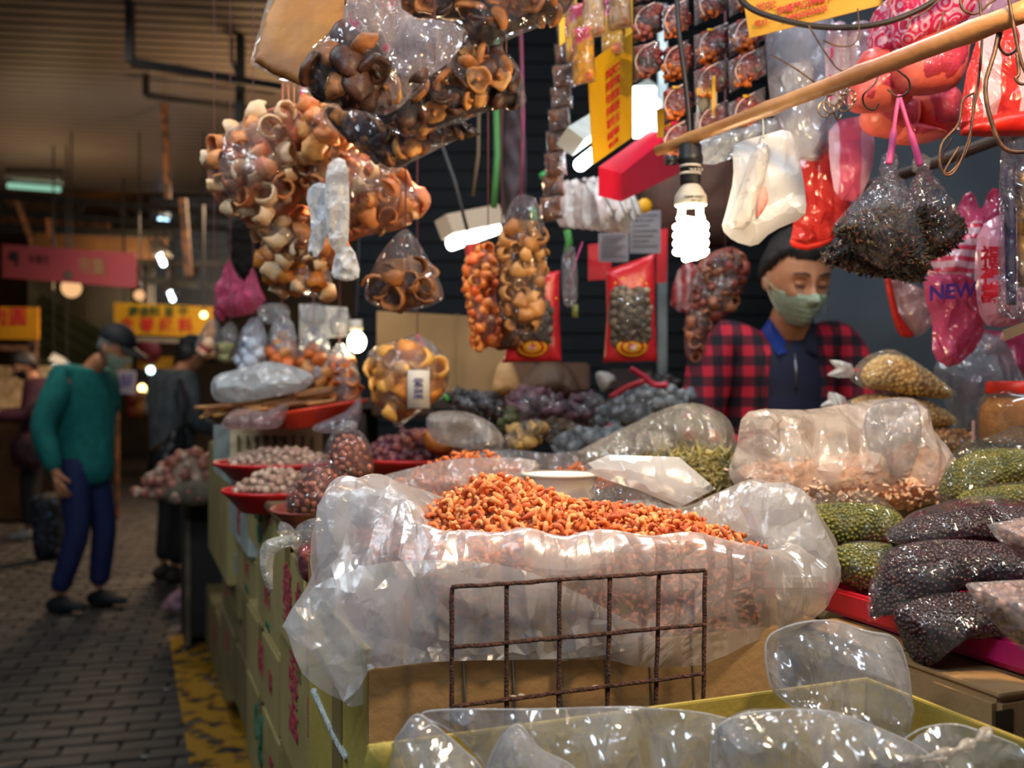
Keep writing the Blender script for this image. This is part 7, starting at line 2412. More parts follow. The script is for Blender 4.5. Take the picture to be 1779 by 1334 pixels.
# clear bags and packets on the middle counter
m_cl = [mat('goods_brown', '#6b5844', '#4a3a30', .6, 20, rand=.2), mat('goods_silver', '#8f979c', '#5c666e', .35, 30, rand=.2), mat('goods_cream', '#c9a868', '#b08a4c', .5, 20, rand=.2), mat('goods_plum', '#4f3440', '#6b4a54', .5, 20, rand=.2), mat('goods_dark', '#2c2a2c', '#45403c', .5, 24, rand=.2)]
mid = [
    ('hazy clear bag with a cut mouth at the middle counter\'s left end', [(738, 730), (750, 715), (800, 712), (850, 730), (878, 760), (870, 785), (800, 780), (750, 765)], 2.15, .05, film('film_midhazy', .45, (.92, .88, .84, 1), (.97, .96, .95, 1), .15, .4, 16, .7, .4), None, None),
    ('clear bag of grey-green leaves behind the yellow chips bag', [(775, 690), (800, 676), (850, 680), (880, 705), (860, 730), (800, 728)], 2.7, .05, f_clear2, m_cl[4], .03),
    ('clear bag of dark pieces in the back middle of the counter', [(880, 690), (910, 674), (960, 680), (990, 700), (985, 735), (930, 745), (885, 730)], 2.7, .05, f_clear2, m_cl[3], .035),
    ('clear bag of plum-coloured goods beside it toward the bulb', [(985, 695), (1030, 680), (1055, 700), (1050, 740), (1000, 745)], 2.65, .05, f_clear2, m_cl[3], .035),
    ('clear bag of silvery dried fish in front of the vendor\'s left sleeve', [(1040, 720), (1060, 690), (1110, 672), (1160, 672), (1205, 680), (1208, 710), (1160, 725), (1110, 745), (1060, 755)], 2.45, .06, f_clear2, m_cl[1], .035),
    ('clear bag of cream-coloured slices in the middle of the counter', [(868, 778), (880, 750), (910, 730), (945, 728), (950, 755), (920, 775), (890, 785)], 2.2, .04, f_clear2, m_cl[2], .035),
    ('clear bag of blue-silver small fish behind the white tub', [(955, 785), (965, 755), (1000, 742), (1060, 742), (1090, 755), (1070, 775), (1020, 788)], 2.25, .04, f_clear2, m_cl[1], .03),
    ('clear bag of brown goods between cream slices and silver fish', [(930, 750), (950, 730), (990, 728), (1010, 745), (980, 765), (940, 765)], 2.35, .04, f_clear2, m_cl[0], .03),
    ('small clear bag of green-tinged leaves in a pyramid shape', [(862, 745), (880, 715), (895, 712), (910, 740), (890, 752)], 2.3, .03, f_clear2, mat('goods_green', '#5c6640', '#454c30', .5, 20), .025),
    ('clear bag with loose crinkled folds below the silver fish', [(1030, 770), (1080, 750), (1130, 745), (1170, 760), (1120, 790), (1060, 800), (1030, 795)], 2.05, .03, f_clear2, None, None),
    ('clear crumpled bag left of the white tub at the counter front', [(800, 800), (815, 788), (870, 782), (900, 790), (880, 805), (820, 812)], 2.0, .03, f_clear2, None, None),
    ('clear bag of dark goods in the back, right under the red packet', [(1090, 675), (1110, 655), (1150, 650), (1180, 662), (1170, 680), (1120, 685)], 2.85, .04, f_clear2, m_cl[4], .03),
]
for i, (lb, poly, Y, T, ff, mm, sz) in enumerate(mid):
    if mm:
        goods_bag(lb, poly, Y, T, ff, None, [LU[0], FL[1], FISH, LU[2]], mm, sz, 26, 2, 140 + i, part='piece', name='clear_goods_bag', cat='bag of goods', crum=.016)
    else:
        t = thing('clear_bag', lb, 'plastic bag', P(poly[0][0], max(p[1] for p in poly), Y))
        pillow('film', poly, Y, T, ff, t, crum=.018, freq=20, seed=140 + i, smooth=2)
for i, (lb, poly, Y, cc) in enumerate([
    ('tied cream bag standing in the back behind the red packet', [(855, 680), (862, 640), (880, 622), (895, 640), (905, 680), (880, 690)], 2.9, ('#c9a070', '#a87c4c')),
    ('small grey-white pouch standing in the back right of the red packets', [(1035, 655), (1040, 645), (1060, 648), (1070, 660), (1058, 680), (1045, 680)], 2.8, ('#a9a6a2', '#8f8c88')),
    ('round brown bag of goods in the dark behind the counter', [(900, 690), (915, 650), (950, 625), (990, 640), (1005, 690)], 3.1, ('#5f4630', '#4a3524')),
]):
    o = pillow('goods_sack', poly, Y, .06, mat('sack%d' % i, cc[0], cc[1], .6, 14), None, crum=.01, freq=20, seed=i)
    tag(o, lb, 'sack')
for i, (pts, cc, lb) in enumerate([([(1095, 640), (1120, 655), (1135, 668), (1160, 668)], '#b81a3c', 'red plastic ribbon twisted on the bag before the vendor'), ([(1040, 762), (1055, 745), (1062, 738)], '#b01a44', 'short red tie on the blue-silver fish bag'), ([(1060, 690), (1090, 672), (1120, 662)], '#a81a2c', 'dull red ribbon behind the silver fish bag'), ([(755, 692), (770, 688), (778, 696)], '#1f8a2c', 'small bright green tie beside the yellow chips bag')]):
    V, Fs = tubeVF(curve_pts([P(a, b_, 2.35 if i else 2.4) for a, b_ in pts], 5), .008, 6)
    tag(mk('ribbon', V, Fs, mat('rib%d' % i, cc, None, .4)), lb, 'ribbon')
o = pillow('clear_bag', [(740, 745), (790, 770), (770, 790), (738, 775)], 2.3, .03, mat('orange_fruit', '#c9782c', '#a8602a', .5, 14), None)
tag(o, 'amber-coloured goods showing at the left end of the middle counter', 'goods')

# dark empty stand on the lane with a heap of goods on it
t = thing('wooden_stand', 'dark open-sided wooden stand on the lane with a worn edge board', 'stand', P(352, 1125, 4.85))
m_stand = mat('stand_dark', '#15120f', '#201a15', .7, 5)
m_edge = mat('stand_edge', '#6b5e48', '#4c4232', .7, 10)
c = P(322, 1125, 4.85)
c.z = .015
fbox('side_board', c, .025, .02, .80, m_edge, t, .003)
fbox('side_board', c + UU * .40, .025, .02, .80, m_edge, t, .003)
fbox('back_board', c + VV * .45, .42, .02, .80, m_stand, t, .003)
fbox('side_panel', c + VV * .02, .018, .43, .80, m_stand, t, .003)
fbox('side_panel', c + VV * .02 + UU * .40, .018, .43, .80, m_stand, t, .003)
fbox('stand_top', c + ZZ * .80 - UU * .01, .45, .48, .03, m_edge, t, .004)
fbox('shelf', c + ZZ * .04 + VV * .02 + UU * .02, .38, .42, .02, m_stand, t, .003)
fbox('front_panel', c + ZZ * .05 + UU * .027 + VV * .015, .37, .01, .70, m_stand, t, .003)  # dark sheet put in for the shade inside the open side
cc_ = c + UU * .16 + VV * .2
dome('onion_heap', 'core of the pinkish bulb heap on the dark stand', 'vegetables', 336, 856, 4.75, .27, .2, .19, mat('garlic_core', '', ''), GA, [m_shal[1], m_gar[1]], 90, .045, .06, 8, indiv=90, ilabel='pinkish bulb heaped on the dark wooden stand', icat='onion', igroup='bulbs on the dark stand', iname='onion_bulb', ex=1.5)
o = pillow('cloth_wrap', [(288, 850), (320, 835), (370, 840), (375, 872), (330, 880), (292, 875)], 4.6, .06, mat('net_brown', '#4a4636', '#6b6050', .8, 40), None, crum=.02, freq=16)
tag(o, 'brownish net wrap around the foot of the bulb heap', 'net')
o = pillow('pink_bag', [(283, 1050), (300, 1030), (322, 1022), (330, 1050), (315, 1064), (288, 1062)], 5.6, .06, mat('pink_cloth', '#8f6a7a', '#b08a96', .7, 10), None, crum=.02, freq=16)
tag(o, 'small pale pink bag lying on the paving left of the dark stand', 'bag')

# ------------------------------------------------------------------ people
m_skin = mat('skin', '#cc8c64', '#bd7c56', .5, 12, .08, 90, sss=.08)
m_hair = mat('hair_dark', '#15110f', '#241c18', .5, 90, .3, 160)
m_hairg = mat('hair_grey', '#8a8a84', '#5f5f5c', .5, 90, .3, 160)


def skinned(name, pts, edges, m, parent, sub=2, extra=None, smooth_iter=0):
    """one continuous surface grown round a skeleton: pts [(pos, rx, ry)]"""
    org = wloc(parent) if parent else Vector((0, 0, 0))
    me = bpy.data.meshes.new(name)
    me.from_pydata([tuple(Vector(p[0]) - org) for p in pts], edges, [])
    o = bpy.data.objects.new(name, me)
    COL.objects.link(o)
    sk = o.modifiers.new('skin', 'SKIN')
    sk.use_smooth_shade = True
    for i, p in enumerate(pts):
        sv = me.skin_vertices[0].data[i]
        sv.radius = (p[1], p[2] if len(p) > 2 else p[1])
        sv.use_root = (i == 0)
    ss = o.modifiers.new('sub', 'SUBSURF')
    ss.levels = sub
    ss.render_levels = sub
    dg = bpy.context.evaluated_depsgraph_get()
    dg.update()
    m2 = bpy.data.meshes.new_from_object(o.evaluated_get(dg))
    bpy.data.objects.remove(o)
    m2.materials.clear()
    m2.materials.append(m)
    m2.polygons.foreach_set('use_smooth', [True] * len(m2.polygons))
    if extra:
        bm = bmesh.new()
        bm.from_mesh(m2)
        for V, Fs in extra:
            vs = [bm.verts.new(tuple(Vector(v) - org)) for v in V]
            for f in Fs:
                try:
                    bm.faces.new([vs[i] for i in f]).smooth = True
                except ValueError:
                    pass
        bm.to_mesh(m2)
        bm.free()
    m2.name = name
    return put(name, m2, None, parent)


def headVF(hr=.115):
    """face towards -Y, unit metres, centre of the skull at 0"""
    V, Fc = ico(5, 1)
    x, y, z = V.T
    k = hr / .115
    jaw = np.clip(-z, 0, 1)
    X_ = x * .076 * (1 - .30 * jaw ** 1.5)
    Y_ = y * .094
    Z_ = z * .115
    front = np.clip(-y, 0, 1)
    # flatten face, chin forward
    Y_ = np.where(y < 0, Y_ * (1 - .10 * np.clip(1 - np.abs(z), 0, 1)), Y_ * (1 - .28 * jaw))
    Y_ -= front * jaw ** 2 * .012

    def g(cx, cz, sx, sz):
        return np.exp(-((x - cx) / sx) ** 2 - ((z - cz) / sz) ** 2) * (y < 0)
    Y_ -= g(0, -.20, .13, .11) * .024           # nose tip
    Y_ -= g(0, -.02, .10, .22) * .012           # bridge
    Y_ -= (g(-.13, -.25, .08, .07) + g(.13, -.25, .08, .07)) * .008
    Y_ += (g(-.36, .02, .20, .12) + g(.36, .02, .20, .12)) * .011   # sockets
    Y_ -= (g(-.36, .19, .26, .07) + g(.36, .19, .26, .07)) * .005   # brow
    Y_ -= (g(-.5, -.25, .2, .18) + g(.5, -.25, .2, .18)) * .005     # cheek
    Y_ -= (g(0, -.50, .22, .035) + g(0, -.60, .20, .04)) * .006     # lips
    Y_ += g(0, -.55, .24, .018) * .005
    Y_ -= g(0, -.84, .25, .14) * .008
    W = np.stack([X_, Y_, Z_], 1) * k
    # ears
    parts = [(W, Fc)]
    for sgn in (-1, 1):
        E, Ef = ico(2, 1)
        ex, ey, ez = E.T
        E2 = np.stack([ex * .010 + sgn * .004 * (ey), ey * .019, ez * .031], 1)
        E2[:, 0] -= sgn * .006 * np.exp(-(ey ** 2 + ez ** 2) * 3)
        E2[:, 0] += sgn * .076
        E2[:, 1] += .006
        E2[:, 2] -= .008
        parts.append((E2 * k, Ef))
    return joinVF(parts)


def rotM(yaw, pitch, roll=0):
    return np.array((Matrix.Rotation(yaw, 3, 'Z') @ Matrix.Rotation(pitch, 3, 'X') @ Matrix.Rotation(roll, 3, 'Y')))


HV, HF = headVF()


def on_head(V, Rm, c, k=1.0):
    return (np.asarray(V) * k) @ Rm.T + np.array(c)


def hair_shell(Rm, c, k, zfront, grow, m, parent, name='hair', seed=1, back=-.35, side=-.12):
    V, Fc = HV[:HV.shape[0]], HF
    base = V[:10242]
    n0 = len(ico(5, 1)[0])
    base = V[:n0]
    f0 = HF[:len(ico(5, 1)[1])]
    q = base / np.array([.076, .094, .115])
    yy, zz = q[:, 1], q[:, 2]
    lim = np.where(yy < -.45, zfront, np.where(yy < .15, zfront + (side - zfront) * (yy + .45) / .6, side + (back - side) * np.clip((yy - .15) / .5, 0, 1)))
    inn = zz > lim
    d = q / np.linalg.norm(q, axis=1)[:, None]
    nz = np.array([mn.noise(Vector(v) * 60) for v in base])
    edge = np.clip((zz - lim) / .18, 0, 1)
    W = base + d * ((grow * edge + .0015) + .004 * nz * edge)[:, None]
    keep = inn[f0].all(1)
    fk = f0[keep]
    used = np.unique(fk)
    mp_ = -np.ones(n0, int)
    mp_[used] = np.arange(len(used))
    return mk(name, on_head(W[used], Rm, c, k), mp_[fk], m, parent)


def face_bits(Rm, c, k, parent, m_brow, closed=True):
    for sgn in (-1, 1):
        pts = [Vector((sgn * x, y, z)) for x, y, z in ((.012, -.0885, .026), (.024, -.0885, .031), (.038, -.082, .030), (.050, -.071, .024))]
        V, Fs = tubeVF(curve_pts(pts, 4), [.0016, .0022, .0026, .0028, .0028, .0028, .0028, .0026, .0025, .0022, .002, .0016, .001], 6)
        mk('eyebrow', on_head(V, Rm, c, k), Fs, m_brow, parent)
        V, Fc = ico(2, 1)
        mk('eyelid', on_head(V * np.array([.0145, .010, .0085]) + np.array([sgn * .028, -.0735, .003]), Rm, c, k), Fc, mat('eyelid', '#b87a54', None, .6), parent)
        pts = [Vector((sgn * x, y, z)) for x, y, z in ((.0145, -.0775, -.003), (.028, -.0835, -.0055), (.0415, -.0760, -.0025))]
        V, Fs = tubeVF(curve_pts(pts, 4), .0011, 5)
        mk('eyelashes', on_head(V, Rm, c, k), Fs, m_hair, parent)


def mask_on(Rm, c, k, m, parent, loops=True):
    V, Fc = ico(4, 1)
    x, y, z = V.T
    W = []
    base, f0 = HV[:len(ico(5, 1)[0])], HF[:len(ico(5, 1)[1])]
    q = base / np.array([.076, .094, .115])
    inn = (q[:, 1] < -.12) & (q[:, 2] < -.14 + .10 * np.exp(-(q[:, 0] / .3) ** 2)) & (q[:, 2] > -1.05) & (np.abs(q[:, 0]) < 1)
    W = base.copy()
    W[:, 1] -= .006 + .012 * np.exp(-(q[:, 0] / .35) ** 2) * np.clip((q[:, 2] + 1.1), 0, 1)
    W[:, 1] -= .0035 * np.sin(base[:, 2] * 420)
    W[:, 0] *= 1.05
    W[:, 2] -= .004
    fk = f0[inn[f0].all(1)]
    used = np.unique(fk)
    mp_ = -np.ones(len(base), int)
    mp_[used] = np.arange(len(used))
    mk('face_mask', on_head(W[used], Rm, c, k), mp_[fk], m, parent)
    if loops:
        for sgn in (-1, 1):
            for z0 in (-.03, -.075):
                pts = [Vector((sgn * .060, -.050, z0)), Vector((sgn * .074, -.02, z0 * .6)), Vector((sgn * .082, .012, -.004))]
                V, Fs = tubeVF(curve_pts(pts, 4), .0012, 5)
                mk('ear_loop', on_head(V, Rm, c, k), Fs, m, parent)


def hand_graph(pts, edges, wrist_i, wrist, d, n, side, L=.085, spread=1.0, curl=.5):
    """palm and five fingers grown from a wrist vertex: d direction, n palm normal, side = thumb side vector"""
    d, n, side = Vector(d).normalized(), Vector(n).normalized(), Vector(side).normalized()
    palm = Vector(wrist) + d * L * .55
    pts.append((palm, .030, .014))
    pi_ = len(pts) - 1
    edges.append((wrist_i, pi_))
    for k, (off, ln) in enumerate(((.030, .82), (.010, .95), (-.010, .90), (-.029, .70))):
        b0 = palm + side * off + d * L * .45
        pts.append((b0, .0088, .0088))
        edges.append((pi_, len(pts) - 1))
        b1 = b0 + (d * math.cos(curl * .6) + n * math.sin(curl * .6)) * L * .45 * ln
        pts.append((b1, .0080, .0080))
        edges.append((len(pts) - 2, len(pts) - 1))
        b2 = b1 + (d * math.cos(curl * 1.6) + n * math.sin(curl * 1.6)) * L * .45 * ln
        pts.append((b2, .0062, .0062))
        edges.append((len(pts) - 2, len(pts) - 1))
    t0 = Vector(wrist) + d * L * .25 + side * .026
    pts.append((t0, .011, .011))
    edges.append((wrist_i, len(pts) - 1))
    pts.append((t0 + side * .022 + d * .026 + n * .008, .0095, .0095))
    edges.append((len(pts) - 2, len(pts) - 1))
    pts.append((t0 + side * .030 + d * .052 + n * .018, .0075, .0075))
    edges.append((len(pts) - 2, len(pts) - 1))


def chain(pts, edges, seq, start=None):
    prev = start
    ids = []
    for p in seq:
        pts.append(p)
        i = len(pts) - 1
        if prev is not None:
            edges.append((prev, i))
        prev = i
        ids.append(i)
    return ids


def person(lbl, base, yaw, J, cols, H=1.65, hat=None, mask=None, hair=None, head_pitch=0, head_yaw=0, extra=None, hk=1.0, hand_curl=.6):
    """J: joints in body space (x right of the person, -y forward, z up), scaled and turned by yaw"""
    base = Vector(base)
    Rz = Matrix.Rotation(yaw, 3, 'Z')

    def W(p):
        return Rz @ Vector(p) + base
    t = thing('person', lbl, 'person', base)
    pts, ed = [], []
    pel, chest, neck, head = W(J['pelvis']), W(J['chest']), W(J['neck']), W(J['head'])
    belly = (pel + chest) / 2
    ids = chain(pts, ed, [(pel, .11, .08), (belly, .10, .075), (chest, .115, .075)])
    nk = chain(pts, ed, [(neck, .055, .055), (neck.lerp(head, .55), .05, .05)], ids[-1])
    fwd = Rz @ Vector((0, -1, 0))
    for s_, sd in (('l', -1), ('r', 1)):
        sh, el, wr_ = W(J['sh_' + s_]), W(J['el_' + s_]), W(J['wr_' + s_])
        a = chain(pts, ed, [(sh, .042, .042), (sh.lerp(el, .5), .038, .038), (el, .032, .032), (el.lerp(wr_, .5), .030, .030), (wr_, .024, .024)], ids[-1])
        dd = (wr_ - el).normalized()
        nrm = (W(J['pelvis']) - wr_)
        nrm = nrm - dd * nrm.dot(dd)
        nrm = nrm.normalized() if nrm.length > .01 else fwd
        hand_graph(pts, ed, a[-1], wr_, dd, nrm, dd.cross(nrm) * (1 if s_ == 'l' else -1), curl=hand_curl)
        hp, kn, an = W(J['hip_' + s_]), W(J['kn_' + s_]), W(J['an_' + s_])
        chain(pts, ed, [(hp, .065, .065), (hp.lerp(kn, .5), .058, .058), (kn, .046, .046), (kn.lerp(an, .4), .044, .044), (an, .032, .032)], ids[0])
    Rm = rotM(yaw + head_yaw, head_pitch)
    hv = on_head(HV, Rm, head, hk)
    skinned('body', pts, ed, m_skin, t, 2, [(hv, [tuple(f) for f in HF])])
    # jacket over torso and arms
    jp, je = [], []
    g_ = cols.get('puff', 1.0)
    sh_mid = (W(J['sh_l']) + W(J['sh_r'])) / 2
    hem = W(J['hem']) if 'hem' in J else pel - ZZ * .08
    ids = chain(jp, je, [(hem, .175 * g_, .125 * g_), (belly, .165 * g_, .125 * g_), (chest, .175 * g_, .12 * g_), (sh_mid.lerp(neck, .55), .085, .07)])
    for s_ in 'lr':
        sh, el, wr_ = W(J['sh_' + s_]), W(J['el_' + s_]), W(J['wr_' + s_])
        chain(jp, je, [(sh, .078 * g_, .078 * g_), (sh.lerp(el, .5), .068 * g_, .068 * g_), (el, .060 * g_, .060 * g_), (el.lerp(wr_, .55), .052 * g_, .052 * g_), (el.lerp(wr_, .95), .042, .042)], ids[2])
    jk = skinned(cols.get('top_name', 'jacket'), jp, je, cols['top'], t, 2)
    tp, te = [], []
    i0 = chain(tp, te, [(pel + ZZ * .06, .12, .10), (pel, .13, .105)])
    for s_ in 'lr':
        hp, kn, an = W(J['hip_' + s_]), W(J['kn_' + s_]), W(J['an_' + s_])
        chain(tp, te, [(hp - ZZ * .02, .098, .095), (hp.lerp(kn, .5), .086, .084), (kn, .074, .072), (kn.lerp(an, .5), .068, .066), (an + ZZ * .02, .060, .058)], i0[1])
    skinned('trousers', tp, te, cols['legs'], t, 2)
    for s_ in 'lr':
        an = W(J['an_' + s_])
        fd = Rz @ Vector(J.get('foot_' + s_, (0, -1, 0)))
        V, Fc = ico(3, 1)
        V = V * np.array([.048, .135, .05])
        V[:, 2] = np.maximum(V[:, 2], -.030)
        V[:, 2] *= np.where(V[:, 1] < -.02, .72, 1.25)
        sx = fd.cross(ZZ).normalized()
        mk('shoe', orient(V, sx, -fd, ZZ, (an.x + fd.x * .055, an.y + fd.y * .055, base.z + .036)), Fc, cols['shoe'], t)
    if hair:
        hair_shell(Rm, head, hk, hair[1], hair[2], hair[0], t, back=hair[3] if len(hair) > 3 else -.5)
    if mask:
        mask_on(Rm, head, hk, mask, t)
    if hat:
        V, Fc = ico(4, 1)
        x, y, z = V.T
        keep = z > -.12
        W_ = np.stack([x * .088, y * .106 + .004, np.maximum(z, -.05) * .095 + .048], 1)
        mk('cap', on_head(W_, Rm, head, hk), Fc, hat, t)
        V, Fs = latheVF([(.001, .004), (.07, .004), (.078, 0), (.07, -.004), (.001, -.004)], 24)
        V = V * np.array([1, 1.2, 1])
        V[:, 1] -= .115
        V[:, 2] += .042 - (V[:, 0] ** 2) * 3 + (V[:, 1] + .1) * .18
        mk('cap_peak', on_head(V, Rm, head, hk), Fs, hat, t)
    face_bits(Rm, head, hk, t, m_hair)
    return t, W, Rm, head


# standing man, green sweater, seen from his right side, hands behind his back
m_green = mat('green_knit', '#0f7a74', '#0b6660', .85, 30, .3, 120)
m_navy = mat('navy_trousers', '#1c2a5c', '#16204a', .8, 10, .15, 60)
Y1 = 5.72
base = P(158, 1060, Y1)
base.z = .006
# facing +X (right): yaw = +90deg turns -Y forward into +X
J = dict(pelvis=(0, .06, .86), chest=(0, .08, 1.22), neck=(0, -.03, 1.41), head=(0, -.155, 1.50), hem=(0, .07, .68),
         sh_l=(-.19, .04, 1.33), el_l=(-.27, .12, 1.06), wr_l=(-.27, .03, .80), sh_r=(.19, .04, 1.33), el_r=(.26, .10, 1.05), wr_r=(.19, .10, .83),
         hip_l=(-.09, .05, .82), kn_l=(-.09, .02, .46), an_l=(-.10, .14, .09), hip_r=(.09, .05, .82), kn_r=(.10, -.02, .46), an_r=(.10, .02, .09))
J['wr_r'] = (.17, .04, .80)
m_maskg = mat('mask_green', '#b9c9ae', '#a5b89c', .8, 40)
m_maskb = mat('mask_black', '#141416', None, .8, 40)
person('man in a dark green sweater, navy trousers and black cap, standing with hands behind him', base, R(78), J, dict(top=m_green, legs=m_navy, shoe=mat('shoe_dark', '#16181c', '#202226', .6, 20), top_name='sweater', puff=1.22),
       hat=mat('cap_black', '#15181c', '#1c2024', .7, 30), mask=m_maskg, hair=(m_hairg, .35, .006), head_pitch=R(24), hk=1.02)
# woman in maroon jacket, facing left/down
m_maroon = mat('maroon_jacket', '#6b3540', '#542a34', .7, 8, .2, 40)
m_black = mat('black_cloth', '#141316', '#1c1b1e', .8, 20)
Y2 = 8.4
base = P(62, 935, Y2)
base.z = .006
J2 = dict(pelvis=(0, 0, .86), chest=(0, .01, 1.18), neck=(0, -.03, 1.36), head=(0, -.09, 1.45), hem=(0, 0, .74),
          sh_l=(-.17, 0, 1.28), el_l=(-.24, -.06, 1.05), wr_l=(-.16, -.28, 1.02), sh_r=(.17, 0, 1.28), el_r=(.24, -.06, 1.04), wr_r=(.14, -.30, 1.04),
          hip_l=(-.09, 0, .82), kn_l=(-.10, -.04, .46), an_l=(-.10, .02, .09), hip_r=(.09, 0, .82), kn_r=(.11, -.06, .46), an_r=(.12, -.05, .09))
t, W, Rm, hd = person('person in a maroon jacket and black mask looking down by the far stall', base, R(-62), J2, dict(top=m_maroon, legs=m_black, shoe=mat('shoe_grey', '#8a8a86', '#6f6f6c', .6, 20), puff=1.08),
                      mask=m_maskb, hair=(m_hair, .30, .016, -.75), head_pitch=R(30))
t = thing('shoulder_bag', 'dark maroon shoulder bag hanging against the person in the maroon jacket', 'bag', W((-.1, -.14, .78)))
pillow('bag_body', [(22, 760), (60, 755), (78, 775), (72, 812), (40, 815), (20, 800)], 8.15, .08, mat('bag_maroon', '#2a1418', '#3a1c22', .6, 20), t, crum=.01, freq=12)
wire('strap', [P(30, 765, 8.1), P(50, 710, 8.05), P(72, 690, 8.2)], .01, m_black, t, 4, 6)
# shopping trolley with blue dots
t = thing('shopping_trolley', 'dark shopping trolley bag with small blue dots on the paving left of the green sweater', 'trolley', P(82, 965, 7.4))
pillow('bag_body', [(60, 862), (102, 858), (108, 900), (106, 950), (100, 966), (66, 966), (60, 920)], 7.4, .14, mat('trolley_dots', '#14161c', '#4a6a8a', .7, 30, lo=.58, hi=.64), t, smooth=2)
for x in (68, 100):
    V, Fs = tubeVF([P(x, 966, 7.35) - XX * .012, P(x, 966, 7.35) + XX * .012], .035, 16)
    mk('wheel', V + np.array([0, 0, .02]), Fs, m_black, t)
wire('handle', [P(72, 862, 7.4), P(72, 800, 7.5), P(90, 795, 7.5), P(92, 862, 7.4)], .008, m_steel, t, 3, 6)
# backpack wearer with back to us
m_greyj = mat('grey_jacket', '#4f565a', '#3d4347', .8, 14, .2, 60)
Y3 = 6.6
base = P(302, 1006, Y3)
base.z = .006
J3 = dict(pelvis=(0, .02, .84), chest=(0, 0, 1.20), neck=(0, -.06, 1.39), head=(0, -.13, 1.49), hem=(0, .02, .70),
          sh_l=(-.18, 0, 1.31), el_l=(-.26, .02, 1.06), wr_l=(-.20, -.20, .98), sh_r=(.18, 0, 1.31), el_r=(.26, -.04, 1.06), wr_r=(.18, -.26, 1.02),
          hip_l=(-.09, 0, .82), kn_l=(-.10, -.02, .46), an_l=(-.09, .04, .09), hip_r=(.09, 0, .82), kn_r=(.10, -.02, .46), an_r=(.10, .02, .09))
t, W, Rm, hd = person('person in a grey jacket and black cap with a black backpack, back turned', base, R(138), J3, dict(top=m_greyj, legs=m_black, shoe=mat('shoe_black', '#15130f', '#2c2410', .6, 20), puff=1.12),
                      hair=(m_hair, .30, .012, -.7), hat=mat('cap_black', '', ''), head_pitch=R(22))
t = thing('backpack', 'slouching black backpack on the back of the person in grey', 'backpack', P(285, 860, 6.3))
pillow('pack_body', [(262, 780), (285, 765), (310, 740), (322, 760), (318, 820), (300, 845), (275, 855), (258, 835)], 6.28, .14, mat('backpack_black', '#121214', '#1e1e20', .35, 10), t, crum=.02, freq=14)
wire('strap', [P(318, 745, 6.2), P(322, 700, 6.2), P(312, 660, 6.35)], .018, m_black, t, 4, 6)
wire('strap', [P(300, 850, 6.2), P(318, 820, 6.2), P(322, 780, 6.2)], .01, m_black, t, 4, 6)

# the vendor
m_plaid, nt, out = new_mat('plaid_red')
b = N(nt, 'ShaderNodeBsdfPrincipled', i_Roughness=.85)
tc = N(nt, 'ShaderNodeTexCoord')
sp = N(nt, 'ShaderNodeSeparateXYZ')
nt.links.new(tc.outputs['Object'], sp.inputs[0])


def band(sock, period, ph=0.0):
    a = N(nt, 'ShaderNodeMath', operation='MULTIPLY_ADD')
    nt.links.new(sock, a.inputs[0])
    a.inputs[1].default_value = 1 / period
    a.inputs[2].default_value = ph
    f = N(nt, 'ShaderNodeMath', operation='FRACT')
    nt.links.new(a.outputs[0], f.inputs[0])
    g_ = N(nt, 'ShaderNodeMath', operation='GREATER_THAN')
    nt.links.new(f.outputs[0], g_.inputs[0])
    g_.inputs[1].default_value = .5
    return g_.outputs[0]


bx_, bz_ = band(sp.outputs['X'], .055, .2), band(sp.outputs['Z'], .055, .1)
sm = N(nt, 'ShaderNodeMath', operation='ADD')
nt.links.new(bx_, sm.inputs[0])
nt.links.new(bz_, sm.inputs[1])
cr = N(nt, 'ShaderNodeValToRGB')
cr.color_ramp.interpolation = 'CONSTANT'
cr.color_ramp.elements[0].color = hexc('#c21b34')
cr.color_ramp.elements[1].position = .34
cr.color_ramp.elements[1].color = hexc('#5c1424')
e = cr.color_ramp.elements.new(.75)
e.color = hexc('#14111a')
dv = N(nt, 'ShaderNodeMath', operation='MULTIPLY')
nt.links.new(sm.outputs[0], dv.inputs[0])
dv.inputs[1].default_value = .5
nt.links.new(dv.outputs[0], cr.inputs[0])
nt.links.new(cr.outputs[0], b.inputs['Base Color'])
nt.links.new(b.outputs[0], out.inputs[0])
YV = 2.72
base = P(1358, 0, YV)
base.z = .006
Jv = dict(pelvis=(0, .08, .84), chest=(0, .05, 1.25), neck=(.015, -.02, 1.465), head=(.01, -.095, 1.575), hem=(0, .08, .86),
          sh_l=(-.170, .02, 1.435), el_l=(-.25, -.04, 1.14), wr_l=(-.13, -.26, 1.10), sh_r=(.170, .03, 1.435), el_r=(.26, -.02, 1.14), wr_r=(.12, -.26, 1.10),
          hip_l=(-.09, .08, .82), kn_l=(-.10, .06, .46), an_l=(-.10, .10, .09), hip_r=(.09, .08, .82), kn_r=(.10, .06, .46), an_r=(.10, .10, .09))
t, W, Rm, hd = person('vendor in a red and black checked shirt and green face mask, looking down', base, R(4), Jv, dict(top=m_plaid, legs=m_black, shoe=m_black, top_name='checked_shirt', puff=1.0),
                      mask=m_maskg, hair=(m_hair, .50, .016, -.45), head_pitch=R(20), head_yaw=R(6), hk=1.06)
from mathutils.bvhtree import BVHTree
shirt = [c for c in t.children if c.name.startswith('checked_shirt')][0]
sv = [Vector(v.co) + t.location for v in shirt.data.vertices]
bvh = BVHTree.FromPolygons(sv, [tuple(p.vertices) for p in shirt.data.polygons])


def on_shirt(x, z, lift):
    a = W((x, 0, z))
    h = bvh.ray_cast(Vector((a.x, a.y - 1.0, a.z)), Vector((0, 1, 0)))
    y = h[0].y if h[0] is not None else a.y - .07
    return Vector((a.x, min(y, a.y + .02) - lift, a.z))


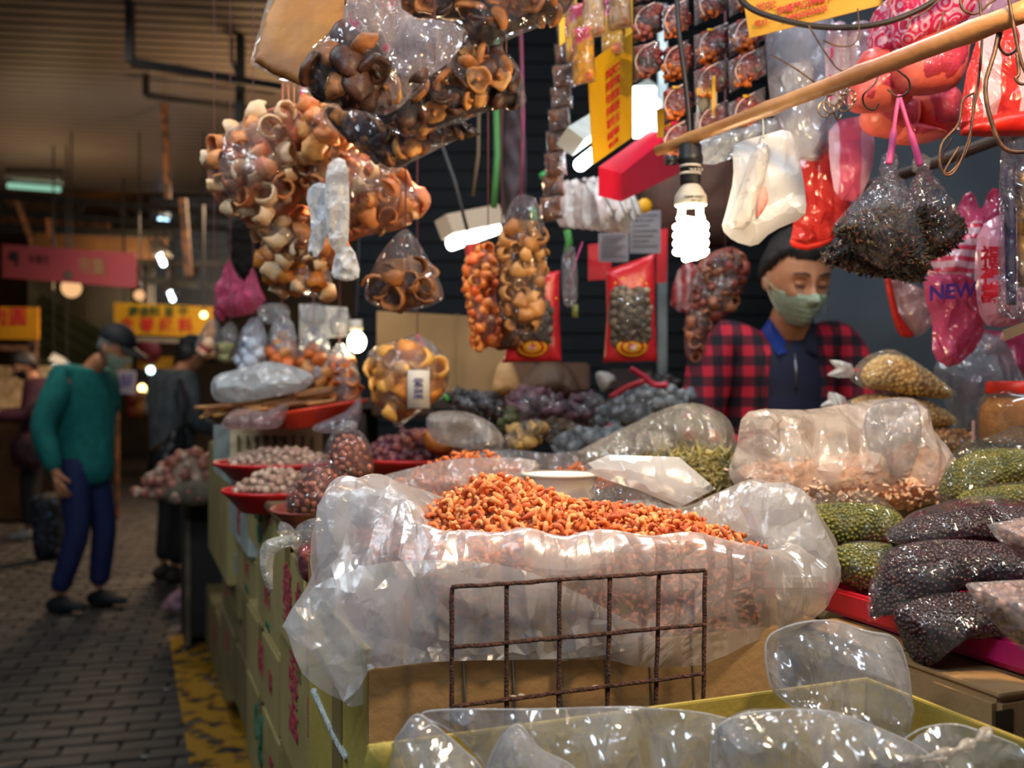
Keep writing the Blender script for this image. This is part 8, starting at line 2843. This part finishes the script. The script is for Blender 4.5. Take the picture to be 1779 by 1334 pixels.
# navy pullover shown between the shirt's edges, collar and zip
m_pull = mat('navy_pullover', '#151b3a', '#10142c', .75, 12, .1, 60)
Rz = Matrix.Rotation(R(4), 3, 'Z')
gx, gz = np.meshgrid(np.linspace(-1, 1, 15), np.linspace(.86, 1.405, 26))
V = []
for x_, z_ in zip(gx.ravel(), gz.ravel()):
    hw = .075 + .012 * math.sin((z_ - .9) * 8)
    tt_ = (z_ - .86) / .545
    yy = -.128 + .02 * x_ * x_ + (.05 * max(0, tt_ - .62) / .38) + .012 * math.sin(z_ * 30 + x_ * 2) * .3 - .012 * math.sin(tt_ * PI)
    V.append(on_shirt(x_ * hw * (1 - .35 * max(0, tt_ - .8)) + .012, z_, .010 - .004 * x_ * x_)[:])
n_ = 15
Fs = [(j * n_ + i, j * n_ + i + 1, (j + 1) * n_ + i + 1, (j + 1) * n_ + i) for j in range(25) for i in range(n_ - 1)]
mk('pullover', V, Fs, m_pull, t)
for sgn in (-1, 1):
    q = [(sgn * .012, -.075, 1.385), (sgn * .06, -.045, 1.47), (sgn * .075, -.02, 1.44), (sgn * .055, -.10, 1.37)]
    q = [W((a + .012, b_, c_)) for a, b_, c_ in q]
    V = [p[:] for p in q] + [(p + Vector((0, .006, 0)))[:] for p in q]
    mk('collar', V, [(0, 1, 2, 3), (7, 6, 5, 4), (0, 4, 5, 1), (1, 5, 6, 2), (2, 6, 7, 3), (3, 7, 4, 0)], mat('collar_blue', '#1c3f9c', '#17357f', .6, 20) if sgn < 0 else m_pull, t, False)
V, Fs = tubeVF([on_shirt(.012, 1.375, .014), on_shirt(.012, 1.33, .014), on_shirt(.012, 1.28, .014)], .0035, 6)
mk('zip', V, Fs, mat('zip_metal', '#8a8a8c', None, .3, metal=.8), t)
for sgn in (-1, 1):
    pts = [on_shirt(sgn * .082 + .012, z_, .004) for z_ in (.88, .95, 1.0, 1.06, 1.12, 1.18, 1.24, 1.30)] + [on_shirt(sgn * .070 + .012, 1.38, .004)]
    V, Fs = tubeVF(curve_pts(pts, 4), .011, 8)
    mk('shirt_edge', V, Fs, m_plaid, t)
